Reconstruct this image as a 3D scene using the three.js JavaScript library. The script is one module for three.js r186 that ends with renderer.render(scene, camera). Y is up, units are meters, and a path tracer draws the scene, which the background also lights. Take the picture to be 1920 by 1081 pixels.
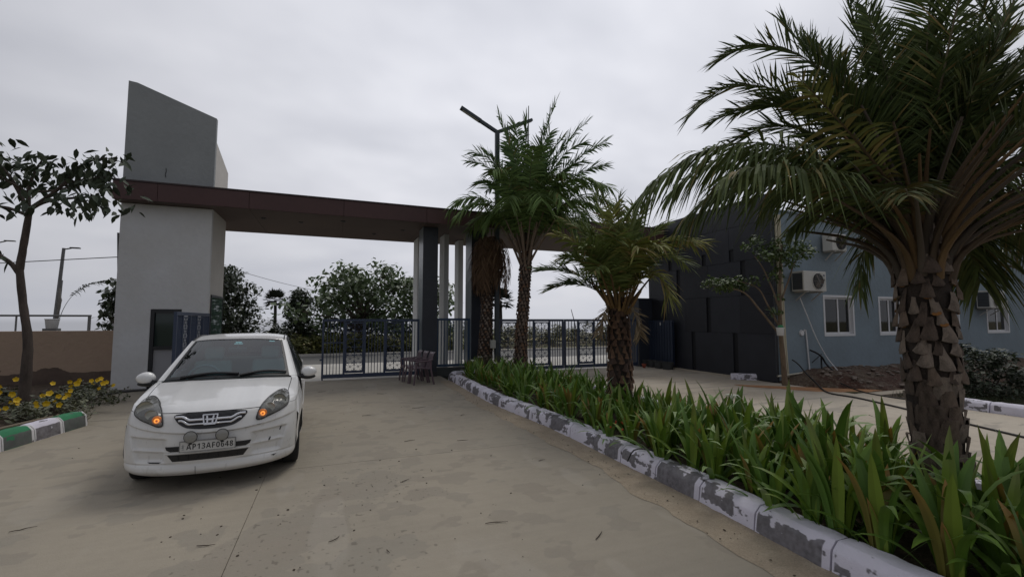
import * as THREE from 'three';
import { mergeGeometries, toCreasedNormals } from 'three/addons/utils/BufferGeometryUtils.js';
import { RoundedBoxGeometry } from 'three/addons/geometries/RoundedBoxGeometry.js';
import { TessellateModifier } from 'three/addons/modifiers/TessellateModifier.js';

// ------------------------------------------------------------------ camera, sky, sun, exposure
const scene = new THREE.Scene();
const camera = new THREE.PerspectiveCamera(64.9, 1024 / 576, 0.05, 3000);
camera.position.set(0, 1.7, 0);
camera.rotation.order = 'YXZ';
camera.rotation.set(THREE.MathUtils.degToRad(4.0), THREE.MathUtils.degToRad(-21.5), 0);
camera.updateMatrixWorld(true);

const renderer = new THREE.WebGLRenderer({ antialias: true });
renderer.toneMapping = THREE.LinearToneMapping;
renderer.toneMappingExposure = 1.2;
renderer.shadowMap.enabled = true;
renderer.shadowMap.type = THREE.PCFSoftShadowMap;

const SUN = new THREE.Vector3(Math.sin(0.62) * Math.cos(0.9), Math.sin(0.9), -Math.cos(0.62) * Math.cos(0.9)).normalize();
const sun = new THREE.DirectionalLight(new THREE.Color(1.0, 0.95, 0.87), 0.75);
sun.position.copy(SUN).multiplyScalar(60);
sun.castShadow = true;
sun.shadow.radius = 40;
sun.shadow.mapSize.set(2048, 2048);
Object.assign(sun.shadow.camera, { left: -30, right: 30, top: 30, bottom: -30, near: 1, far: 150 });
scene.add(sun); scene.add(sun.target);
sun.target.position.set(2, 0, -8);

// ------------------------------------------------------------------ numbers and noise
function rng(seed) { let a = seed >>> 0; return () => { a = (a + 0x6d2b79f5) >>> 0; let t = a; t = Math.imul(t ^ (t >>> 15), t | 1); t ^= t + Math.imul(t ^ (t >>> 7), t | 61); return ((t ^ (t >>> 14)) >>> 0) / 4294967296; }; }
const hash2 = (x, y, s = 0) => { let h = Math.imul(x | 0, 374761393) ^ Math.imul(y | 0, 668265263) ^ Math.imul(s | 0, 1274126177); h = Math.imul(h ^ (h >>> 13), 1274126177); return ((h ^ (h >>> 16)) >>> 0) / 4294967296; };
function vnoise(x, y, per = 0, s = 0) {
  const xi = Math.floor(x), yi = Math.floor(y), fx = x - xi, fy = y - yi;
  const w = (a) => (per ? ((a % per) + per) % per : a);
  const u = fx * fx * (3 - 2 * fx), v = fy * fy * (3 - 2 * fy);
  const a = hash2(w(xi), w(yi), s), b = hash2(w(xi + 1), w(yi), s), c = hash2(w(xi), w(yi + 1), s), d = hash2(w(xi + 1), w(yi + 1), s);
  return a + (b - a) * u + (c - a) * v + (a - b - c + d) * u * v;
}
function fbm(x, y, oct = 4, per = 0, s = 0) { let a = 0.5, f = 0, n = 0; for (let i = 0; i < oct; i++) { f += a * vnoise(x, y, per, s + i * 17); n += a; a *= 0.5; x *= 2; y *= 2; per *= 2; } return f / n; }
const clamp = (x, a = 0, b = 1) => Math.min(b, Math.max(a, x));
const sstep = (a, b, x) => { const t = clamp((x - a) / (b - a)); return t * t * (3 - 2 * t); };
const lerp = (a, b, t) => a + (b - a) * t;
const V = (x, y, z) => new THREE.Vector3(x, y, z);
const toS = (x) => (x <= 0.0031308 ? 12.92 * x : 1.055 * Math.pow(x, 1 / 2.4) - 0.055);

// ------------------------------------------------------------------ the overcast sky
{
  const W = 1024, H = 512, data = new Float32Array(W * H * 4);
  const glow = V(Math.sin(0.5) * Math.cos(0.6), Math.sin(0.6), -Math.cos(0.5) * Math.cos(0.6));
  for (let j = 0; j < H; j++) for (let i = 0; i < W; i++) {
    const lat = ((j + 0.5) / H - 0.5) * Math.PI, lon = ((i + 0.5) / W - 0.5) * 2 * Math.PI;
    const d = V(Math.cos(lat) * Math.cos(lon), Math.sin(lat), Math.cos(lat) * Math.sin(lon));
    const y = Math.max(d.y, 0.0) + 0.22, px = d.x / y, pz = d.z / y;
    const c1 = fbm(px * 0.8 + 3.1, pz * 1.5 + 7.7, 5, 0, 3), c2 = fbm(px * 3 + pz * 0.8, pz * 4.2 + 1.7, 5, 0, 11), c3 = fbm(px * 9, pz * 11, 3, 0, 29);
    const ang = Math.acos(clamp(d.dot(glow), -1, 1));
    let L = 0.30 + 0.315 * Math.exp(-ang * ang / (2 * 0.74 * 0.74));
    const cl = (c1 - 0.5) * 0.62 + (c2 - 0.5) * 0.30 + (c3 - 0.5) * 0.07;
    L *= 1 + cl * sstep(0.02, 0.4, d.y + 0.12);
    const warm = 0.5 + cl * 1.4;
    const k = (j * W + i) * 4;
    data[k] = L * lerp(0.925, 0.97, warm); data[k + 1] = L * lerp(0.96, 0.975, warm); data[k + 2] = L * lerp(1.09, 1.03, warm); data[k + 3] = 1;
  }
  const sky = new THREE.DataTexture(data, W, H, THREE.RGBAFormat, THREE.FloatType);
  sky.mapping = THREE.EquirectangularReflectionMapping; sky.magFilter = THREE.LinearFilter; sky.minFilter = THREE.LinearFilter; sky.colorSpace = THREE.LinearSRGBColorSpace; sky.needsUpdate = true;
  scene.background = sky; scene.environment = sky;
}

// ------------------------------------------------------------------ building helpers
const used = {};
function numbered(n) { const k = used[n] = (used[n] || 0) + 1; return k === 1 ? n : n + '_' + String(k - 1).padStart(3, '0'); }
function thing(name, label, category, [x, y, z] = [0, 0, 0], turn = 0, group) {
  const o = new THREE.Group(); o.name = numbered(name); o.position.set(x, y, z); o.rotation.y = turn; scene.add(o);
  o.userData.label = label; o.userData.category = category; if (group) o.userData.group = group;
  return o;
}
function mesh(name, g, m, parent) {
  const o = new THREE.Mesh(g, m); o.castShadow = o.receiveShadow = true;
  o.name = parent ? name : numbered(name); (parent || scene).add(o); return o;
}
function struct(name, g, m) { const o = mesh(name, g, m, null); o.userData.kind = 'structure'; return o; }
function stuffTop(name, g, m, label, category) { const o = mesh(name, g, m, null); o.userData = { kind: 'stuff', label, category }; return o; }
function tag(o, label, category, group) { o.userData.label = label; o.userData.category = category; if (group) o.userData.group = group; return o; }
function copyOf(src, [x, y, z], turn, label, group) {
  const o = src.clone(); o.name = numbered(src.name.replace(/_\d{3}$/, '')); o.position.set(x, y, z); o.rotation.set(0, turn, 0); scene.add(o);
  o.userData = { ...src.userData }; if (label) o.userData.label = label; if (group) o.userData.group = group; return o;
}
function norm(g) {
  if (g.index) g = g.toNonIndexed();
  for (const k of Object.keys(g.attributes)) if (!['position', 'normal', 'uv', 'color'].includes(k)) g.deleteAttribute(k);
  if (!g.attributes.normal) g.computeVertexNormals();
  if (!g.attributes.uv) g.setAttribute('uv', new THREE.BufferAttribute(new Float32Array(g.attributes.position.count * 2), 2));
  g.morphAttributes = {};
  return g;
}
function merge(list) { const l = list.map(norm); const c = l.some((g) => g.attributes.color); if (c) for (const g of l) if (!g.attributes.color) g.setAttribute('color', new THREE.BufferAttribute(new Float32Array(g.attributes.position.count * 3).fill(1), 3)); return mergeGeometries(l, false); }
function metreUV(g, s = 1, ox = 0, oy = 0) {          // uv in metres by the way each face points
  g = norm(g); const p = g.attributes.position, uv = g.attributes.uv, a = V(), b = V(), c = V();
  for (let i = 0; i < p.count; i += 3) {
    a.fromBufferAttribute(p, i); b.fromBufferAttribute(p, i + 1).sub(a); c.fromBufferAttribute(p, i + 2).sub(a); b.cross(c);
    const x = Math.abs(b.x), y = Math.abs(b.y), z = Math.abs(b.z);
    for (let k = i; k < i + 3; k++) {
      const X = p.getX(k), Y = p.getY(k), Z = p.getZ(k);
      if (y >= x && y >= z) uv.setXY(k, X * s + ox, Z * s + oy); else if (x >= z) uv.setXY(k, Z * s + ox, Y * s + oy); else uv.setXY(k, X * s + ox, Y * s + oy);
    }
  }
  return g;
}
function box(w, h, d, x = 0, y = 0, z = 0, r = 0) { const g = r ? new RoundedBoxGeometry(w, h, d, 1, r) : new THREE.BoxGeometry(w, h, d); g.translate(x, y, z); return metreUV(g); }
function span(x0, x1, y0, y1, z0, z1, r = 0) { return box(x1 - x0, y1 - y0, z1 - z0, (x0 + x1) / 2, (y0 + y1) / 2, (z0 + z1) / 2, r); }
function rod(a, b, r, n = 8, r2 = r) {
  const d = b.clone().sub(a), g = new THREE.CylinderGeometry(r2, r, d.length(), n, 1);
  g.translate(0, d.length() / 2, 0); g.applyQuaternion(new THREE.Quaternion().setFromUnitVectors(V(0, 1, 0), d.clone().normalize())); g.translate(a.x, a.y, a.z); return norm(g);
}
function barBox(a, b, w, d) { const v = b.clone().sub(a), g = new THREE.BoxGeometry(w, v.length(), d); g.translate(0, v.length() / 2, 0); g.applyQuaternion(new THREE.Quaternion().setFromUnitVectors(V(0, 1, 0), v.clone().normalize())); g.translate(a.x, a.y, a.z); return norm(g); }
function tube(pts, r, seg = 24, n = 8) { return norm(new THREE.TubeGeometry(new THREE.CatmullRomCurve3(pts), seg, r, n, false)); }
function limb(pts, radii, seg = 16, n = 8, bump = 0, seed = 1) {        // tapered, slightly uneven tube
  const c = new THREE.CatmullRomCurve3(pts), fr = c.computeFrenetFrames(seg), pos = [], idx = [], uv = [];
  let len = 0, last = null;
  for (let i = 0; i <= seg; i++) {
    const t = i / seg, p = c.getPoint(t), f = t * (radii.length - 1), k = Math.min(radii.length - 2, Math.floor(f)), r = lerp(radii[k], radii[k + 1], f - k);
    if (last) len += p.distanceTo(last); last = p;
    for (let j = 0; j <= n; j++) {
      const a = (j % n) / n * Math.PI * 2, rr = r * (1 + bump * (hash2(i, j % n, seed) - 0.5) * 2);
      pos.push(p.x + (fr.normals[i].x * Math.cos(a) + fr.binormals[i].x * Math.sin(a)) * rr, p.y + (fr.normals[i].y * Math.cos(a) + fr.binormals[i].y * Math.sin(a)) * rr, p.z + (fr.normals[i].z * Math.cos(a) + fr.binormals[i].z * Math.sin(a)) * rr);
      uv.push(j / n * 2 * Math.PI * radii[0], len);
    }
  }
  for (let i = 0; i < seg; i++) for (let j = 0; j < n; j++) { const a = i * (n + 1) + j, b = a + n + 1; idx.push(a, a + 1, b, a + 1, b + 1, b); }
  const g = new THREE.BufferGeometry(); g.setAttribute('position', new THREE.Float32BufferAttribute(pos, 3)); g.setAttribute('uv', new THREE.Float32BufferAttribute(uv, 2)); g.setIndex(idx); g.computeVertexNormals(); return norm(g);
}
function prism(pts, depth, bevel = 0) {         // outline in x,y pushed along z from 0 to depth
  const g = new THREE.ExtrudeGeometry(new THREE.Shape(pts.map((p) => new THREE.Vector2(p[0], p[1]))), { depth, bevelEnabled: bevel > 0, bevelThickness: bevel, bevelSize: bevel, bevelSegments: 1 }); return metreUV(g);
}
function soup(pos, col, uv) {
  const g = new THREE.BufferGeometry(); g.setAttribute('position', new THREE.Float32BufferAttribute(pos, 3));
  if (uv) g.setAttribute('uv', new THREE.Float32BufferAttribute(uv, 2)); if (col) g.setAttribute('color', new THREE.Float32BufferAttribute(col, 3));
  g.computeVertexNormals(); return norm(g);
}
function dataTex(w, h, fn, srgb = true) {     // fn(u, v) -> linear rgb
  const d = new Uint8Array(w * h * 4);
  for (let j = 0; j < h; j++) for (let i = 0; i < w; i++) { const c = fn((i + 0.5) / w, (j + 0.5) / h), k = (j * w + i) * 4; for (let q = 0; q < 3; q++) d[k + q] = Math.round(255 * clamp(srgb ? toS(c[q]) : c[q])); d[k + 3] = 255; }
  const t = new THREE.DataTexture(d, w, h); t.magFilter = THREE.LinearFilter; t.minFilter = THREE.LinearMipmapLinearFilter; t.generateMipmaps = true; t.wrapS = t.wrapT = THREE.RepeatWrapping;
  t.colorSpace = srgb ? THREE.SRGBColorSpace : THREE.NoColorSpace; t.needsUpdate = true; return t;
}
const rgb = (r, g, b) => new THREE.Color().setRGB(r, g, b);
function std(c, roughness = 0.8, extra = {}) { return new THREE.MeshStandardMaterial({ color: c instanceof THREE.Color ? c : rgb(...c), roughness, side: THREE.DoubleSide, ...extra }); }
function phys(c, roughness = 0.5, extra = {}) { return new THREE.MeshPhysicalMaterial({ color: c instanceof THREE.Color ? c : rgb(...c), roughness, side: THREE.DoubleSide, ...extra }); }
function rep(t, x, y = x) { const c = t.clone(); c.repeat.set(x, y); c.needsUpdate = true; return c; }
const mixc = (a, b, t) => [lerp(a[0], b[0], t), lerp(a[1], b[1], t), lerp(a[2], b[2], t)];

// shared grain maps, one metre or so to the tile
const grainBump = dataTex(512, 512, (u, v) => { const n = 0.6 * fbm(u * 32, v * 32, 4, 32, 5) + 0.4 * vnoise(u * 200, v * 200, 200, 9); return [n, n, n]; }, false);
const plasterBump = dataTex(512, 512, (u, v) => { const n = fbm(u * 16, v * 16, 5, 16, 15); return [n, n, n]; }, false);
function blotch(c, amount, scale, seed, tint = [1, 1, 1], size = 512) { return dataTex(size, size, (u, v) => { const n = fbm(u * scale, v * scale, 5, scale, seed) - 0.5, m = fbm(u * scale * 8, v * scale * 8, 3, scale * 8, seed + 5) - 0.5; const k = 1 + amount * (n * 1.6 + m * 0.7); return [c[0] * k * lerp(1, tint[0], n), c[1] * k * lerp(1, tint[1], n), c[2] * k * lerp(1, tint[2], n)]; }); }
// ------------------------------------------------------------------ ground, driveway slabs, roads
const M = {};
{
  const soil = dataTex(1024, 1024, (u, v) => { const n = fbm(u * 12, v * 12, 6, 12, 21), m = fbm(u * 90, v * 90, 3, 90, 25); return mixc(mixc([0.13, 0.105, 0.07], [0.10, 0.115, 0.045], sstep(0.42, 0.6, n)), [0.2, 0.16, 0.11], 0.5 * sstep(0.5, 0.8, m)); });
  M.soil = std([1, 1, 1], 1, { map: rep(soil, 0.2), bumpMap: rep(grainBump, 0.8), bumpScale: 0.02 });
}
function sheet(x0, x1, z0, z1, y, nx = 1, nz = 1) { const g = new THREE.PlaneGeometry(x1 - x0, z1 - z0, nx, nz); g.rotateX(-Math.PI / 2); g.translate((x0 + x1) / 2, y, (z0 + z1) / 2); return metreUV(g); }
{ const g = sheet(-700, 700, -900, 300, -0.09, 28, 120), p = g.attributes.position; for (let i = 0; i < p.count; i++) { const z = p.getZ(i); if (z < -40) p.setY(i, -0.09 - 27 * Math.min(1, (-40 - z) / 500)); } g.computeVertexNormals(); struct('ground', g, M.soil); }

// the concrete of the drive: float marks, stains with outlines, scaled patches where the surface has come away
{
  const spots = [[0.44, -5.2, 0.42], [0.0, -4.62, 0.3], [-0.2, -4.1, 0.42], [0.35, -3.55, 0.36], [0.1, -3.4, 0.3], [-0.5, -3.75, 0.35], [0.25, -4.9, 0.4], [0.9, -4.6, 0.2]];
  const tex = dataTex(2048, 2048, (u, v) => {
    const x = -8 + u * 16, z = -14.2 + v * 16;
    const broad = fbm(x * 0.35 + 5, z * 0.3 + 2, 2, 0, 31), mid = fbm(x * 1.6, z * 1.3, 4, 0, 37), fine = fbm(x * 14, z * 11, 3, 0, 41), brush = fbm(x * 2.2 + z * 0.4, z * 22, 2, 0, 43);
    let c = mixc([0.288, 0.256, 0.203], [0.330, 0.290, 0.226], sstep(0.35, 0.65, broad));
    c = c.map((q) => q * (0.86 + 0.13 * mid + 0.07 * fine + 0.08 * brush));
    const zone = sstep(0.5, 0.62, fbm(x * 0.35 + 2, z * 0.35, 2, 0, 46)), scuff = sstep(0.64, 0.68, fbm(x * 1.3 + 9, z * 4.4 + 4, 4, 0, 47));
    c = mixc(c, [0.25, 0.235, 0.20], scuff * 0.12 * (0.2 + 0.8 * zone));
    let sc = 0; for (const [sx, sz, r] of spots) { const q = Math.hypot((x - sx) * 0.72, z - sz) / r; sc = Math.max(sc, 1 - q); }
    const e = sc <= 0 ? sstep(0.0, 0.05, fbm(x * 4.3, z * 5.2, 3, 0, 53) - 0.60) * (sc < 0 ? 0 : 1) : sstep(0.0, 0.05, sc * 0.55 + fbm(x * 4.3, z * 5.2, 5, 0, 53) - 0.60);
    if (e > 0) c = mixc(c, mixc([0.205, 0.170, 0.135], [0.225, 0.215, 0.182], fbm(x * 3, z * 3, 3, 0, 55)), e * 0.38);
    const pit0 = sc > 0 ? sstep(0.86, 0.9, vnoise(x * 34, z * 30, 0, 57)) : 0; if (pit0 > 0 && sc > 0)
    c = mixc(c, [0.10, 0.085, 0.065], pit0 * 0.5);
    const pale = sstep(0.66, 0.74, fbm(x * 2.4 + 3, z * 0.9, 3, 0, 61)) * 0.16; c = mixc(c, [0.44, 0.405, 0.35], pale);
    for (const [a, b, k] of [[z + 7.35, x, 0.16]]) { if (Math.abs(a) > 0.5) continue; const wob = 0.5 * (fbm(b * 0.9, k * 50, 4, 0, 63) - 0.5) + 0.05 * (fbm(b * 9, 5, 3, 0, 65) - 0.5), gap = fbm(b * 1.3, k * 90, 2, 0, 67); if (gap > 0.42) c = mixc(c, [0.11, 0.095, 0.075], 0.4 * (1 - sstep(0.003, 0.009, Math.abs(a + wob)))); }
    return c;
  });
  tex.wrapS = tex.wrapT = THREE.MirroredRepeatWrapping;
  M.drive = std([1, 1, 1], 0.9, { map: tex, bumpMap: rep(grainBump, 16 / 1.1), bumpScale: 0.004 });
  const texR = dataTex(1024, 1024, (u, v) => {
    const x = u * 10, z = v * 10;
    const br = fbm(u * 5, v * 5, 5, 5, 71), st = fbm(x * 0.8 + z * 0.2, z * 5, 4, 0, 73), fine = fbm(u * 120, v * 120, 3, 120, 75);
    let c = mixc([0.40, 0.345, 0.27], [0.48, 0.425, 0.345], sstep(0.35, 0.65, br)); c = c.map((q) => q * (0.84 + 0.18 * st + 0.14 * fine));
    return mixc(c, [0.25, 0.23, 0.20], sstep(0.66, 0.70, fbm(x * 0.9 + 3, z * 4.2, 5, 0, 77)) * 0.5);
  });
  M.driveRight = std([1, 1, 1], 0.9, { map: rep(texR, 1 / 10), bumpMap: rep(grainBump, 1), bumpScale: 0.004 });
}
const drive = new THREE.Group(); drive.name = 'driveway'; drive.userData.kind = 'structure'; scene.add(drive);
function slab(x0, x1, z0, z1, m, own) {
  const g = new RoundedBoxGeometry(x1 - x0 - 0.003, 0.14, z1 - z0 - 0.003, 1, 0.004); g.translate((x0 + x1) / 2, -0.07 + 0.0, (z0 + z1) / 2); const q = metreUV(g);
  if (own) { const p = q.attributes.position; for (let i = 0; i < p.count; i++) q.attributes.uv.setXY(i, (p.getX(i) + 8) / 16, (p.getZ(i) + 14.2) / 16); }
  const o = mesh('concrete_slab', q, m, drive); o.position.y = (hash2(Math.round(x0 * 10), Math.round(z0 * 10), 4) - 0.5) * 0.004; return o;
}
const zs = [-14.0, -9.85, -5.88, -1.9, 2.1, 6.2], xs = [-8.4, -4.6, -0.65, 3.1];
for (let i = 0; i < zs.length - 1; i++) for (let j = 0; j < xs.length - 1; j++) slab(xs[j], xs[j + 1], zs[i], zs[i + 1], M.drive, true);
const zr = [-14.0, -11.2, -8.4, -5.6, -2.8, 0, 2.8, 6.2], xr = [5.72, 8.5, 11.3];
for (let i = 0; i < zr.length - 1; i++) for (let j = 0; j < 2; j++) slab(xr[j], xr[j + 1], zr[i], zr[i + 1], M.driveRight);
slab(11.3, 14.2, -7.0, -4.7 + 0.0, M.driveRight);
{ // apron and road beyond the gates
  const apron = dataTex(512, 512, (u, v) => { const n = fbm(u * 8, v * 8, 5, 8, 81), m = fbm(u * 60, v * 60, 3, 60, 83); return [0.50, 0.48, 0.44].map((q) => q * (0.8 + 0.25 * n + 0.15 * m)); });
  M.apron = std([1, 1, 1], 0.9, { map: rep(apron, 0.25) });
  const asph = dataTex(512, 512, (u, v) => { const n = fbm(u * 8, v * 8, 5, 8, 91), m = vnoise(u * 180, v * 180, 180, 93); return [0.12, 0.118, 0.112].map((q) => q * (0.75 + 0.4 * n + 0.3 * m)); });
  M.asphalt = std([1, 1, 1], 0.9, { map: rep(asph, 0.25) });
  struct('gate_apron', span(-12, 24, -0.10, -0.006, -19.2, -14.02), M.apron);
  struct('road', span(-80, 120, -0.10, -0.012, -23.6, -19.22), M.asphalt);
  struct('verge_kerb', span(-80, 120, -0.08, 0.09, -23.82, -23.62), M.apron);
}
// windblown sand banked against the foot of the median kerb
const kerbX = (z) => (z > -6 ? 3.19 - 0.075 * sstep(-3.6, -1.8, z) : z > -9 ? lerp(3.19, 3.0, sstep(-6, -9, z)) : lerp(3.0, 3.06, sstep(-9, -12.5, z)));
{
  const pos = [], idx = [], uv = []; const N = 160;
  for (let i = 0; i <= N; i++) {
    const z = lerp(2, -12.6, i / N), xk = kerbX(z), w = (0.30 + 0.26 * (fbm(z * 0.8, 3, 3, 0, 7) - 0.5) + 0.10 * (fbm(z * 5, 9, 3, 0, 8) - 0.5)) * (z < -9 ? 1.0 : 1.05);
    const cols = [[xk - w, 0.0025], [xk - w * 0.72, 0.011], [xk - w * 0.35, 0.018], [xk + 0.05, 0.034]];
    cols.forEach(([x, y], k) => { pos.push(x + (k === 1 || k === 2 ? (hash2(i, k, 2) - 0.5) * 0.03 : 0), y + (k ? (hash2(i, k, 5) - 0.5) * 0.006 : 0), z); uv.push(x, z); });
  }
  for (let i = 0; i < N; i++) for (let k = 0; k < 3; k++) { const a = i * 4 + k; idx.push(a, a + 1, a + 4, a + 1, a + 5, a + 4); }
  const g = new THREE.BufferGeometry(); g.setAttribute('position', new THREE.Float32BufferAttribute(pos, 3)); g.setAttribute('uv', new THREE.Float32BufferAttribute(uv, 2)); g.setIndex(idx); g.computeVertexNormals();
  const sandT = dataTex(512, 512, (u, v) => { const n = fbm(u * 8, v * 8, 5, 8, 101), m = vnoise(u * 150, v * 150, 150, 103); return mixc([0.29, 0.235, 0.17], [0.40, 0.335, 0.25], n).map((q) => q * (0.82 + 0.3 * m)); });
  M.sand = std([1, 1, 1], 1, { map: sandT, bumpMap: rep(grainBump, 1.5), bumpScale: 0.008 });
  stuffTop('sand_drift', norm(g), M.sand, 'strip of brown sand along the foot of the median kerb', 'sand');
}

// ------------------------------------------------------------------ kerbs
function kerbPaint(L, period, kind, seed, W = 2048) {        // u along the kerb, v up and over its profile (0 foot, 1 inner edge)
  return dataTex(W, 256, (u, v) => {
    const m = u * L, b = Math.floor(m / period), f = m / period - b, s = v * 0.46;
    const r = hash2(b, 7, seed), grey = mixc([0.075, 0.07, 0.075], [0.16, 0.15, 0.15], fbm(m * 9, s * 9, 4, 0, seed + 1));
    let paint = [0.70, 0.675, 0.76].map((q) => q * (0.86 + 0.2 * fbm(m * 5, s * 5, 4, 0, seed + 2)));
    let wear = fbm(m * 4.2, s * 7.5, 5, 0, seed + 3) + 0.22 * (fbm(m * 26, s * 26, 3, 0, seed + 4) - 0.5);
    let bias;
    if (kind === 'white') {
      const dark = b % 2 === 0 ? 0.075 : -0.10; bias = dark * (r > 0.2 ? 1 : 0.35) + (s > 0.24 ? -0.17 : 0) - (s < 0.05 ? 0.06 : 0) + (r - 0.5) * 0.12;
    } else {
      if (b % 2 === 0) paint = [0.03, 0.20, 0.09].map((q) => q * (0.8 + 0.4 * fbm(m * 6, s * 6, 3, 0, seed + 6)));
      bias = s < 0.17 ? 0.26 : -0.22;
    }
    const edge = f < 0.09 || f > 0.97; if (edge) { bias = -0.2; if (kind !== 'white') paint = [0.66, 0.65, 0.66]; }
    return mixc(paint, grey, sstep(0.495, 0.54, wear + bias) * (0.8 + 0.2 * fbm(m * 40, s * 40, 2, 0, seed + 8)));
  });
}
const kerbProfile = [[0, -0.05], [0.0, 0.02], [0.018, 0.155], [0.026, 0.172], [0.072, 0.216], [0.086, 0.221], [0.205, 0.222], [0.215, 0.212], [0.222, -0.05]];
const kerbArc = (() => { const a = [0]; for (let i = 1; i < kerbProfile.length; i++) a.push(a[i - 1] + Math.hypot(kerbProfile[i][0] - kerbProfile[i - 1][0], kerbProfile[i][1] - kerbProfile[i - 1][1])); return a; })();
function kerbBlock(pa, pb, inward, m0, m1, L, seed, hk = 1) {      // pa -> pb along the foot line, inward = unit vector to the planted side
  const pos = [], uv = [], idx = [], n = kerbProfile.length, S = 7, d = pb.clone().sub(pa), len = d.length(); d.normalize();
  const gap = 0.007;
  for (let i = 0; i <= S; i++) {
    const a = i / S, end = i === 0 || i === S, p = pa.clone().addScaledVector(d, gap + (len - 2 * gap) * a);
    for (let k = 0; k < n; k++) {
      let [o, y] = kerbProfile[k]; const j = (hash2(i, k, seed) - 0.5) * 0.007; if (end && k > 0 && k < n - 1) { o += o < 0.1 ? 0.007 : -0.007; y -= 0.006; }
      pos.push(p.x + inward.x * (o + j), (y + j) * hk, p.z + inward.z * (o + j)); uv.push(lerp(m0, m1, a) / L, (kerbArc[k] - 0.05) / 0.46);
    }
  }
  for (let i = 0; i < S; i++) for (let k = 0; k < n - 1; k++) { const a = i * n + k, b = a + n; idx.push(a, b, a + 1, a + 1, b, b + 1); }
  for (const i of [0, S]) { const c = pos.length / 3, p = pa.clone().addScaledVector(d, i ? len - gap : gap); pos.push(p.x + inward.x * 0.11, 0.08 * hk, p.z + inward.z * 0.11); uv.push((i ? m1 - 0.01 : m0 + 0.01) / L, 0.5); for (let k = 0; k < n - 1; k++) idx.push(c, i * n + k, i * n + k + 1); }
  const g = new THREE.BufferGeometry(); g.setAttribute('position', new THREE.Float32BufferAttribute(pos, 3)); g.setAttribute('uv', new THREE.Float32BufferAttribute(uv, 2)); g.setIndex(idx);
  return toCreasedNormals(norm(g), 0.5);
}
function kerbGroup(name) { const o = new THREE.Group(); o.name = numbered(name); o.userData.kind = 'structure'; scene.add(o); return o; }
{
  const L = 16.12, per = 0.62, mat = std([1, 1, 1], 0.85, { map: kerbPaint(L, per, 'white', 201), bumpMap: rep(grainBump, 16, 0.5), bumpScale: 0.004 });
  const k = kerbGroup('median_kerb');
  let z = 0.33 + 0.62 * 4 - 0.0, m = 0;                       // joints fall where the photograph has them
  for (; z > -12.4; z -= per, m += per) mesh('kerb_block', kerbBlock(V(kerbX(z), 0, z), V(kerbX(z - per), 0, z - per), V(1, 0, 0.03).normalize(), m, m + per, L, Math.round(m * 10)), mat, k);
  // rounded nose at the gate end
  let a0 = 0; const cx = kerbX(-12.4) + 0.55, r = 0.55, zc = z;
  for (let i = 0; i < 2; i++) { const A = Math.PI + i * Math.PI / 4, B = A + Math.PI / 4, mid = (A + B) / 2; mesh('kerb_block', kerbBlock(V(cx + Math.cos(A) * r, 0, zc + Math.sin(A) * r), V(cx + Math.cos(B) * r, 0, zc + Math.sin(B) * r), V(-Math.cos(mid), 0, -Math.sin(mid)), m, m + 0.42, L, 300 + i), mat, k); m += 0.42; }
  for (let x = cx; x < 5.3; x += per) mesh('kerb_block', kerbBlock(V(x, 0, zc - r), V(Math.min(x + per, 5.75), 0, zc - r), V(0, 0, 1), x, x + per, L, 400 + Math.round(x * 9)), mat, k);
  for (let q = 2.5; q > -12.9; q -= per) mesh('kerb_block', kerbBlock(V(5.75, 0, q - per), V(5.75, 0, q), V(-1, 0, 0), q + 8, q + per + 8, L, 500 + Math.round(q * 9)), mat, k);
}
{
  const L = 8, per = 0.5, mat = std([1, 1, 1], 0.85, { map: kerbPaint(L, per, 'green', 231, 1024), bumpMap: rep(grainBump, 8, 0.5), bumpScale: 0.004 });
  const k = kerbGroup('planter_kerb'); const a = V(-3.66, 0, -9.5), d = V(-0.2, 0, 1).normalize(), inn = V(-1, 0, -0.2).normalize();
  for (let i = 0; i < 9; i++) mesh('kerb_block', kerbBlock(a.clone().addScaledVector(d, i * per), a.clone().addScaledVector(d, (i + 1) * per), inn, i * per, (i + 1) * per, L, 600 + i, 1.05), mat, k);
  // the old brown edging pipe that runs behind the painted blocks
  tag(mesh('edging_pipe', tube([V(-4.0, 0.20, -9.4), V(-4.12, 0.24, -8.4), V(-4.34, 0.23, -7.4), V(-4.6, 0.22, -6.0)], 0.022, 20, 8), std([0.16, 0.125, 0.085], 0.7), null), 'brown edging pipe lying behind the green and white planter kerb', 'pipe');
}
{
  const L = 4, mat = std([1, 1, 1], 0.85, { map: kerbPaint(L, 0.62, 'white', 261, 1024), bumpMap: rep(grainBump, 8, 0.5), bumpScale: 0.004 });
  const k = kerbGroup('verge_kerb_piece'); const a = V(10.83, 0, -9.82), b = V(12.1, 0, -8.95), inn = V(-0.56, 0, -0.83).normalize().negate().negate();
  const mid = a.clone().lerp(b, 0.5); mesh('kerb_block', kerbBlock(a, mid, inn, 0, 0.76, L, 700, 0.8), mat, k); mesh('kerb_block', kerbBlock(mid, b, inn, 0.76, 1.5, L, 701, 0.8), mat, k);
  const k2 = kerbGroup('verge_kerb_piece'); for (let i = 0; i < 6; i++) mesh('kerb_block', kerbBlock(V(11.32, 0, -5.3 + i * 0.62), V(11.3, 0, -4.68 + i * 0.62), V(1, 0, 0), i * 0.62, i * 0.62 + 0.62, L, 720 + i, 0.85), mat, k2);
}
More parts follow.
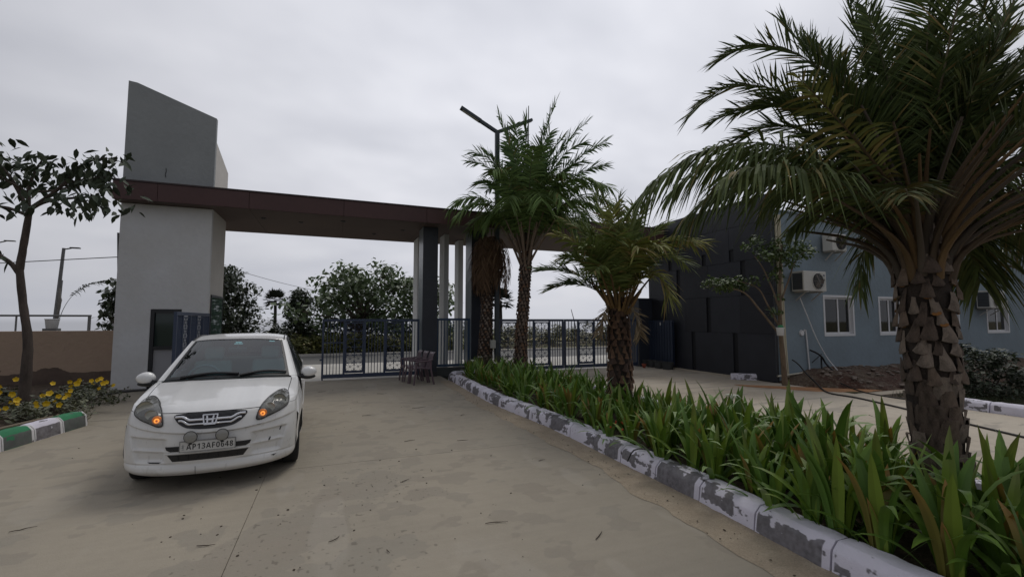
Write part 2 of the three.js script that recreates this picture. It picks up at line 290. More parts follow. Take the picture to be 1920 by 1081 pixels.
// beds: soil inside the kerbs
{
  function bed(name, outline, y, hill, seed) {
    const s = new THREE.Shape(outline.map((p) => new THREE.Vector2(p[0], -p[1]))); let g = new THREE.ShapeGeometry(s); g = new TessellateModifier(0.35, 6).modify(g.toNonIndexed()); g.rotateX(-Math.PI / 2);
    const p = g.attributes.position; for (let i = 0; i < p.count; i++) { const h = y + hill * (fbm(p.getX(i) * 1.7, p.getZ(i) * 1.7, 4, 0, seed) - 0.3), dd = name === 'planter_soil' ? (-4.0 - p.getX(i)) * 0.966 + (p.getZ(i) + 9.7) * 0.258 + 0.12 * (fbm(p.getX(i) * 2, p.getZ(i) * 2, 3, 0, 4) - 0.5) : 9; p.setY(i, dd < 9 && p.getZ(i) < -9.3 ? lerp(-0.02, h, sstep(0, 0.4, dd)) : h); } g.computeVertexNormals(); return struct(name, metreUV(g), M.soilDark);
  }
  const t = dataTex(512, 512, (u, v) => { const n = fbm(u * 14, v * 14, 5, 14, 111), m = fbm(u * 80, v * 80, 3, 80, 113); return mixc([0.05, 0.036, 0.024], [0.115, 0.083, 0.056], n).map((q) => q * (0.6 + 0.8 * m)); });
  M.soilDark = std([1, 1, 1], 1, { map: rep(t, 0.7), bumpMap: rep(grainBump, 1), bumpScale: 0.03 });
  bed('median_soil', [[3.3, 3], [3.3, -6], [3.16, -9], [3.2, -12.4], [3.6, -12.8], [5.6, -12.8], [5.6, 3]], 0.13, 0.1, 5);
  bed('planter_soil', [[-3.95, -9.4], [-4.6, -5.6], [-9, -5], [-9, -14.6], [-5.05, -14.6], [-4.85, -12.9], [-4.0, -9.7]], 0.1, 0.12, 6);
}
// ------------------------------------------------------------------ gate tower, canopy, pillars, gates
{
  M.white = std([1, 1, 1], 0.85, { map: rep(blotch([0.57, 0.575, 0.58], 0.10, 5, 301, [0.96, 0.98, 1.02]), 0.35), bumpMap: rep(plasterBump, 0.9), bumpScale: 0.006 });
  M.whiteWarm = std([1, 1, 1], 0.85, { map: rep(blotch([0.52, 0.495, 0.455], 0.12, 5, 303), 0.35), bumpMap: rep(plasterBump, 0.9), bumpScale: 0.006 });
  M.shadedWhite = std([1, 1, 1], 0.85, { map: rep(blotch([0.27, 0.285, 0.29], 0.10, 5, 305), 0.35), bumpMap: rep(plasterBump, 0.9), bumpScale: 0.006 });  // the tower white darkened: a shaded tone put into the colour
  M.black = std([0.012, 0.013, 0.017], 0.4);
  M.darkGlass = phys([0.02, 0.035, 0.032], 0.06, { specularIntensity: 1 });
  M.gate = std([0.030, 0.045, 0.085], 0.5, { bumpMap: rep(grainBump, 2), bumpScale: 0.0015 });
  M.gateBlue = std([0.026, 0.058, 0.112], 0.5, { bumpMap: rep(grainBump, 2), bumpScale: 0.0015 });
  M.maroon = std([1, 1, 1], 0.55, { map: rep(blotch([0.062, 0.026, 0.024], 0.22, 6, 311), 0.3), bumpMap: rep(plasterBump, 0.5), bumpScale: 0.003 });
  M.soffit = std([1, 1, 1], 0.7, { map: rep(blotch([0.085, 0.058, 0.048], 0.2, 6, 313), 0.3) });
  M.steel = std([0.035, 0.042, 0.05], 0.45, { metalness: 0.3 });
}
{ // tower
  const t = thing('gate_tower', 'tall white gate tower with a slanted top at the left end of the canopy', 'tower', [0, 0, 0]);
  const x0 = -4.88, x1 = -2.98, z0 = -15.25, z1 = -13.61;
  // body: outline in z,y pushed across x, top sloping to the rear
  const face = (pts, depth) => { const g = new THREE.ExtrudeGeometry(new THREE.Shape(pts.map((p) => new THREE.Vector2(p[0], p[1]))), { depth, bevelEnabled: false }); g.rotateY(-Math.PI / 2); return metreUV(g); };
  const body = face([[z0, -0.1], [-13.74, -0.1], [-13.74, 6.4], [z0, 6.0]], x1 - x0 - 0.02); body.translate(x1 - 0.01, 0, 0);
  mesh('body', body, M.whiteWarm, t);
  const front = (pts, holes) => { const s = new THREE.Shape(pts.map((p) => new THREE.Vector2(...p))); for (const h of holes || []) s.holes.push(new THREE.Path(h.map((p) => new THREE.Vector2(...p)))); const g = new THREE.ExtrudeGeometry(s, { depth: 0.125, bevelEnabled: true, bevelThickness: 0.005, bevelSize: 0.005, bevelOffset: -0.005, bevelSegments: 1 }); g.translate(0, 0, -13.735); return metreUV(g); };
  mesh('front_wall', front([[x0, -0.1], [x1, -0.1], [x1, 4.56], [x0, 4.56]], [[[-4.17, 0.02], [-4.17, 1.97], [-3.54, 1.97], [-3.54, 0.02]]]), M.white, t);
  mesh('upper_slab', front([[x0, 4.57], [x1, 4.57], [x1, 6.98], [-4.70, 7.62], [x0, 7.64]]), M.shadedWhite, t).userData.label = 'slanted upper slab, white with a grey shade painted in';
  mesh('crack', tube([V(-4.02, 5.52, -13.602), V(-4.01, 5.44, -13.60), V(-4.025, 5.36, -13.60), V(-4.01, 5.28, -13.602)], 0.008, 10, 5), M.black, t);
  const door = mesh('door', merge([span(-4.17, -4.09, 0.02, 1.97, -13.70, -13.60), span(-3.62, -3.54, 0.02, 1.97, -13.70, -13.60), span(-4.088, -3.622, 1.88, 1.97, -13.70, -13.601), span(-4.088, -3.622, 0.98, 1.06, -13.69, -13.603), span(-4.088, -3.622, 0.02, 0.1, -13.69, -13.603)]), M.black, t);
  mesh('pane', span(-4.087, -3.623, 1.061, 1.879, -13.665, -13.655), M.darkGlass, door);
  mesh('door_panel', span(-4.087, -3.623, 0.101, 0.979, -13.67, -13.65), std([0.30, 0.30, 0.32], 0.6), door);
  mesh('handle', rod(V(-3.66, 0.98, -13.58), V(-3.66, 1.12, -13.58), 0.012), M.steel, door);
  const w = mesh('window', merge([span(-2.985, -2.965, 2.30, 2.36, -15.2, -13.86), span(-2.985, -2.965, 0.80, 2.299, -13.90, -13.86), span(-2.985, -2.965, 0.80, 2.299, -15.2, -15.16), span(-2.985, -2.965, 0.74, 0.799, -15.2, -13.86)]), M.black, t);
  mesh('pane', span(-2.983, -2.972, 0.80, 2.299, -15.159, -13.901), phys([0.05, 0.085, 0.075], 0.04), w);
  mesh('skirting', span(x0 + 0.002, x1 - 0.002, 0.001, 0.05, -13.608, -13.60), std([0.2, 0.19, 0.18], 0.9), t);
}
{ // canopy
  const t = thing('gate_canopy', 'long maroon canopy slab spanning the gates from the white tower', 'canopy');
  const X0 = -4.93, X1 = 11.2, ZF = -13.22, ZR = -16.95, yb = 4.57, yt = 5.05;
  mesh('slab', span(X0 + 0.03, X1, yb + 0.02, yt - 0.03, ZR + 0.03, ZF - 0.03), M.soffit, t);
  const seams = [X0, -4.05, -2.1, 0.2, 2.5, 4.8, 7.1, 9.3, X1];
  for (let i = 0; i < seams.length - 1; i++) {
    mesh('fascia_panel', span(seams[i] + 0.004, seams[i + 1] - 0.004, yb + 0.004, yt - 0.045, ZF - 0.028, ZF + (i % 2) * 0.003, 0.004), M.maroon, t);
    mesh('soffit_panel', span(seams[i] + 0.004, seams[i + 1] - 0.004, yb, yb + 0.018, ZR + 0.1, ZF - 0.032), M.soffit, t);
  }
  mesh('top_trim', span(X0 - 0.02, X1, yt - 0.042, yt, ZR, ZF + 0.02, 0.005), std([0.03, 0.017, 0.017], 0.5), t);
  mesh('end_panel', span(X0 - 0.004, X0 + 0.026, yb + 0.004, yt - 0.045, ZR + 0.03, ZF - 0.03), M.maroon, t);
  for (const [x, z] of [[-1.9, -14.3], [-0.95, -14.5], [1.2, -15.6], [0.2, -13.9], [2.0, -14.6], [4.6, -15]]) mesh('downlight', merge([(() => { const g = new THREE.TorusGeometry(0.06, 0.014, 6, 16); g.rotateX(Math.PI / 2); g.translate(x, yb - 0.004, z); return norm(g); })(), (() => { const g = new THREE.CylinderGeometry(0.055, 0.055, 0.02, 16); g.translate(x, yb + 0.004, z); return norm(g); })()]), M.black, t);
  mesh('vent_pipe', rod(V(0.62, yt, -15), V(0.62, yt + 0.3, -15), 0.018), std([0.3, 0.3, 0.3], 0.6), t);
}
{ // pillars and white fins
  M.pillar = std([1, 1, 1], 0.45, { map: rep(blotch([0.022, 0.026, 0.036], 0.25, 6, 321), 0.5) });
  M.pillarSide = std([1, 1, 1], 0.35, { map: rep(blotch([0.20, 0.23, 0.25], 0.12, 6, 323), 0.5) });
  M.fin = std([1, 1, 1], 0.8, { map: rep(blotch([0.60, 0.61, 0.60], 0.08, 6, 325), 0.4), bumpMap: rep(plasterBump, 0.8), bumpScale: 0.004 });
  const mk = (name, label, x0, x1, z0, z1) => {
    const t = thing(name, label, 'pillar', [(x0 + x1) / 2, 0, (z0 + z1) / 2], 0, 'dark gate pillars'); const w = (x1 - x0) / 2, d = (z1 - z0) / 2;
    mesh('core', span(-w + 0.012, w - 0.012, -0.1, 4.572, -d + 0.012, d - 0.012), M.pillar, t);
    const ys = [0.14, 1.6, 2.95, 4.3, 4.56];
    for (let i = 0; i < ys.length - 1; i++) { mesh('cladding_panel', span(-w, w, ys[i] + 0.003, ys[i + 1] - 0.003, d - 0.011, d), M.pillar, t); mesh('cladding_panel', span(-w - 0.001, -w + 0.011, ys[i] + 0.003, ys[i + 1] - 0.003, -d + 0.013, d - 0.0125), M.pillarSide, t); }
    mesh('base', span(-w - 0.02, w + 0.02, -0.05, 0.138, -d - 0.02, d + 0.02, 0.005), std([0.03, 0.03, 0.032], 0.7), t);
  };
  mk('gate_pillar', 'dark clad pillar under the canopy behind the plastic chairs', 2.51, 2.97, -14.53, -13.79);
  mk('gate_pillar', 'dark clad pillar behind the dead palm trunk', 4.06, 4.56, -14.53, -13.81);
  const fin = (label, x, w, zf, zb) => { const t = thing('white_fin', label, 'pillar', [x, 0, (zf + zb) / 2], 0, 'white fins below the canopy'); const d = (zf - zb) / 2; mesh('shaft', span(-w / 2, w / 2, 0.1, 4.565, -d, d, 0.012), M.fin, t); mesh('plinth', span(-w / 2 - 0.03, w / 2 + 0.03, -0.05, 0.1, -d - 0.03, d + 0.03, 0.006), M.apron, t); };
  fin('white fin left of the dark pillar, seen past the gate end', 2.74, 0.16, -15.62, -16.5);
  fin('white fin standing just right of the dark pillar', 3.46, 0.16, -14.72, -15.45);
  fin('white fin between the narrow sky gap and the second dark pillar', 4.20, 0.18, -15.66, -16.2);
}
// gate leaves: origin at the foot of the hinge post, running along +x
const latticeTile = (() => {         // one cut-steel motif: four petals on the diagonals, a leaf on each edge
  const c = new THREE.Shape([new THREE.Vector2(0, 0), new THREE.Vector2(1, 0), new THREE.Vector2(1, 1), new THREE.Vector2(0, 1)]);
  const leaf = (cx, cy, a, l, w) => { const p = new THREE.Path(), pts = []; for (let i = 0; i < 12; i++) { const t = i / 12 * 2, s = t < 1 ? t : 2 - t, q = (t < 1 ? 1 : -1) * w * Math.sin(Math.PI * s), r = (s - 0.5) * l; pts.push(new THREE.Vector2(cx + Math.cos(a) * r - Math.sin(a) * q, cy + Math.sin(a) * r + Math.cos(a) * q)); } p.setFromPoints(pts); return p; };
  for (let k = 0; k < 4; k++) { const a = Math.PI / 4 + k * Math.PI / 2; c.holes.push(leaf(0.5 + Math.cos(a) * 0.345, 0.5 + Math.sin(a) * 0.345, a, 0.58, 0.135)); }
  for (let k = 0; k < 4; k++) { const a = k * Math.PI / 2, x = 0.5 + Math.cos(a) * 0.30, y = 0.5 + Math.sin(a) * 0.30; const p = new THREE.Path(); p.setFromPoints([[-0.25, 0], [-0.02, 0.135], [0.17, 0.23], [0.172, 0.11], [0.172, -0.11], [0.17, -0.23], [-0.02, -0.135]].map(([u, v]) => new THREE.Vector2(x + Math.cos(a) * u - Math.sin(a) * v, y + Math.sin(a) * u + Math.cos(a) * v))); c.holes.push(p); }
  return c;
})();
function latticePanel(w, h, cols, rows) {
  const out = []; const g0 = new THREE.ExtrudeGeometry(latticeTile, { depth: 0.006, bevelEnabled: false, curveSegments: 6 });
  for (let i = 0; i < cols; i++) for (let j = 0; j < rows; j++) { const g = g0.clone(); g.scale(w / cols, h / rows, 1); g.translate(i * w / cols, j * h / rows, -0.003); out.push(g); }
  return norm(merge(out));
}
function gateLeaf(t, L, h, plan, m, midFirst) {        // plan: list of ['bars', n] or ['panel'] fields of equal share
  const post = 0.055, y0 = 0.05, nf = plan.length, wsum = plan.reduce((s, p) => s + p[1], 0); let x = 0;
  mesh('rail', span(0, L, h - 0.075, h, -0.028, 0.028, 0.004), m, t); mesh('rail', span(0, L, y0, y0 + 0.11, -0.028, 0.028, 0.004), m, t);
  mesh('post', span(0, post, y0 + 0.111, h - 0.076, -0.0275, 0.0275), m, t);
  plan.forEach(([kind, share, n], i) => {
    const a = x + post, b = x + L * share / wsum - (i === nf - 1 ? post : 0); x += L * share / wsum;
    const e = i === nf - 1 ? b : b;
    mesh('post', span(e, e + post, y0 + 0.111, h - 0.076, -0.0275, 0.0275), m, t);
    if (kind === 'bars') {
      for (let k = 0; k < n; k++) { const c = lerp(a, e, (k + 1) / (n + 1)); mesh('bar', span(c - 0.010, c + 0.010, y0 + 0.112, h - 0.077, -0.010, 0.010), m, t); }
      if (midFirst && i === 0) mesh('mid_rail', span(a + 0.001, e - 0.001, 1.04, 1.07, -0.016, 0.016), m, t);
    } else {
      mesh('panel_frame', merge([span(a + 0.001, a + 0.03, y0 + 0.13, h - 0.095, -0.018, 0.018), span(e - 0.03, e - 0.001, y0 + 0.13, h - 0.095, -0.018, 0.018), span(a + 0.031, e - 0.031, h - 0.125, h - 0.095, -0.017, 0.017), span(a + 0.031, e - 0.031, y0 + 0.13, y0 + 0.19, -0.017, 0.017)]), m, t);
      const lw = e - a - 0.062, lh = h - 0.125 - (y0 + 0.19), g = latticePanel(lw, lh, 2, Math.round(lh / lw * 2)); g.translate(a + 0.031, y0 + 0.19, 0); mesh('lattice_panel', g, m, t);
    }
  });
}
{
  const plan = [['bars', 1, 5], ['panel', 1], ['bars', 1, 5], ['panel', 0.95], ['bars', 0.9, 4]];
  const g1 = thing('driveway_gate', 'dark blue gate leaf with cut lattice panels standing closed beside the car', 'gate', [-0.28, 0, -14.04]);
  gateLeaf(g1, 2.75, 1.735, plan, M.gate, true); mesh('wheel_foot', rod(V(0.03, 0.0, 0), V(0.03, 0.06, 0), 0.02), M.gate, g1); mesh('latch', span(-0.05, 0.0, 0.55, 0.60, -0.02, 0.02), M.gate, g1);
  const g2 = thing('driveway_gate', 'dark blue gate leaf swung open against the white tower by its door', 'gate', [-2.94, 0, -13.52], -Math.PI / 2);
  gateLeaf(g2, 2.6, 1.87, plan, M.gate, false);
  const g3 = thing('pedestrian_gate', 'narrow blue barred gate between the two dark pillars', 'gate', [2.99, 0.0, -13.98]);
  { const m = M.gateBlue, w = 1.06, h = 1.76; mesh('rail', span(0, w, h - 0.07, h, -0.03, 0.03, 0.004), m, g3); mesh('rail', span(0, w, 0.26, 0.34, -0.03, 0.03, 0.004), m, g3); mesh('post', span(0, 0.06, 0.341, h - 0.071, -0.029, 0.029), m, g3); mesh('post', span(w - 0.06, w, 0.341, h - 0.071, -0.029, 0.029), m, g3); for (let k = 0; k < 9; k++) { const c = lerp(0.06, w - 0.06, (k + 1) / 10); mesh('bar', span(c - 0.013, c + 0.013, 0.342, h - 0.072, -0.013, 0.013), m, g3); } }
  tag(mesh('gate_plinth', span(2.98, 4.05, -0.05, 0.24, -14.1, -13.86, 0.008), std([0.05, 0.055, 0.055], 0.8), null), 'low dark plinth under the narrow blue gate', 'plinth');
  const planR = [['bars', 0.75, 3], ['panel', 1.1], ['bars', 1, 4], ['panel', 1], ['bars', 0.95, 4]];
  const g4 = thing('exit_gate', 'closed dark blue gate leaf between the dead palm and the double post', 'gate', [4.58, 0, -14.02]); gateLeaf(g4, 2.86, 1.735, planR, M.gate, false);
  const g5 = thing('exit_gate', 'closed dark blue gate leaf right of the double post, behind the shaggy palm', 'gate', [7.47, 0, -14.02]); gateLeaf(g5, 3.05, 1.735, [['bars', 0.8, 3], ['panel', 1], ['bars', 1, 4], ['panel', 1], ['bars', 0.9, 4]], M.gate, false); mesh('drop_bolt', rod(V(0.03, 0.0, 0.045), V(0.03, 0.75, 0.045), 0.012), M.gate, g5);
  const pier = thing('gate_pier', 'short black pier at the right end of the exit gates', 'pier', [10.87, 0, -14.3]); mesh('core', span(-0.31, 0.31, -0.1, 2.45, -0.35, 0.35, 0.008), M.pillar, pier); mesh('cap', span(-0.33, 0.33, 2.45, 2.52, -0.37, 0.37, 0.008), M.pillar, pier);
  const g6 = thing('slatted_gate', 'blue slatted gate leaf folded back against the charcoal wall', 'gate', [11.05, 0, -12.66], Math.PI / 2);
  { const m = std([0.024, 0.036, 0.066], 0.5), L = 1.72; mesh('rail', span(0, L, 1.63, 1.70, -0.03, 0.01), m, g6); mesh('rail', span(0, L, 0.14, 0.22, -0.03, 0.01), m, g6); mesh('back_sheet', span(0.02, L - 0.02, 0.15, 1.69, 0.012, 0.02), m, g6); for (let k = 0; k < 12; k++) { const x = 0.03 + k * (L - 0.06) / 12; mesh('slat', span(x + 0.012, x + 0.118, 0.16, 1.68, -0.055, -0.031, 0.006), m, g6); } mesh('tag', span(0.62, 0.66, 1.52, 1.62, -0.064, -0.056), std([0.7, 0.7, 0.7], 0.6), g6); }
  // planter boxes under it
  const pm = std([0.06, 0.062, 0.062], 0.85, { bumpMap: rep(grainBump, 2), bumpScale: 0.004 });
  const lab = ['small grey planter box at the near end of the row below the slatted gate', 'grey planter box second nearest in the row below the slatted gate', 'grey planter box third in the row below the slatted gate', 'grey planter box at the far end of the row, next to the black pier'];
  for (let i = 0; i < 4; i++) {
    const p = thing('planter_box', lab[i], 'planter', [10.82, 0.0, -12.75 - i * 0.42], 0, 'planter boxes below the slatted gate');
    const g = new THREE.CylinderGeometry(0.2, 0.165, 0.24, 4, 1, true); g.rotateY(Math.PI / 4); g.translate(0, 0.12, 0); const rim = new THREE.TorusGeometry(0.2, 0.016, 4, 4); rim.rotateZ(Math.PI / 4); rim.rotateX(Math.PI / 2); rim.translate(0, 0.24, 0);
    mesh('box', merge([norm(g).clone(), rim]), pm, p); mesh('soil', span(-0.12, 0.12, 0.15, 0.2, -0.12, 0.12), M.soilDark, p);
  }
  const rp = thing('clay_pot', 'tiny red clay pot at the foot of the black pier', 'pot', [10.4, 0, -13.5]); mesh('pot', norm(new THREE.LatheGeometry([[0, 0], [0.05, 0], [0.075, 0.12], [0.085, 0.12], [0.085, 0.145], [0.07, 0.145], [0.06, 0.1], [0, 0.1]].map((p) => new THREE.Vector2(...p)), 14)), std([0.28, 0.07, 0.04], 0.85), rp);
}
// ------------------------------------------------------------------ single-storey building on the right
{
  M.blueWall = std([1, 1, 1], 0.8, { map: rep(blotch([0.185, 0.232, 0.265], 0.16, 5, 401, [0.95, 1, 1.03]), 0.3), bumpMap: rep(plasterBump, 0.8), bumpScale: 0.006 });
  M.charcoal = std([1, 1, 1], 0.5, { map: rep(blotch([0.017, 0.018, 0.024], 0.25, 6, 403), 0.5), bumpMap: rep(plasterBump, 0.5), bumpScale: 0.002 });
  M.charcoal2 = std([1, 1, 1], 0.5, { map: rep(blotch([0.023, 0.025, 0.033], 0.25, 6, 405), 0.5), bumpMap: rep(plasterBump, 0.5), bumpScale: 0.002 });
  M.pvc = std([0.62, 0.62, 0.63], 0.45);
  M.pane = phys([0.22, 0.25, 0.26], 0.03, { transmission: 1, thickness: 0, ior: 1.5 });
  const t = thing('blue_building', 'long slate blue single-storey building with a charcoal clad side wall', 'building');
  const X0 = 11.36, X1 = 40, Zf = -9.0, H = 4.76;
  const wins = [[13.33, 14.70], [15.88, 16.98], [18.9, 20.3], [22.03, 23.55], [26.2, 27.6], [30, 31.4]];
  const sh = new THREE.Shape([[X0, -0.2], [X1, -0.2], [X1, H], [X0, H]].map((p) => new THREE.Vector2(...p)));
  for (const [a, b] of wins) sh.holes.push(new THREE.Path([[a, 1.23], [a, 2.44], [b, 2.44], [b, 1.23]].map((p) => new THREE.Vector2(...p))));
  const g = new THREE.ExtrudeGeometry(sh, { depth: 0.23, bevelEnabled: false }); g.translate(0, 0, Zf - 0.23); const wall = mesh('wall', metreUV(g), M.blueWall, t);
  mesh('parapet_cap', span(X0 - 0.02, X1, H, H + 0.06, Zf - 0.26, Zf + 0.03, 0.006), M.blueWall, t);
  mesh('rear_wall', merge([span(X0 + 0.24, X1 - 0.24, -0.1, H - 0.1, -14.2, -14.0), span(X1 - 0.23, X1, -0.2, H, -14.2, Zf - 0.232)]), M.blueWall, t);
  mesh('roof', span(X0 + 0.24, X1 - 0.232, H - 0.5, H - 0.3, -14.0, Zf - 0.232), M.apron, t);
  mesh('floor', span(X0 + 0.24, X1 - 0.232, -0.1, 0.02, -13.99, Zf - 0.232), M.soilDark, t);
  wins.forEach(([a, b], i) => {
    const y0 = 1.23, y1 = 2.44, zf = Zf - 0.05, f = 0.065;
    const fr = mesh('window', merge([span(a, a + f, y0, y1, zf - 0.09, zf + 0.062, 0.004), span(b - f, b, y0, y1, zf - 0.09, zf + 0.062, 0.004), span(a + f, b - f, y1 - f, y1, zf - 0.088, zf + 0.06), span(a + f, b - f, y0, y0 + f, zf - 0.088, zf + 0.06)]), M.pvc, t);
    const mid = (a + b) / 2, sw = 0.05;
    [[a + f + 0.002, mid + 0.03, 0.0], [mid - 0.03, b - f - 0.002, -0.045]].forEach(([p, q, dz]) => {
      mesh('sash', merge([span(p, p + sw, y0 + f + 0.002, y1 - f - 0.002, zf - 0.02 + dz, zf + 0.018 + dz), span(q - sw, q, y0 + f + 0.002, y1 - f - 0.002, zf - 0.02 + dz, zf + 0.018 + dz), span(p + sw, q - sw, y0 + f + 0.002, y0 + f + sw, zf - 0.019 + dz, zf + 0.016 + dz), span(p + sw, q - sw, y1 - f - sw, y1 - f - 0.002, zf - 0.019 + dz, zf + 0.016 + dz)]), M.pvc, fr);
      mesh('pane', span(p + sw, q - sw, y0 + f + sw, y1 - f - sw, zf - 0.004 + dz, zf + 0.0 + dz), M.pane, fr);
    });
    const bars = []; for (let k = 1; k < 12; k++) { const x = lerp(a, b, k / 12); bars.push(span(x - 0.006, x + 0.006, y0 + 0.04, y1 - 0.04, zf - 0.13, zf - 0.118)); } bars.push(span(a + 0.03, b - 0.03, 1.80, 1.82, zf - 0.116, zf - 0.106));
    mesh('security_bars', merge(bars), i === 3 ? M.pvc : M.steel, fr);
    mesh('blind', span(a + 0.1, i === 3 ? a + 0.3 : lerp(a, b, 0.55), y0 + 0.04, y1 - 0.04, zf - 0.30, zf - 0.285), std([0.05, 0.045, 0.042], 0.9), fr);
  });
  // charcoal side: core wall and tiles standing proud, with narrow upright slots left between them
  const core = mesh('charcoal_wall', span(11.27, 11.355, -0.2, 5.25, -14.25, -8.94), std([0.006, 0.0065, 0.009], 0.6), t);
  mesh('charcoal_return', span(11.255, 11.60, H + 0.07, 5.25, -8.939, -8.90), M.charcoal, t);
  mesh('charcoal_return', span(11.36, 15, 4.86, 5.2, -14.24, -14.02), M.charcoal, t);
  const rows = [[0.02, 1.31], [1.318, 2.42], [2.428, 3.45], [3.458, 4.5], [4.508, 5.25]], slots = [[-11.95, -10.25], [-13.35, -11.26], [-12.6, -9.9], [-13.0, -10.3, -11.4], [-12.1]];
  rows.forEach(([ya, yb], r) => {
    const cut = []; for (const s of slots[r]) { cut.push([s - 0.085, s + 0.085]); }
    const zsx = [-14.2]; for (const [a, b] of cut.sort((p, q) => p[0] - q[0])) zsx.push(a, b); zsx.push(-8.93);
    for (let k = 0; k < zsx.length; k += 2) { const a = zsx[k], b = zsx[k + 1], n = Math.max(1, Math.round((b - a) / 1.15)); for (let q = 0; q < n; q++) mesh('tile', span(11.236 + (hash2(r * 9 + q, k, 3) - 0.5) * 0.006, 11.268, ya, yb, lerp(a, b, q / n) + 0.003, lerp(a, b, (q + 1) / n) - 0.003, 0.002), hash2(r, q * 3 + k, 8) > 0.45 ? M.charcoal : M.charcoal2, core); }
    if (r === 3) for (const s of slots[3]) mesh('tile', span(11.24, 11.266, ya, ya + 0.02, s - 0.08, s + 0.08), M.charcoal, core);
    if (r >= 3) for (const s of slots[r]) mesh('tile', span(11.240, 11.266, ya + 0.38, yb, s - 0.082, s + 0.082), M.charcoal2, core);
  });
  mesh('base_strip', span(11.16, 11.234, -0.02, 0.045, -14.0, -9.9), M.driveRight, t);
  for (const [x, r] of [[11.46, 0.035], [11.56, 0.028], [11.63, 0.022]]) mesh('drain_pipe', tube([V(x, H - 0.1, Zf + 0.045), V(x + 0.01, 2.5, Zf + 0.045), V(x + 0.03, 1.2, Zf + 0.05), V(x + 0.06, 0.15, Zf + 0.07)], r, 20, 10), std([0.50, 0.45, 0.33], 0.6), t);
  mesh('drain_pipe', tube([V(11.2, 0.19, Zf + 0.12), V(11.8, 0.22, Zf + 0.12), V(12.45, 0.25, Zf + 0.08)], 0.022, 12, 8), std([0.5, 0.47, 0.38], 0.6), t);
  mesh('tap_pipe', merge([tube([V(12.44, 1.38, Zf + 0.03), V(12.46, 1.44, Zf + 0.03), V(12.50, 1.42, Zf + 0.03), V(12.52, 1.3, Zf + 0.03), V(12.56, 0.2, Zf + 0.06)], 0.02, 24, 8)]), M.pvc, t);
  mesh('tap_plate', (() => { const q = new THREE.CylinderGeometry(0.075, 0.085, 0.04, 16); q.rotateX(Math.PI / 2); q.translate(12.36, 1.34, Zf + 0.022); return norm(q); })(), M.pvc, t);
}
function acUnit(name, label, pos, w, h, d, style, sideGrille) {
  const t = thing(name, label, 'air conditioner', pos, 0, 'outdoor air conditioning units on the blue wall');
  const cm = std([0.52, 0.51, 0.47], 0.5, { bumpMap: rep(plasterBump, 2), bumpScale: 0.001 });
  mesh('casing', span(-w / 2, w / 2, 0, h, 0, d, 0.02), cm, t);
  const fx = style === 'black' ? 0.06 : style === 'left' ? -w * 0.1 : w * 0.12, R = h * 0.41, fz = d;
  const ring = new THREE.TorusGeometry(R, 0.014, 8, 28); ring.translate(fx, h / 2, fz + 0.004);
  mesh('fan_ring', norm(ring), style === 'black' ? M.black : cm, t);
  mesh('fan_back', (() => { const g = new THREE.CylinderGeometry(R, R, 0.006, 28); g.rotateX(Math.PI / 2); g.translate(fx, h / 2, fz + 0.004); return norm(g); })(), std([0.03, 0.03, 0.03], 0.8), t);
  const bl = []; for (let k = 0; k < 3; k++) { const s = new THREE.PlaneGeometry(R * 0.8, R * 0.5, 3, 1); s.translate(R * 0.45, 0, 0); s.rotateX(0.4); s.rotateZ(k * 2.094); s.translate(fx, h / 2, fz + 0.045); bl.push(s); }
  mesh('fan_blades', merge(bl), std([0.10, 0.075, 0.055], 0.6), t);
  const gr = []; for (let k = 1; k <= 5; k++) { const r = new THREE.TorusGeometry(R * k / 5.4, 0.0035, 4, 24); r.translate(fx, h / 2, fz + 0.062); gr.push(r); } for (let k = 0; k < 8; k++) { const a = k * Math.PI / 4; gr.push(rod(V(fx, h / 2, fz + 0.063), V(fx + Math.cos(a) * R, h / 2 + Math.sin(a) * R, fz + 0.05), 0.0035, 4)); }
  mesh('fan_grille', merge(gr), style === 'black' ? M.black : std([0.25, 0.25, 0.24], 0.6), t);
  if (sideGrille) { const sl = []; for (let k = 0; k < 9; k++) sl.push(span(-w / 2 - 0.008, -w / 2 + 0.01, h * 0.1 + k * h * 0.085, h * 0.1 + k * h * 0.085 + h * 0.035, d * 0.12, d * 0.88)); mesh('side_grille', merge(sl), std([0.05, 0.05, 0.055], 0.7), t); mesh('coil', span(-w / 2 - 0.004, -w / 2 + 0.004, h * 0.08, h * 0.9, d * 0.1, d * 0.9), std([0.06, 0.07, 0.075], 0.6), t); }
  mesh('badge', span(w * 0.36, w * 0.43, h * 0.76, h * 0.84, d + 0.0005, d + 0.004), std([0.05, 0.06, 0.12], 0.5), t);
  for (const s of [-0.34, 0.34]) mesh('bracket', merge([barBox(V(s * w, -0.018, -0.02), V(s * w, -0.018, d * 1.02), 0.035, 0.03), barBox(V(s * w, -0.25, 0.005), V(s * w, -0.03, d * 0.8), 0.025, 0.025)]), std([0.4, 0.38, 0.35], 0.6), t);
  return t;
}
acUnit('air_conditioner', 'cream air conditioner above and left of the first window', [12.42, 2.50, -8.93], 0.92, 0.56, 0.36, 'right', true);
acUnit('air_conditioner', 'air conditioner with brown fan beside the farthest window, right of the big palm', [21.75, 2.12, -8.93], 0.98, 0.62, 0.38, 'left', true);
acUnit('air_conditioner', 'small air conditioner with black fan high under the roof edge', [13.62, 3.70, -8.93], 0.62, 0.50, 0.30, 'black', false);
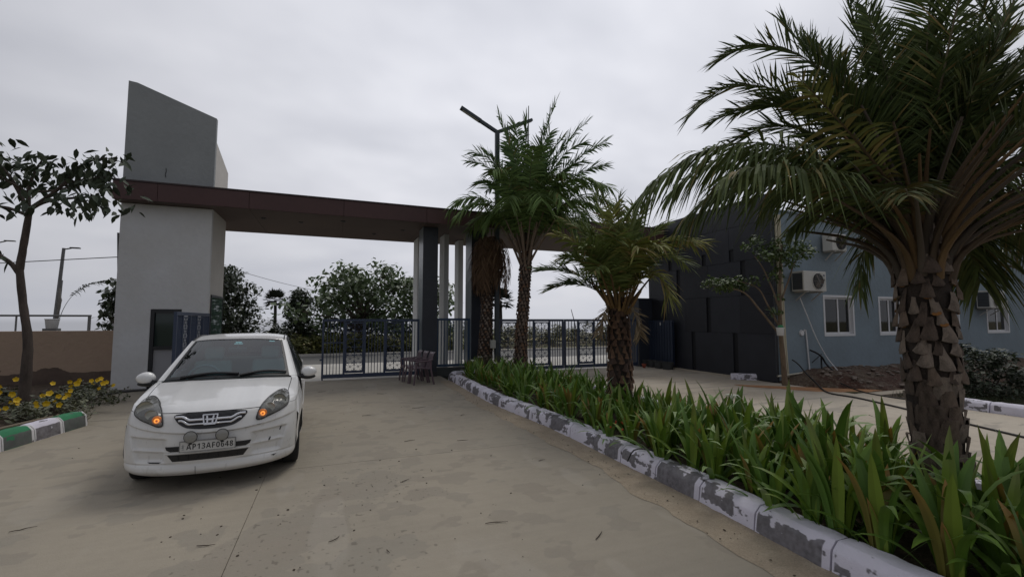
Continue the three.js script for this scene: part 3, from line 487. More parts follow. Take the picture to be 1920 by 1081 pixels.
{ // tapping conduit and cables by the wall
  tag(mesh('drain_conduit', tube([V(12.22, 2.36, -8.9), V(12.4, 1.9, -8.86), V(12.75, 1.1, -8.8), V(13.0, 0.6, -8.7), V(13.1, 0.22, -8.45)], 0.014, 24, 8), M.pvc, null), 'thin white conduit slanting down from the cream air conditioner', 'pipe');
  const rub = std([0.012, 0.012, 0.013], 0.5);
  tag(mesh('cable_bundle', merge([tube([V(12.55, 0.86, -8.9), V(12.7, 0.78, -8.82), V(12.86, 0.66, -8.78), V(12.95, 0.5, -8.75), V(13.0, 0.30, -8.6)], 0.026, 20, 8), tube([V(12.86, 0.66, -8.80), V(12.88, 0.45, -8.82), V(12.78, 0.28, -8.75), V(12.6, 0.2, -8.7)], 0.022, 20, 8), tube([V(12.6, 0.5, -8.9), V(12.75, 0.64, -8.84), V(12.95, 0.74, -8.85)], 0.012, 12, 6)]), rub, null), 'tangle of black cable hanging by the white tap pipe', 'cable');
  tag(mesh('garden_hose', tube([V(11.74, 0.62, -8.84), V(11.84, 0.52, -8.76), V(11.9, 0.30, -8.6), V(11.75, 0.06, -8.2), V(11.2, 0.03, -7.7), V(10.72, 0.018, -7.15), V(10.66, 0.018, -6.6), V(10.4, 0.018, -5.9), V(9.9, 0.018, -4.8), V(9.35, 0.018, -3.55), V(8.9, 0.018, -2.4), V(8.6, 0.018, -1)], 0.018, 80, 8), std([0.020, 0.017, 0.015], 0.5), null), 'black garden hose trailing from the wall pipes across the concrete', 'hose');
  tag(mesh('ground_cable', tube([V(12.5, 0.12, -8.3), V(12.0, 0.03, -7.5), V(11.6, 0.016, -6.9), V(11.45, 0.016, -6.2), V(11.5, 0.03, -5.6)], 0.014, 30, 6), std([0.018, 0.016, 0.014], 0.6), null), 'black cable lying along the edge of the dirt heap', 'cable');
}
{ // dirt heap along the wall with stones
  const NX = 70, NZ = 26, pos = [], uv = [], idx = [];
  for (let j = 0; j <= NZ; j++) for (let i = 0; i <= NX; i++) {
    const x = lerp(11.35, 24, i / NX), a = j / NZ, zed = -7.0 - 1.55 * sstep(12.9, 11.35, x) - 0.05, z = lerp(-8.99, zed + 0.12 * (fbm(x * 2, 4, 3, 0, 3) - 0.5), a);
    const h = (0.17 + 0.2 * fbm(x * 0.9, z * 0.9, 3, 0, 5)) * (1 - sstep(0.25, 1.0, a)) * sstep(11.3, 12.6, x) + 0.10 * (fbm(x * 3, z * 3, 4, 0, 9) - 0.4) * (1 - a) + 0.06 * Math.pow(1 - a, 0.3) - 0.03;
    pos.push(x, h + (a > 0.98 ? -0.03 : 0.02 * (hash2(i, j, 4) - 0.3)), z); uv.push(x, z);
  }
  for (let j = 0; j < NZ; j++) for (let i = 0; i < NX; i++) { const a = j * (NX + 1) + i, b = a + NX + 1; idx.push(a, b, a + 1, a + 1, b, b + 1); }
  const g = new THREE.BufferGeometry(); g.setAttribute('position', new THREE.Float32BufferAttribute(pos, 3)); g.setAttribute('uv', new THREE.Float32BufferAttribute(uv, 2)); g.setIndex(idx); g.computeVertexNormals();
  const tx = dataTex(512, 512, (u, v) => { const n = fbm(u * 7, v * 7, 5, 7, 121), m = fbm(u * 50, v * 50, 4, 50, 123); return mixc(mixc([0.095, 0.046, 0.03], [0.135, 0.095, 0.065], sstep(0.4, 0.65, n)), [0.20, 0.165, 0.13], sstep(0.62, 0.7, m) * 0.6).map((q) => q * (0.6 + 0.7 * m)); });
  struct('dirt_heap', norm(g), std([1, 1, 1], 1, { map: rep(tx, 0.5), bumpMap: rep(grainBump, 1.2), bumpScale: 0.03 }));
  const R = rng(77), pc = [];
  for (let i = 0; i < 260; i++) { const x = 12 + R() * 9, a = R(), z = lerp(-8.9, -7.1, a), s = 0.02 + 0.07 * R() * R(); const q = new THREE.IcosahedronGeometry(s, 0); q.scale(1.3, 0.55, 1); q.rotateY(R() * 6); q.translate(x, 0.03 + (0.17 + 0.2 * fbm(x * 0.9, z * 0.9, 3, 0, 5)) * (1 - sstep(0.25, 1.0, a)) + 0.03, z); pc.push(q); }
  stuffTop('rubble', merge(pc), std([1, 1, 1], 1, { map: rep(blotch([0.21, 0.17, 0.14], 0.5, 8, 131), 3) }), 'broken stones and rubble strewn on the dirt heap by the blue wall', 'rubble');
}
// ------------------------------------------------------------------ palms
const vcol = (extra = {}) => phys([1, 1, 1], 0.62, { vertexColors: true, ...extra });
M.frond = vcol({ transmission: 0.12, thickness: 0, roughness: 0.72, specularIntensity: 0.4 });
M.petiole = std([1, 1, 1], 0.7, { vertexColors: true });
const UP = V(0, 1, 0);
// one frond: a grooved midrib along a Bezier curve and two ranks of leaflets
function frond(P, o, R) {
  const c = new THREE.CubicBezierCurve3(...P), N = o.n, ribPos = [], ribCol = [], lp = [], lc = [];
  const pt = c.getSpacedPoints(N + 8), rib = [];
  const frame = (i) => { const a = pt[Math.max(0, i - 1)], b = pt[Math.min(pt.length - 1, i + 1)], T = b.clone().sub(a).normalize(); let S = new THREE.Vector3().crossVectors(T, o.ref || UP); if (S.lengthSq() < 0.02) S.crossVectors(T, V(P[3].x - P[0].x, 0.01, P[3].z - P[0].z)).cross(T); S.normalize(); const Nn = new THREE.Vector3().crossVectors(S, T).normalize(); return { T, S, Nn }; };
  for (let i = 0; i < pt.length; i += 2) {
    const f = frame(i), t = i / (pt.length - 1), w = lerp(o.rw, o.rw * 0.12, Math.pow(t, 0.7)) * (t < 0.06 ? lerp(1.9, 1, t / 0.06) : 1), h = w * 0.55;
    rib.push([pt[i].clone().addScaledVector(f.S, w), pt[i].clone().addScaledVector(f.Nn, h), pt[i].clone().addScaledVector(f.S, -w), pt[i].clone().addScaledVector(f.Nn, -h), t]);
  }
  for (let i = 0; i < rib.length - 1; i++) for (let k = 0; k < 4; k++) {
    const A = rib[i][k], B = rib[i][(k + 1) % 4], C = rib[i + 1][k], D = rib[i + 1][(k + 1) % 4];
    for (const q of [A, B, C, B, D, C]) ribPos.push(q.x, q.y, q.z); const cc = mixc(o.ribA, o.ribB, Math.min(1, rib[i][4] * 2)); for (let q = 0; q < 6; q++) ribCol.push(...cc);
  }
  const start = o.start || 0.12;
  for (let i = 0; i < N; i++) for (const side of [-1, 1]) {
    const u = start + (1 - start) * (i + 0.5 + (R() - 0.5) * 0.7) / N, k = Math.min(pt.length - 2, Math.floor(u * (pt.length - 1))), f = frame(k), p = pt[k].clone().lerp(pt[k + 1], u * (pt.length - 1) - k);
    const e = (u - start) / (1 - start), prof = e < 0.3 ? lerp(0.45, 1, e / 0.3) : lerp(1, o.tip || 0.45, Math.pow((e - 0.3) / 0.7, 1.5));
    const len = o.len * prof * (0.8 + 0.4 * R()), ang = lerp(o.a0 || 1.2, o.a1 || 0.55, e) + (R() - 0.5) * 0.25, lift = (o.lift === undefined ? 0.35 : o.lift) + (R() - 0.5) * (o.mess === undefined ? 0.7 : o.mess);
    const d = f.T.clone().multiplyScalar(Math.cos(ang)).addScaledVector(f.S, side * Math.sin(ang)).addScaledVector(f.Nn, lift * Math.sin(ang)).normalize();
    let wd = new THREE.Vector3().crossVectors(d, f.Nn).normalize(); wd.applyAxisAngle(d, (R() - 0.5) * 1.2 + side * 0.35);
    const sag = o.sag * len * (0.5 + R()), W = o.w * (0.75 + 0.5 * R());
    const shade = 0.72 + 0.55 * R(); let col = mixc(o.c1, o.c2, R()); if (R() < (o.dry || 0)) col = mixc(col, o.c3 || [0.26, 0.19, 0.07], 0.5 + 0.5 * R()); col = col.map((q) => q * shade);
    const seg = 3, prev = []; 
    for (let s = 0; s <= seg; s++) { const q = s / seg, c0 = p.clone().addScaledVector(d, len * q); c0.y -= sag * q * q; const hw = W * [0.45, 1, 0.78, 0][s] * 0.5; prev.push([c0.clone().addScaledVector(wd, hw), c0.clone().addScaledVector(wd, -hw)]); }
    for (let s = 0; s < seg; s++) { const [A, B] = prev[s], [C, D] = prev[s + 1]; const tri = s < seg - 1 ? [A, B, C, B, D, C] : [A, B, C]; for (const q of tri) { lp.push(q.x, q.y, q.z); lc.push(...col); } }
  }
  return { rib: soup(ribPos, ribCol), leaf: soup(lp, lc) };
}
function addFrond(palm, P, o, R, label) {
  const { rib, leaf } = frond(P, o, R); const f = mesh('frond', rib, M.petiole, palm); mesh('leaflets', leaf, M.frond, f); if (label) f.userData.label = label; return f;
}
// clipped leaf bases that armour a trunk
function bootGeo(w, h, out, kind, seed) {
  const R = rng(seed), j = (s) => (R() - 0.5) * s, rows = kind === 'down'
    ? [[1, 0.34, 0.15], [0.70, 0.46, 0.55], [0.34, 0.62, 0.9], [0.0, 0.74 + 0.2 * R(), 0.9 + 0.3 * R()]] : [[0, 0.98, 0.12], [0.4, 0.96, 0.45], [0.78, 0.78, 0.85], [1, 0.6, 1.0]];
  const pos = [], idx = []; const cols = 5;
  rows.forEach(([y, hw, o], r) => { for (let c = 0; c < cols; c++) { const s = c / (cols - 1) * 2 - 1; pos.push(s * hw * w / 2 + j(w * 0.06), y * h + j(h * 0.05) - (kind === 'down' ? (1 - y) * 0.12 * h * s * s * -1 : 0), o * out * (1 - 0.62 * s * s) + 0.004 + j(out * 0.1)); } });
  for (let r = 0; r < 3; r++) for (let c = 0; c < cols - 1; c++) { const a = r * cols + c, b = a + cols; kind === 'down' ? idx.push(a, b, a + 1, a + 1, b, b + 1) : idx.push(a, a + 1, b, a + 1, b + 1, b); }
  const n = pos.length / 3, last = 3 * cols;                       // the cut face under or over the lip
  for (let c = 0; c < cols; c++) { pos.push(pos[(last + c) * 3] * 0.86, pos[(last + c) * 3 + 1] + (kind === 'down' ? h * 0.05 : -h * 0.05), -0.02); }
  for (let c = 0; c < cols - 1; c++) { const a = last + c, b = n + c; idx.push(a, b, a + 1, a + 1, b, b + 1); }
  const g = new THREE.BufferGeometry(); g.setAttribute('position', new THREE.Float32BufferAttribute(pos, 3)); g.setIndex(idx); const q = metreUV(norm(g)); q.computeVertexNormals(); return toCreasedNormals(q, 0.7);
}
M.bark = std([1, 1, 1], 0.95, { map: rep(blotch([0.042, 0.031, 0.025], 0.7, 8, 501), 2.5), bumpMap: rep(grainBump, 3), bumpScale: 0.012 });
M.boot = [0, 1, 2].map((i) => std([1, 1, 1], 0.9, { map: rep(blotch([[0.145, 0.105, 0.078], [0.095, 0.068, 0.052], [0.215, 0.17, 0.135]][i], 0.7, 8, 511 + i), 4, 2), bumpMap: rep(grainBump, 5, 1.5), bumpScale: 0.008 }));
M.bootRed = [0, 1, 2].map((i) => std([1, 1, 1], 0.9, { map: rep(blotch([[0.105, 0.058, 0.036], [0.07, 0.042, 0.03], [0.15, 0.085, 0.05]][i], 0.7, 8, 521 + i), 4, 2), bumpMap: rep(grainBump, 5, 1.5), bumpScale: 0.008 }));
M.cut = std([0.34, 0.15, 0.04], 0.85, { bumpMap: rep(grainBump, 5), bumpScale: 0.004 });
function trunk(palm, path, radii, boots, R) {
  const c = new THREE.CatmullRomCurve3(path), t = mesh('trunk', limb(path, radii, 30, 16, 0.05, 5), M.bark, palm);
  if (!boots) return t;
  const len = c.getLength(), geo = { down: [0, 1, 2, 3, 4].map((i) => bootGeo(boots.w * (0.85 + 0.08 * i), boots.h * (1.1 - 0.07 * i), boots.out * (0.7 + 0.15 * i), 'down', 40 + i)), up: [0, 1, 2, 3, 4].map((i) => bootGeo(boots.w * 1.05, boots.h * 0.95, boots.out * 0.8, 'up', 50 + i)) };
  const rows = Math.floor(len / boots.step); let k = 0;
  for (let r = 0; r < rows; r++) {
    const s = (r + 0.4) / rows, p = c.getPointAt(s), q = s * (radii.length - 1), i = Math.min(radii.length - 2, Math.floor(q)), rad = lerp(radii[i], radii[i + 1], q - i) * 0.97;
    for (let b = 0; b < boots.per; b++) {
      if (boots.skip && R() < boots.skip) continue; const a = (b + (r % 2) * 0.5) / boots.per * Math.PI * 2 + r * 0.11 + (R() - 0.5) * 0.14, kind = s > boots.flip ? 'down' : 'up', m = boots.mats[Math.floor(R() * 3)];
      const o = mesh('leaf_base', geo[kind][Math.floor(R() * 5)], m, t); o.position.set(p.x + Math.sin(a) * rad, p.y + (R() - 0.5) * boots.step * 0.3, p.z + Math.cos(a) * rad); o.rotation.set((R() - 0.5) * 0.16, a, (R() - 0.5) * 0.42, 'YXZ'); const sc = 0.78 + R() * 0.42; o.scale.set(sc, sc, sc * (0.8 + R() * 0.4));
      if (kind === 'down' && R() < boots.fresh * sstep(0.45, 0.75, s)) { const cut = mesh('leaf_base', boots.cutGeo, M.cut, t); cut.position.copy(o.position); cut.rotation.copy(o.rotation); cut.translateZ(boots.out * 0.62); cut.translateY(boots.h * 0.07); }
      k++;
    }
  }
  return t;
}
const cutFace = (w) => { const g = new THREE.CylinderGeometry(w, w * 0.8, 0.012, 7); g.scale(1, 1, 0.55); g.rotateX(1.05); return norm(g); };
// view-aligned measuring: right, up and away as seen from the road, used to lay out the fronds that show
const vR = V(Math.cos(0.375), 0, Math.sin(0.375)), vF = V(Math.sin(0.375), 0, -Math.cos(0.375));
const at = (B, r, u, f = 0) => B.clone().addScaledVector(vR, r).addScaledVector(UP, u).addScaledVector(vF, f);
const bez = (B, a) => [at(B, ...a[0]), at(B, ...a[1]), at(B, ...a[2]), at(B, ...a[3])];

{ // the big palm on the right
  const R = rng(901), B = V(4.66, 0.0, -2.25), palm = thing('date_palm', 'big date palm nearest the camera with a scaly grey trunk, right of the road', 'palm tree', [B.x, 0, B.z]);
  const path = [V(0, 0, 0), V(0.02, 0.6, -0.02), V(0.0, 1.3, -0.03), V(0.03, 2.0, -0.05), V(0.06, 2.62, -0.07)];
  trunk(palm, path, [0.175, 0.168, 0.166, 0.168, 0.175, 0.155], { w: 0.118, h: 0.175, out: 0.042, step: 0.112, per: 9, skip: 0.1, flip: 0.42, mats: M.boot, fresh: 0.35, cutGeo: cutFace(0.034), wild: 1 }, R);
  const C = V(0.05, 2.42, -0.06);
  const dark = { n: 112, len: 0.42, w: 0.019, sag: 0.10, mess: 1.0, rw: 0.022, ribA: [0.11, 0.075, 0.042], ribB: [0.075, 0.075, 0.035], c1: [0.055, 0.085, 0.028], c2: [0.105, 0.138, 0.042], dry: 0.06 };
  const droop = { ...dark, n: 96, sag: 0.7, len: 0.55, w: 0.025, lift: 0.05, c1: [0.065, 0.096, 0.032], c2: [0.12, 0.150, 0.048] };
  const pale = { ...dark, sag: 0.5, len: 0.40, w: 0.026, mess: 2.4, c1: [0.11, 0.13, 0.035], c2: [0.19, 0.19, 0.05], dry: 0.25, c3: [0.20, 0.15, 0.05], ribA: [0.11, 0.065, 0.035], ribB: [0.10, 0.07, 0.035] };
  const D = 3.83, seen = ([r, u, f]) => [(3.59 + r) * (D + f) / D - 3.59, (0.9 + u) * (D + f) / D - 0.72, f];      // lengths below are as they appear at the trunk's distance
  const F = (a, o, l) => addFrond(palm, bez(C, [a[0], seen(a[1]), seen(a[2]), seen(a[3])]), o, R, l);
  // silhouettes on the left
  F([[-0.10, 0.25, 0], [-0.45, 1.25, 0.05], [-1.15, 1.85, 0.1], [-1.74, 1.38, 0.15]], dark);
  F([[-0.12, 0.22, 0], [-0.65, 0.95, 0.25], [-1.45, 1.55, 0.3], [-1.97, 0.90, 0.35]], dark);
  F([[-0.12, 0.2, 0], [-0.5, 0.85, 0.5], [-1.15, 1.25, 0.7], [-1.80, 0.82, 0.8]], dark);
  F([[-0.14, 0.1, 0], [-0.8, 0.75, -0.1], [-1.75, 0.95, -0.05], [-2.42, 0.16, 0.05]], droop);
  F([[-0.14, 0.1, 0], [-0.7, 0.62, 0.35], [-1.5, 0.85, 0.6], [-2.15, 0.22, 0.8]], droop);
  F([[-0.15, 0.05, 0], [-0.7, 0.45, 0.15], [-1.45, 0.55, 0.25], [-2.02, 0.0, 0.35]], droop);
  F([[-0.14, 0.05, 0], [-0.6, 0.38, -0.3], [-1.2, 0.62, -0.5], [-1.7, 0.32, -0.6]], droop);
  F([[-0.14, 0.0, 0.1], [-0.55, 0.35, 0.4], [-0.95, 0.42, 0.6], [-1.35, 0.1, 0.8]], { ...droop, len: 0.4 });
  F([[-0.13, 0.0, 0.1], [-0.5, 0.22, 0.2], [-0.8, 0.2, 0.35], [-1.12, -0.1, 0.4]], { ...droop, n: 60, len: 0.34 });
  F([[-0.1, 0.0, 0.12], [-0.3, 0.15, 0.45], [-0.52, -0.05, 0.6], [-0.56, -0.62, 0.62]], { ...droop, n: 48, len: 0.34, lift: 0.3 });
  F([[0.12, 0.0, 0.1], [0.3, 0.15, 0.3], [0.46, -0.05, 0.4], [0.5, -0.42, 0.42]], { ...droop, n: 44, len: 0.28 });
  // the torn yellowing frond leaning toward the road
  F([[-0.12, 0.12, -0.1], [-0.32, 0.45, -0.35], [-0.62, 0.85, -0.55], [-0.98, 1.25, -0.7]], { ...pale, n: 36, rw: 0.024, start: 0.3 }, 'yellowing torn frond');
  F([[-0.1, 0.05, -0.16], [-0.14, 0.28, -0.35], [-0.10, 0.32, -0.62], [-0.06, 0.18, -0.95]], { ...pale, n: 44, len: 0.34, w: 0.026, mess: 0.8, dry: 0.2, c1: [0.055, 0.075, 0.025], c2: [0.10, 0.11, 0.035] });
  const F0 = F, G = (a, o, l) => addFrond(palm, bez(C, a), o, R, l);
  // upright fronds that leave the top of the frame
  for (const [r, u, f, b] of [[0.06, 2.6, -0.25, 0.02], [0.32, 2.55, -0.2, 0.1], [0.75, 2.5, -0.1, 0.25], [-0.35, 2.6, 0.3, -0.15], [-0.75, 2.35, 0.6, -0.3], [1.2, 2.2, 0.3, 0.4], [0.4, 2.6, 0.9, 0.1], [1.55, 1.9, -0.2, 0.6], [-0.15, 2.5, 1.1, 0], [0.9, 2.3, 1.0, 0.3], [0.0, 2.45, -0.7, 0.02], [0.55, 2.4, -0.75, 0.2]])
    G([[b * 0.3, 0.2, 0], [b + r * 0.12, 0.9, f * 0.2], [b + r * 0.35, 1.75, f * 0.55], [r, u, f]], { ...dark, n: 110, len: 0.46, rw: 0.024, ribB: [0.12, 0.10, 0.055], start: 0.16 });
  // right-hand side, arching and hanging
  for (const [r, u, f, h] of [[1.9, 0.9, 0.1, 1.35], [2.0, 0.35, -0.35, 1.0], [1.75, 0.05, 0.4, 0.7], [1.35, -0.2, -0.1, 0.45], [1.5, 1.3, 0.6, 1.6], [1.25, 0.5, -0.85, 0.9], [1.0, -0.35, 0.5, 0.35], [1.6, 0.2, 0.9, 0.8], [0.75, 0.75, -1.1, 1.0], [1.3, 1.7, 0.2, 1.5], [1.7, 1.5, 0.4, 1.7], [1.1, 1.0, 0.9, 1.2], [2.1, 0.8, 0.7, 1.3], [1.0, 1.7, -0.3, 1.4], [0.8, 0.3, 0.9, 0.6], [0.9, 1.9, 0.6, 1.7], [1.5, 2.1, 0.9, 1.9], [0.5, 2.1, 0.4, 1.6], [1.9, 1.7, 1.2, 1.8], [0.35, 1.5, -0.5, 1.3], [1.2, 2.3, 1.4, 1.9], [2.3, 1.3, 1.2, 1.6], [0.7, 1.3, 1.3, 1.2]])
    G([[0.13, 0.1, 0], [r * 0.3, h * 0.75, f * 0.3], [r * 0.7, h, f * 0.7], [r, u, f]], { ...(u < 0.6 ? droop : dark), c2: [0.13, 0.15, 0.05], w: 0.026, rw: 0.018 });
  // back fill
  for (const [r, u, f, h] of [[-0.9, 0.9, 1.5, 1.3], [-0.2, 1.2, 1.8, 1.5], [0.7, 0.8, 1.7, 1.2], [-1.1, 0.8, 1.3, 1.1], [0.5, 0.5, 1.5, 0.9], [-1.1, 1.5, 0.9, 1.8], [-0.7, 1.9, 0.3, 1.6], [-1.4, 1.0, 0.5, 1.35], [-0.9, 0.5, 0.2, 0.75], [-0.55, 1.2, 0.7, 1.0], [-0.3, 1.8, 0.5, 1.3], [0.2, 1.7, 0.9, 1.3], [-0.9, 1.3, -0.1, 1.2], [-1.2, 0.7, 0.9, 0.95], [0.6, 1.4, 0.5, 1.1], [-0.6, 0.6, 0.8, 0.7], [-0.45, 2.0, -0.1, 1.6], [-0.8, 1.7, 0.9, 1.5], [-1.25, 1.25, 0.2, 1.35]])
    G([[0.03 * Math.sign(r), 0.1, 0.1], [r * 0.3, h * 0.75, f * 0.3], [r * 0.7, h, f * 0.7], [r, u, f]], dark);
  // bare petioles crowding out of the trunk head
  const petM = [], pet = [[0.10, 0.068, 0.042], [0.085, 0.066, 0.05], [0.14, 0.085, 0.036]]; for (let i = 0; i < 6; i++) petM.push(std(pet[i % 3].map((q) => q * (i < 3 ? 0.75 : 1.1)), 0.8));
  for (let i = 0; i < 96; i++) { const a = i * 2.4, lv = i / 96, e = lerp(0.30, 0.95, lv) + (R() - 0.5) * 0.2, l = 0.55 + R() * 0.45, r0 = lerp(0.18, 0.11, lv), b = V(0.05 + Math.sin(a) * r0, lerp(2.02, 2.5, lv), -0.06 + Math.cos(a) * r0), up = V(Math.sin(a) * 0.35, 0.94, Math.cos(a) * 0.35), d = V(Math.sin(a) * Math.cos(e), Math.sin(e), Math.cos(a) * Math.cos(e)); const p1 = b.clone().addScaledVector(up, 0.2), p2 = p1.clone().addScaledVector(up.clone().lerp(d, 0.6).normalize(), l * 0.4), p3 = p2.clone().addScaledVector(d, l * 0.6); mesh('petiole', limb([b, p1, p2, p3], [0.036, 0.026, 0.017, 0.009], 8, 6, 0.08, i), petM[i % 6], palm); }
}
{ // tall palm mid-way, slim knobbly trunk
  const R = rng(902), B = V(4.86, 0, -11.7), palm = thing('date_palm', 'tall date palm with a slim rough trunk, right of the street lamp', 'palm tree', [B.x, 0, B.z]);
  const path = [V(-0.02, 0, 0), V(0.02, 1.0, 0), V(0.1, 2.2, 0), V(0.17, 3.2, -0.02), V(0.24, 3.9, -0.03)];
  trunk(palm, path, [0.185, 0.165, 0.15, 0.148, 0.16, 0.13], { w: 0.10, h: 0.11, out: 0.036, step: 0.095, per: 10, flip: 0.0, mats: [M.boot[1], M.bootRed[2], M.boot[0]], fresh: 0, cutGeo: cutFace(0.02) }, R);
  const C = V(0.19, 3.5, -0.02), s = 1.0;
  const dk = { n: 66, len: 0.70, tip: 0.6, w: 0.044, a0: 1.3, a1: 0.8, lift: 0.15, mess: 0.6, sag: 0.12, rw: 0.024, start: 0.30, ribA: [0.16, 0.12, 0.085], ribB: [0.10, 0.10, 0.05], c1: [0.075, 0.135, 0.048], c2: [0.13, 0.21, 0.07], dry: 0.03 };
  const dr = { ...dk, sag: 0.5, lift: 0.1, len: 0.70, c1: [0.10, 0.165, 0.05], c2: [0.16, 0.24, 0.07] };
  const F = (r, u, f, cr, cu, o) => addFrond(palm, bez(C, [[0.03 * Math.sign(r), 0.02, 0], [cr * 0.35, cu * 0.55, f * 0.3], [cr, cu, f * 0.7], [r, u, f]]), o, R);
  F(-0.78, 4.15, 0.2, -0.25, 2.9, dk); F(-0.30, 4.1, 0.5, -0.12, 3.0, dk); F(0.85, 4.5, 0.1, 0.35, 3.2, dk); F(1.75, 3.95, 0.2, 0.75, 3.1, dk); F(2.35, 3.35, 0.1, 1.25, 3.0, dk);
  F(2.25, 2.55, -0.2, 1.2, 2.55, dk); F(-1.62, 2.75, 0.0, -0.75, 2.75, dk); F(-1.2, 3.3, 0.8, -0.5, 2.8, dk); F(2.55, 1.45, 0.0, 1.5, 2.25, dr); F(2.1, 1.1, -0.6, 1.2, 2.05, dr);
  F(-2.15, 1.4, 0.0, -1.3, 2.25, dr); F(-1.9, 1.05, -0.5, -1.2, 2.0, dr); F(-1.2, 1.2, 1.2, -0.6, 2.0, dr); F(0.35, 1.2, -1.5, 0.25, 2.05, dr); F(0.9, 1.3, -1.3, 0.6, 2.1, dr);
  F(-0.5, 1.25, -1.3, -0.3, 1.9, dr); F(2.0, 1.35, 1.2, 1.2, 2.2, dr); F(1.2, 1.2, 1.6, 0.7, 2.1, dr); F(1.6, 2.2, 1.0, 0.8, 2.7, dk); F(-1.2, 2.2, 1.0, -0.6, 2.5, dk); F(0.4, 3.4, 1.1, 0.2, 2.9, dk);
  F(0.6, 3.2, -0.9, 0.25, 2.7, dk); F(-0.5, 2.9, -0.9, -0.2, 2.5, dk); F(1.5, 2.4, -0.9, 0.75, 2.5, dk); F(1.3, 0.75, -0.4, 0.85, 1.6, dr); F(-1.15, 0.9, -0.3, -0.75, 1.65, dr); F(1.9, 0.8, 0.5, 1.2, 1.7, dr); F(-1.6, 0.95, 0.5, -1, 1.8, dr); F(-1.3, 1.9, -0.7, -0.65, 2.3, dk); F(1.0, 2.0, -1.2, 0.5, 2.3, dr); F(2.5, 2.1, 0.4, 1.4, 2.6, dr); F(-1.5, 2.9, -0.3, -0.7, 2.9, dk); F(1.6, 3.1, -0.5, 0.8, 3.0, dk); F(0.2, 2.6, -1.5, 0.1, 2.8, dr); F(-0.9, 2.0, -1.4, -0.5, 2.5, dr); F(1.9, 1.8, -1.0, 1.0, 2.5, dr); F(-0.6, 3.5, -0.4, -0.25, 2.9, dk); F(1.1, 3.6, 0.4, 0.5, 3.0, dk); F(0.0, 3.9, -0.2, 0, 2.8, dk);
  for (const [r, u] of [[0.08, 4.4], [0.5, 3.75]]) mesh('spear_leaf', limb([at(C, 0.03, 0.3), at(C, r * 0.5, 2.0), at(C, r, u)], [0.05, 0.04, 0.012], 8, 5, 0, 3), std([0.035, 0.06, 0.03], 0.6), palm);
  for (let i = 0; i < 26; i++) { const a = i * 2.4, e = 0.95 + R() * 0.35, l = 0.9 + R() * 0.5, b = V(0.17 + Math.sin(a) * 0.15, 3.25 + (i % 5) * 0.13, Math.cos(a) * 0.15), d = V(Math.sin(a) * Math.cos(e), Math.sin(e), Math.cos(a) * Math.cos(e)); mesh('petiole', limb([b, b.clone().addScaledVector(d, l * 0.5).add(V(Math.sin(a) * -0.03, 0, 0)), b.clone().addScaledVector(d, l)], [0.034, 0.02, 0.014], 6, 5, 0.05, i), M.bark2 || (M.bark2 = std([0.17, 0.125, 0.09], 0.85)), palm); }
}
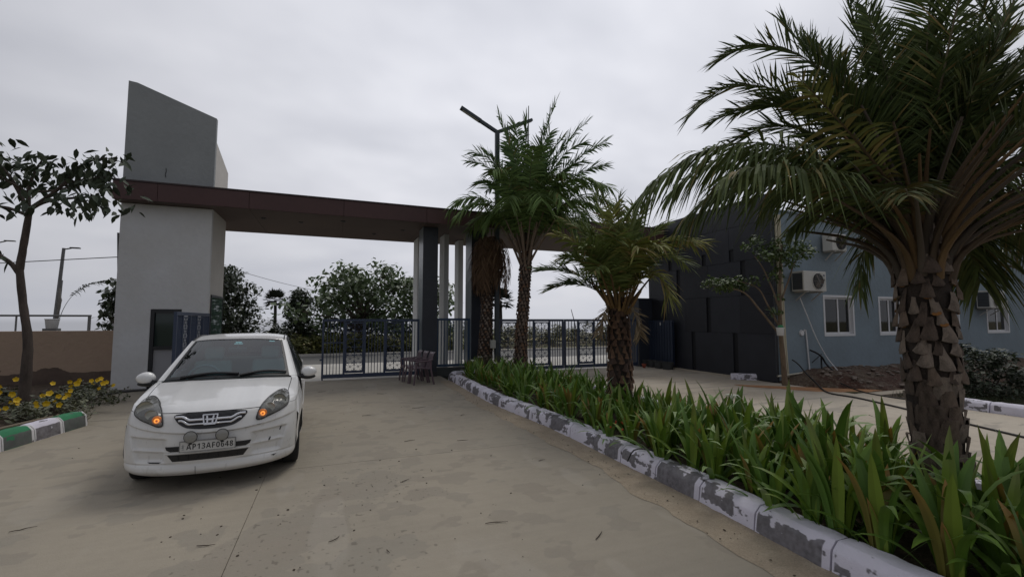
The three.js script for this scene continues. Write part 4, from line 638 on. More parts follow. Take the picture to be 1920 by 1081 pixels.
{ // shaggy shorter palm in front of the gates
  const R = rng(903), B = V(4.86, 0, -7.0), palm = thing('date_palm', 'short shaggy date palm with a red-brown trunk in the middle of the median', 'palm tree', [B.x, 0, B.z]);
  const path = [V(0, 0, 0), V(0.0, 0.7, 0), V(-0.01, 1.4, 0), V(-0.03, 2.05, 0)];
  trunk(palm, path, [0.215, 0.205, 0.195, 0.18, 0.13], { w: 0.12, h: 0.15, out: 0.042, step: 0.105, per: 10, flip: 0.0, mats: M.bootRed, fresh: 0.3, cutGeo: cutFace(0.03) }, R);
  const pm2 = [0.5, 0.75, 1].map((k) => std([0.23 * k, 0.135 * k, 0.05 * k], 0.8));
  const C = V(-0.02, 1.93, 0);
  const g = { n: 64, len: 0.54, tip: 0.6, w: 0.034, a1: 0.7, sag: 0.25, rw: 0.02, mess: 1.1, start: 0.2, ribA: [0.24, 0.15, 0.05], ribB: [0.16, 0.13, 0.05], c1: [0.11, 0.155, 0.042], c2: [0.18, 0.22, 0.065], dry: 0.08, c3: [0.24, 0.17, 0.07] };
  const y = { ...g, c1: [0.16, 0.185, 0.042], c2: [0.25, 0.25, 0.07], dry: 0.2, sag: 0.4 }, d = { ...g, c1: [0.06, 0.105, 0.042], c2: [0.10, 0.15, 0.05], mess: 0.5, sag: 0.15 };
  const F = (r, u, f, cr, cu, o) => addFrond(palm, bez(C, [[0.04 * Math.sign(r), 0.02, 0], [cr * 0.35, cu * 0.5, f * 0.3], [cr, cu, f * 0.7], [r, u, f]]), o, R);
  F(-1.42, 0.70, 0.1, -0.75, 0.75, d); F(-1.2, 0.35, 0.3, -0.7, 0.6, d); F(-1.15, 1.3, -0.2, -0.55, 1.2, y); F(-0.95, 1.65, 0.2, -0.35, 1.4, g); F(-0.42, 2.1, -0.1, -0.2, 1.5, g); F(0.1, 2.1, 0.2, 0.04, 1.5, g); F(0.58, 2.0, 0.0, 0.3, 1.5, g); F(0.5, 1.7, 0.7, 0.3, 1.4, d);
  F(1.55, 1.15, -0.1, 0.95, 1.45, y); F(1.15, 1.15, -0.4, 0.65, 1.35, y); F(0.80, 0.18, -0.35, 0.72, 0.95, y); F(1.35, 0.85, 0.3, 0.8, 1.3, g); F(0.15, 0.95, -0.9, 0.08, 1.25, y); F(-0.25, 1.1, -0.9, -0.12, 1.3, g); F(-0.75, 1.0, -0.7, -0.4, 1.15, g); F(0.55, 1.0, -0.8, 0.3, 1.25, y);
  F(-0.9, 0.9, 0.8, -0.5, 1.1, d); F(0.8, 0.8, 0.8, 0.45, 1.1, d); F(0.1, 1.1, 1.1, 0.05, 1.2, d); F(-0.55, 1.6, 0.5, -0.25, 1.35, g); F(0.25, 1.8, -0.4, 0.12, 1.3, g); F(-1.05, 0.85, -0.35, -0.55, 1.0, g); F(0.95, 1.55, 0.2, 0.5, 1.4, g); F(-0.15, 1.75, -0.35, -0.06, 1.3, y); F(-0.6, 0.55, -0.9, -0.35, 0.95, g);
  const w = { ...g, n: 30, len: 0.25, c1: [0.20, 0.15, 0.09], c2: [0.27, 0.21, 0.13], ribA: [0.3, 0.24, 0.15], ribB: [0.25, 0.19, 0.11], dry: 0 };
  F(0.32, -0.55, -0.25, 0.3, 0.2, w); F(-0.36, -0.5, -0.15, -0.3, 0.12, w);
  for (let i = 0; i < 20; i++) { const a = i * 2.4, e = 0.8 + R() * 0.5, l = 0.4 + R() * 0.4, b = V(Math.sin(a) * 0.17, 1.82 + (i % 4) * 0.05, Math.cos(a) * 0.17), dd = V(Math.sin(a) * Math.cos(e), Math.sin(e), Math.cos(a) * Math.cos(e)); mesh('petiole', limb([b, b.clone().addScaledVector(dd, l * 0.5), b.clone().addScaledVector(dd, l)], [0.034, 0.02, 0.012], 6, 5, 0.05, i), pm2[i % 3], palm); }
}
{ // dead palm wearing its skirt of dry fronds
  const R = rng(904), B = V(4.42, 0, -13.3), palm = thing('dead_palm', 'dead palm with a skirt of hanging brown fronds, left of the street lamp', 'palm tree', [B.x, 0, B.z]);
  trunk(palm, [V(-0.1, 0, 0), V(-0.04, 1.2, 0), V(0, 2.4, 0), V(0.02, 4.2, 0)], [0.235, 0.2, 0.175, 0.16, 0.12], { w: 0.10, h: 0.075, out: 0.03, step: 0.08, per: 9, flip: 0, mats: [M.boot[0], M.boot[2], M.bootRed[2]], fresh: 0, cutGeo: cutFace(0.02) }, R);
  const C = V(0.02, 4.25, 0), o = { n: 34, len: 0.42, w: 0.03, sag: 0.6, rw: 0.02, mess: 1.2, start: 0.12, lift: 0, ribA: [0.16, 0.10, 0.06], ribB: [0.12, 0.08, 0.05], c1: [0.095, 0.058, 0.036], c2: [0.17, 0.105, 0.06], dry: 0.1, c3: [0.25, 0.17, 0.1], ref: V(0.3, 0.2, 0.9) };
  for (let i = 0; i < 26; i++) { const a = i * 2.4, r = 0.16 + 0.2 * R(), l = 0.9 + 0.75 * R(), dir = V(Math.sin(a), 0, Math.cos(a)), S = C.clone().add(V(0, -0.1 * R(), 0)); addFrond(palm, [S, S.clone().addScaledVector(dir, r * 1.1).add(V(0, 0.2, 0)), S.clone().addScaledVector(dir, r * 1.6).add(V(0, -0.3, 0)), S.clone().addScaledVector(dir, r * (1.1 + R() * 0.6)).add(V(0, -l, 0))], { ...o, ref: dir.clone().add(V(0, 0.15, 0)) }, R); }
  for (const [r, l] of [[0.62, 1.7], [0.42, 1.9], [0.75, 1.3], [-0.25, 1.2]]) addFrond(palm, bez(C, [[0, 0, 0], [r * 0.5, 0.25, 0.1], [r * 0.95, -0.2, 0.15], [r * 0.85, -l, 0.15]]), { ...o, len: 0.36, ref: vR.clone().add(V(0, 0.2, 0)) }, R);
}
// ------------------------------------------------------------------ spider lilies of the median
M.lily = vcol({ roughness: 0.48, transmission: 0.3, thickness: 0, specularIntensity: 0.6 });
function strapLeaf(len, w, lean, curl, col, tipCol, R, kink = 0) {         // in the y,z plane, leaning along +z, folded along its midrib
  const S = 8, pos = [], cl = [], pts = []; let y = 0, z = 0.012, a = lean;
  for (let i = 0; i <= S; i++) {
    const t = i / S, hw = w * 0.5 * (t < 0.55 ? lerp(0.62, 1, t / 0.55) : Math.pow(1 - (t - 0.55) / 0.45, 0.62) ), fold = 0.28 * hw * (1 - t * 0.6), ca = Math.cos(a), sa = Math.sin(a), tw = kink * t;
    const c = [0, y, z], sx = Math.cos(tw), sz = Math.sin(tw);
    pts.push([[-hw * sx, y + fold * sa, z - fold * ca * -1 + hw * sz], [0, y, z], [hw * sx, y + fold * sa, z + fold * ca - hw * sz], t]);
    y += len / S * Math.cos(a); z += len / S * Math.sin(a); a += curl / S * (0.3 + 1.7 * t);
  }
  for (let i = 0; i < S; i++) for (let k = 0; k < 2; k++) {
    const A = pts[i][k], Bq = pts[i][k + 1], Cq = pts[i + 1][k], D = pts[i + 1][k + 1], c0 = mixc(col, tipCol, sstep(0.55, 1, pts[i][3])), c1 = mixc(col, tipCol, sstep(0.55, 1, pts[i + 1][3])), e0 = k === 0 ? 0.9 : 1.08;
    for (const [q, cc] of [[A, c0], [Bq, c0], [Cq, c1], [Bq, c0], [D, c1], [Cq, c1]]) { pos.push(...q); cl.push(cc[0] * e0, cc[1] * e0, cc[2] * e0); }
  }
  const g = new THREE.BufferGeometry(); g.setAttribute('position', new THREE.Float32BufferAttribute(pos, 3)); g.setAttribute('color', new THREE.Float32BufferAttribute(cl, 3)); g.computeVertexNormals(); return toCreasedNormals(norm(g), 0.9);
}
{
  const R = rng(911), greens = [[[0.125, 0.235, 0.030], [0.16, 0.27, 0.036]], [[0.08, 0.165, 0.028], [0.12, 0.215, 0.034]], [[0.18, 0.29, 0.034], [0.23, 0.32, 0.045]], [[0.115, 0.235, 0.040], [0.15, 0.265, 0.05]]];
  const leaves = []; for (let i = 0; i < 28; i++) { const c = greens[i % 4], dry = i % 10 === 7; leaves.push(strapLeaf(0.50 + 0.32 * R(), 0.060 + 0.028 * R(), 0.04 + 0.12 * R(), (i % 4 === 0 ? 1.9 : 0.75) * (0.35 + R()), dry ? [0.19, 0.17, 0.035] : mixc(c[0], c[1], R()), dry ? [0.36, 0.20, 0.05] : i % 7 === 0 ? [0.17, 0.20, 0.05] : mixc(c[1], c[0], 0.3), R, (R() - 0.5) * 1.4)); }
  const outer = []; for (let i = 0; i < 12; i++) { const c = greens[i % 4], dry = i === 3; outer.push(strapLeaf(0.48 + 0.25 * R(), 0.050 + 0.024 * R(), 0.55 + 0.4 * R(), 0.9 + 0.9 * R(), dry ? [0.26, 0.19, 0.04] : c[0], dry ? [0.4, 0.2, 0.05] : c[1], R, (R() - 0.5) * 1.2)); }
  const petal = std([0.70, 0.72, 0.62], 0.6);
  const flowerG = (() => { const l = []; for (let i = 0; i < 9; i++) { const a = i * 0.7, e = 0.2 + 0.5 * hash2(i, 3); l.push(limb([V(0, 0, 0), V(Math.sin(a) * 0.05, 0.05 + e * 0.04, Math.cos(a) * 0.05), V(Math.sin(a) * 0.10, 0.035, Math.cos(a) * 0.10)], [0.005, 0.007, 0.0015], 6, 4)); } return merge(l); })();
  function lily(n, withParts, flower, seed) {
    const r = rng(seed), t = new THREE.Group(), list = [];
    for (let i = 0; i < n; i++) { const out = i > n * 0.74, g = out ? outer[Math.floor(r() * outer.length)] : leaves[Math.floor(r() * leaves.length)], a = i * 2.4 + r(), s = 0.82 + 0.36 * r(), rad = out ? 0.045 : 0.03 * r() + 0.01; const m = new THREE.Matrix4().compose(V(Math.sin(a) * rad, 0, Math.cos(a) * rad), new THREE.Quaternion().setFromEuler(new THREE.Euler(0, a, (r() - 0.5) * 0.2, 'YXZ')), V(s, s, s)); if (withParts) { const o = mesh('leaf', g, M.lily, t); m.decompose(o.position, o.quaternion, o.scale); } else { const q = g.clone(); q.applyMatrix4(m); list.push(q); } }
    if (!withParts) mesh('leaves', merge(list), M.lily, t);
    if (flower) { const sm = std([0.06, 0.12, 0.035], 0.6), h = 0.55 + 0.12 * r(), st = mesh('flower_stalk', limb([V(0.03, 0, 0), V(0.05, h * 0.5, 0.02), V(0.08, h, 0.03)], [0.012, 0.009, 0.007], 6, 6), sm, t); const f = mesh('flower', flowerG, petal, st); f.position.set(0.08, h, 0.03); }
    return t;
  }
  const proto = [0, 1, 2, 3, 4, 5].map((i) => lily(17 + (i % 3) * 2, true, i === 4, 920 + i)), far = [0, 1, 2, 3].map((i) => lily(20, false, i === 3, 940 + i));
  const spots = []; const used2 = [];
  for (let z = -1.25; z > -12.4;) { const row = z > -4.6 ? 0.31 : 0.40; for (let x = 3.42; x < 5.12; x += z > -4.6 ? 0.32 : 0.37) { const px = x + (R() - 0.5) * 0.18, pz = z + (R() - 0.5) * 0.2; if (Math.hypot(px - 4.72, pz + 2.25) < 0.36 || Math.hypot(px - 4.86, pz + 7) < 0.36 || Math.hypot(px - 4.86, pz + 11.7) < 0.32) continue; if (z < -9.2 && px > 4.9) continue; spots.push([px, pz]); } z -= row; }
  spots.sort((a, b) => Math.hypot(...a) - Math.hypot(...b));
  spots.forEach(([x, z], i) => {
    const fl = R() < 0.045, near = i < 78, src = near ? proto[fl ? 4 : [0, 1, 2, 3, 5][Math.floor(R() * 5)]] : far[fl ? 3 : Math.floor(R() * 3)], o = src.clone(); const edge = x < 3.6;
    o.name = numbered('spider_lily'); o.position.set(x, 0.13, z); o.rotation.y = R() * 6.28; const s = (0.72 + 0.28 * R()) * (z < -9 ? 0.92 : 1) * (edge ? 0.95 : 1) * (x > 4.6 ? 0.9 : 1) * (z > -3.4 ? 1.16 : z > -4.6 ? 1.06 : 0.96); o.scale.set(s, s * (0.92 + 0.16 * R()), s); scene.add(o);
    const along = z > -3.1 ? 'near the big palm' : z > -5.2 ? 'just beyond the big palm' : z > -7.8 ? 'near the shaggy palm' : z > -10.4 ? 'just beyond the shaggy palm' : 'near the tall palm', across = x < 3.75 ? 'along the painted kerb' : x > 4.75 ? 'along the far edge' : 'in the middle rows';
    o.userData = { label: `spider lily ${across}, ${along}${fl ? ', in white flower' : ''}`, category: 'plant', group: `spider lilies ${across}, ${along}` };
  });
  // dark dry undergrowth by the foot of the lamp
  const ul = []; for (let i = 0; i < 420; i++) { const x = 3.9 + R() * 1.3, z = -12.7 + R() * 1.1, h = 0.25 + R() * 0.45, a = R() * 6.28, l = (R() - 0.5) * 0.5; ul.push(x - 0.012, 0.12, z, x + 0.012, 0.12, z, x + Math.sin(a) * l, 0.12 + h, z + Math.cos(a) * l); }
  stuffTop('dry_undergrowth', soup(ul), std([0.07, 0.065, 0.03], 0.9), 'dry brown undergrowth around the foot of the street lamp', 'undergrowth');
  // small red-flowered weed by the kerb
  const wd = thing('red_flower_weed', 'low weed with tiny red flowers at the inner edge of the median kerb', 'plant', [3.5, 0.13, -5.05]); const wl = [], wf = []; for (let i = 0; i < 120; i++) { const a = R() * 6.28, r = R() * 0.26, y = R() * 0.2, x = Math.sin(a) * r, z = Math.cos(a) * r; wl.push(x, y, z, x + 0.03, y + 0.015, z + 0.012, x + 0.008, y + 0.02, z + 0.03); if (i < 12) { const f = new THREE.IcosahedronGeometry(0.014, 0); f.translate(x, 0.2 + R() * 0.08, z); wf.push(f); } } mesh('foliage', soup(wl), std([0.05, 0.085, 0.03], 0.8), wd); mesh('flowers', merge(wf), std([0.5, 0.06, 0.02], 0.7), wd);
}
// ------------------------------------------------------------------ broadleaf trees
function leafShape(len, w, fold = 0.2) {      // a pointed leaf of eight faces hanging along +x
  const p = [[0, 0, 0], [0.3, 0.85, 1], [0.62, 0.8, 1], [1, 0, 0]], pos = [];
  const P = (t, s, side) => [t * len, -0.10 * len * t * t + (side ? fold * w * s * 0.5 : 0), side * s * w / 2];
  for (const sd of [-1, 1]) for (let i = 0; i < 3; i++) { const a = p[i], b = p[i + 1]; pos.push(...P(a[0], 0, 0), ...P(a[0], a[1], sd), ...P(b[0], b[1], sd), ...P(a[0], 0, 0), ...P(b[0], b[1], sd), ...P(b[0], 0, 0)); }
  const g = new THREE.BufferGeometry(); g.setAttribute('position', new THREE.Float32BufferAttribute(pos, 3)); g.computeVertexNormals(); return norm(g);
}
function leafCloud(centres, per, spread, size, cols, R, flat = 0.6, hang = 0.3) {    // many small folded leaves round twig ends
  const pos = [], col = [];
  for (const c of centres) { const n = per * (c.n || 1); for (let i = 0; i < n; i++) {
    const a = R() * 6.28, u = R() * 2 - 1, r = Math.cbrt(R()) * spread * (c.s || 1), q = Math.sqrt(1 - u * u), x = c.x + Math.cos(a) * q * r, y = c.y + u * r * flat, z = c.z + Math.sin(a) * q * r;
    const b = R() * 6.28, s = size * (0.6 + 0.8 * R()), tilt = (R() - 0.5) * 1.6 - hang, dx = Math.cos(b) * Math.cos(tilt) * s, dy = Math.sin(tilt) * s, dz = Math.sin(b) * Math.cos(tilt) * s, wx = -Math.sin(b) * s * 0.32, wy = (R() - 0.5) * s * 0.35, wz = Math.cos(b) * s * 0.32;
    const cc = mixc(cols[0], cols[1], R()), k = 0.75 + 0.5 * R();
    pos.push(x, y, z, x + dx * 0.5 + wx, y + dy * 0.5 + wy, z + dz * 0.5 + wz, x + dx, y + dy, z + dz, x, y, z, x + dx, y + dy, z + dz, x + dx * 0.5 - wx, y + dy * 0.5 - wy + 0.1 * s, z + dz * 0.5 - wz); for (let j = 0; j < 6; j++) col.push(cc[0] * k, cc[1] * k, cc[2] * k);
  } }
  return soup(pos, col);
}
M.leaf = vcol({ roughness: 0.6, transmission: 0.3, thickness: 0 });
M.barkPlain = std([1, 1, 1], 0.95, { map: rep(blotch([0.085, 0.066, 0.055], 0.6, 8, 541), 1.5, 0.7), bumpMap: rep(grainBump, 3, 1), bumpScale: 0.012 });
function tree(name, label, cat, [x, y, z], spec, group) {
  const R = rng(spec.seed), t = thing(name, label, cat, [x, y, z], 0, group), tips = [], h = spec.h, W = spec.w;
  const top = V((R() - 0.5) * 0.3, h * 0.45, (R() - 0.5) * 0.3); const wood = [limb([V(0, -0.1, 0), V(0.05, h * 0.2, 0.04), top], [spec.r, spec.r * 0.85, spec.r * 0.7], 10, 8, 0.06, spec.seed)];
  for (let i = 0; i < spec.limbs; i++) {
    const a = i * 2.4 + R(), reach = W * (0.45 + 0.55 * R()), hy = h * lerp(spec.low || 0.35, 1, Math.pow((i + 0.5) / spec.limbs, 0.8)), shrink = Math.sqrt(Math.max(0.05, 1 - Math.pow((hy / h - 0.5) / 0.62, 2)));
    const s = V(top.x * 0.8, h * (0.18 + 0.27 * (i / spec.limbs)), top.z * 0.8), e = V(Math.cos(a) * reach * shrink, hy, Math.sin(a) * reach * shrink), m = s.clone().lerp(e, 0.5).add(V(0, h * 0.06, 0));
    wood.push(limb([s, m, e], [spec.r * 0.4, spec.r * 0.22, spec.r * 0.06], 8, 6, 0.06, i)); tips.push({ x: e.x, y: e.y, z: e.z }); tips.push({ x: m.x + (R() - 0.5) * 0.5, y: m.y + 0.2, z: m.z + (R() - 0.5) * 0.5, n: 0.7 });
    for (let k = 0; k < 3; k++) { const q = e.clone().add(V((R() - 0.5) * W * 0.5, (R() - 0.3) * h * 0.14, (R() - 0.5) * W * 0.5)); wood.push(limb([m.clone().lerp(e, 0.5), q], [spec.r * 0.1, spec.r * 0.03], 3, 4, 0, k)); tips.push({ x: q.x, y: q.y, z: q.z, n: 0.8 }); }
  }
  mesh('trunk', merge(wood), M.barkPlain, t); mesh('crown', leafCloud(tips, spec.per, spec.spread, spec.leaf, spec.cols, R, spec.flat || 0.7, spec.hang), M.leaf, t); return t;
}
// ------------------------------------------------------------------ the white saloon car (x to its left, y up, z to its nose)
{
  // rows of the skin: z, y on the centre line, half width, sweep back at the edge, drop at the edge
  const ROWS = [[1.925, 0.175, 0.755, 0.44, -0.02], [1.985, 0.235, 0.775, 0.45, -0.01], [2.0, 0.35, 0.782, 0.45, 0], [2.0, 0.46, 0.785, 0.455, 0], [1.985, 0.56, 0.785, 0.46, 0], [1.955, 0.64, 0.783, 0.465, -0.015], [1.92, 0.71, 0.778, 0.47, -0.02], [1.868, 0.768, 0.775, 0.46, -0.012], [1.74, 0.828, 0.785, 0.45, 0.0], [1.48, 0.898, 0.78, 0.42, 0.012], [1.2, 0.955, 0.775, 0.36, 0.025], [0.99, 0.985, 0.765, 0.27, 0.03],
    [0.93, 1.0, 0.755, 0.25, 0.03], [0.5, 1.222, 0.675, 0.20, 0.04], [0.07, 1.425, 0.592, 0.13, 0.035], [0.0, 1.45, 0.58, 0.12, 0.035], [-0.4, 1.5, 0.572, 0.02, 0.04], [-0.8, 1.492, 0.57, 0.0, 0.04], [-1.15, 1.44, 0.575, -0.04, 0.04], [-1.55, 1.16, 0.66, -0.12, 0.03], [-1.66, 1.1, 0.70, -0.12, 0.03], [-1.92, 1.06, 0.73, -0.2, 0.03], [-1.985, 0.92, 0.79, -0.24, 0], [-1.99, 0.5, 0.8, -0.25, 0], [-1.93, 0.22, 0.78, -0.25, 0]];
  const cr = (p0, p1, p2, p3, t) => 0.5 * (2 * p1 + (p2 - p0) * t + (2 * p0 - 5 * p1 + 4 * p2 - p3) * t * t + (3 * p1 - p0 - 3 * p2 + p3) * t * t * t);
  const row = (s) => { const i = Math.min(ROWS.length - 2, Math.max(0, Math.floor(s))), t = s - i, g = (k) => ROWS[Math.min(ROWS.length - 1, Math.max(0, k))]; return [0, 1, 2, 3, 4].map((q) => cr(g(i - 1)[q], g(i)[q], g(i + 1)[q], g(i + 2)[q], t)); };
  const curve = (t, n) => 1 - Math.pow(Math.max(0, 1 - Math.pow(Math.min(1, Math.abs(t)), n)), 1 / n);
  // pressed shapes of the bumper: shelf under the lamps, sunk corner pods, lip
  function press(x, y) {
    const ax = Math.abs(x); let d = 0; const shelf = 0.575 + 0.10 * Math.pow(ax / 0.78, 2.2);
    d -= 0.026 * sstep(shelf + 0.008, shelf - 0.010, y) * sstep(0.20, 0.27, y);
    const inX = sstep(0.36, 0.40, ax) * sstep(0.69, 0.64, ax + (0.5 - y) * 0.25), inY = sstep(0.29, 0.34, y) * sstep(0.515 + ax * 0.07, 0.49 + ax * 0.07, y); d -= 0.05 * inX * inY; d += 0.024 * inX * Math.exp(-Math.pow((y - 0.395 - ax * 0.05) / 0.014, 2)); d -= 0.016 * Math.exp(-Math.pow((y - 0.292) / 0.007, 2)) * sstep(0.2, 0.3, ax);
    d += 0.014 * sstep(0.285, 0.255, y); return d;
  }
  function skin(s, t, off = 0) {
    const [z0, y0, w, sw, dr] = row(s), n = s < 8 ? 2.3 : 2.1, c = curve(t, n); const p = V(w * t, y0 - dr * Math.pow(Math.abs(t), 3), z0 - sw * c);
    if (s < 7.2) { const d = press(p.x, p.y) * (1 - 0.6 * Math.pow(Math.abs(t), 8)); p.z += d; }
    if (s > 7 && s < 11.5) { const cz = Math.exp(-Math.pow((Math.abs(t) - 0.52) / 0.10, 2)); p.y += 0.010 * cz * sstep(7, 8, s) * sstep(11.5, 10.5, s); }        // bonnet creases
    if (off) { const e = 0.004, a = skin(s, Math.max(-1, t - e)), b = skin(s, Math.min(1, t + e)), d1 = skin(Math.max(0, s - e * 5), t), d2 = skin(Math.min(ROWS.length - 1, s + e * 5), t); const nn = b.sub(a).cross(d2.sub(d1)).normalize(); if (s < 12 && nn.z * 0.8 + nn.y < 0) nn.negate(); else if (s >= 12 && nn.y + (s > 20 ? -nn.z : 0) < 0) nn.negate(); p.addScaledVector(nn, off); }
    return p;
  }
  function invert(x, y) { let lo = 0, hi = 11.5; for (let i = 0; i < 26; i++) { const m = (lo + hi) / 2, [, y0, w, , dr] = row(m), t = clamp(x / w, -1, 1); (y0 - dr * Math.pow(Math.abs(t), 3) < y) ? lo = m : hi = m; } const s = (lo + hi) / 2; return [s, clamp(x / row(s)[2], -0.999, 0.999)]; }
  const front = (x, y, off) => { const [s, t] = invert(x, y); return skin(s, t, off); };
  function patch(s0, s1, tL, tR, ns, nt, off = 0) {
    const pos = [], uv = [], idx = [];
    for (let i = 0; i <= ns; i++) { const s = lerp(s0, s1, i / ns), a = typeof tL === 'function' ? tL(s) : tL, b = typeof tR === 'function' ? tR(s) : tR; for (let j = 0; j <= nt; j++) { const th = lerp(Math.asin(clamp(a, -1, 1)), Math.asin(clamp(b, -1, 1)), j / nt), p = skin(s, Math.sin(th), off); pos.push(p.x, p.y, p.z); uv.push(p.x, p.y + p.z * 0.3); } }
    for (let i = 0; i < ns; i++) for (let j = 0; j < nt; j++) { const a = i * (nt + 1) + j, b = a + nt + 1; idx.push(a, a + 1, b, a + 1, b + 1, b); }
    const g = new THREE.BufferGeometry(); g.setAttribute('position', new THREE.Float32BufferAttribute(pos, 3)); g.setAttribute('uv', new THREE.Float32BufferAttribute(uv, 2)); g.setIndex(idx); g.computeVertexNormals(); return norm(g);
  }
  function outline(pts, n = 48) { return new THREE.CatmullRomCurve3(pts.map((p) => V(p[0], p[1], 0)), true, 'catmullrom', 0.35).getSpacedPoints(n).slice(0, -1).map((p) => new THREE.Vector2(p.x, p.y)); }
  function feature(pts, off, { smooth = true, edge = 0.03, rim = 0.02, bulge = 0, n = 48 } = {}) {          // a raised patch lying on the nose
    const o = smooth ? outline(pts, n) : pts.map((p) => new THREE.Vector2(...p)); let g = new THREE.ShapeGeometry(new THREE.Shape(o)).toNonIndexed(); g = new TessellateModifier(edge, 7).modify(g);
    const p = g.attributes.position; const cx = o.reduce((a, q) => a + q.x, 0) / o.length, cy = o.reduce((a, q) => a + q.y, 0) / o.length;
    const dist = (x, y) => { let m = 9; for (let i = 0; i < o.length; i++) m = Math.min(m, Math.hypot(o[i].x - x, o[i].y - y)); return m; };
    for (let i = 0; i < p.count; i++) { const x = p.getX(i), y = p.getY(i), b = bulge ? bulge * Math.sqrt(Math.min(1, dist(x, y) / 0.07)) : 0, q = front(x, y, off + b); p.setXYZ(i, q.x, q.y, q.z); }
    g.computeVertexNormals(); const list = [norm(g)];
    if (rim) { const pos = []; for (let i = 0; i < o.length; i++) { const a = o[i], b = o[(i + 1) % o.length], A = front(a.x, a.y, off), B = front(b.x, b.y, off), C = front(a.x, a.y, off - rim), D = front(b.x, b.y, off - rim); for (const q of [A, B, C, B, D, C]) pos.push(q.x, q.y, q.z); } list.push(soup(pos)); }
    return merge(list);
  }
  const paintT = dataTex(512, 512, (u, v) => { const n = fbm(u * 6, v * 6, 5, 6, 601), m = fbm(u * 40, v * 40, 3, 40, 603); return [0.735, 0.735, 0.725].map((q) => q * (0.93 + 0.07 * n + 0.05 * m)); });
  const bumpT = dataTex(512, 512, (u, v) => { const n = fbm(u * 7, v * 7, 5, 7, 605), m = fbm(u * 50, v * 16, 3, 50, 607); let c = [0.69, 0.685, 0.665].map((q) => q * (0.9 + 0.12 * n)); c = mixc(c, [0.40, 0.37, 0.32], sstep(0.62, 0.74, n) * 0.25); return mixc(c, [0.3, 0.28, 0.25], sstep(0.74, 0.78, m) * 0.2); });
  const paint = phys([1, 1, 1], 0.35, { map: paintT, clearcoat: 0.8, clearcoatRoughness: 0.06 }), bumper = phys([1, 1, 1], 0.42, { map: rep(bumpT, 0.9), clearcoat: 0.5, clearcoatRoughness: 0.12 });
  const blk = std([0.012, 0.012, 0.013], 0.5), gloss = phys([0.01, 0.01, 0.011], 0.12), chrome = std([0.72, 0.72, 0.74], 0.16, { metalness: 1 }), rubber = std([0.016, 0.016, 0.016], 0.85), dark = std([0.02, 0.021, 0.022], 0.8);
  const car = thing('saloon_car', 'white compact saloon car facing the road with hazard lights lit and scuffed bumper', 'car', [-1.217, 0, -7.406], 0.0447);
  const bodyTop = (s) => 0.86;
  mesh('underskin', (() => { const g = patch(1.2, 11.3, -0.985, 0.985, 44, 30), p = g.attributes.position; for (let i = 0; i < p.count; i++) p.setXYZ(i, p.getX(i) * 0.955, p.getY(i) - 0.035, p.getZ(i) - 0.085); return g; })(), blk, car);
  // bumper skin: uncut, the dark of the two intakes is painted on as patches
  const bm = mesh('front_bumper', patch(0, 6.93, -1, 1, 150, 110), bumper, car);
  mesh('bonnet', merge([patch(7.03, 11.25, (s) => -lerp(0.84, 0.90, sstep(7, 11, s)), (s) => lerp(0.84, 0.90, sstep(7, 11, s)), 40, 50)]), paint, car);
  for (const sd of [-1, 1]) mesh('wing', patch(7.0, 12.02, (s) => (sd < 0 ? -1 : lerp(0.85, 0.91, sstep(7, 11, s))), (s) => (sd < 0 ? -lerp(0.85, 0.91, sstep(7, 11, s)) : 1), 44, 8), paint, car);
  mesh('cowl', patch(11.28, 12.06, -0.905, 0.905, 6, 30, -0.006), dark, car);
  // glasshouse
  const pw = (s) => lerp(0.885, 0.90, sstep(12, 14, s));
  const glass = phys([0.50, 0.80, 0.83], 0.02, { transmission: 1, thickness: 0, ior: 1.75, specularColor: rgb(0.66, 0.97, 1) }), sideGlass = phys([0.10, 0.12, 0.12], 0.04, { transmission: 0.75, thickness: 0, ior: 1.6 });
  const ws = mesh('windscreen', patch(12.08, 14.12, (s) => -pw(s), pw, 28, 40), glass, car);
  const fr = []; for (const sd of [-1, 1]) fr.push(patch(12.06, 14.14, (s) => (sd > 0 ? pw(s) - 0.045 : -pw(s) - 0.004), (s) => (sd > 0 ? pw(s) + 0.004 : -pw(s) + 0.045), 24, 3, 0.003)); fr.push(patch(14.04, 14.15, (s) => -pw(s), pw, 3, 30, 0.003), patch(12.05, 12.2, (s) => -pw(s), pw, 3, 30, 0.003)); mesh('windscreen_seal', merge(fr), blk, ws);
  for (const sd of [-1, 1]) mesh('roof_pillar', patch(12.0, 14.3, (s) => (sd > 0 ? pw(s) : -1), (s) => (sd > 0 ? 1 : -pw(s)), 30, 5, 0.004), paint, car);
  mesh('roof', patch(14.16, 18.1, -1, 1, 34, 26), paint, car);
  mesh('rear_window', patch(18.12, 19.4, -0.9, 0.9, 14, 18), sideGlass, car); for (const sd of [-1, 1]) mesh('rear_pillar', patch(18.1, 19.42, sd > 0 ? 0.9 : -1, sd > 0 ? 1 : -0.9, 14, 4), paint, car);
  mesh('boot_lid', patch(19.42, 24, -1, 1, 34, 26), paint, car);
  for (const sd of [-1, 1]) mesh('roof_trim', tube([skin(14.2, sd * 0.94, 0.006), skin(15, sd * 0.95, 0.008), skin(16, sd * 0.95, 0.008), skin(17, sd * 0.95, 0.008), skin(18, sd * 0.95, 0.006)], 0.008, 24, 5), blk, car);
  // sides
  const E = []; for (let s = 5.5; s <= 21.5; s += 0.02) { const p = skin(s, 1); E.push(p); }
  const edge = (z) => { for (let i = 1; i < E.length; i++) if (E[i].z <= z) { const f = (E[i - 1].z - z) / Math.max(1e-6, E[i - 1].z - E[i].z); return E[i - 1].clone().lerp(E[i], f); } return E[E.length - 1].clone(); };
  const archR = 0.335, axF = 1.2, axR = -1.2, hubY = 0.285;
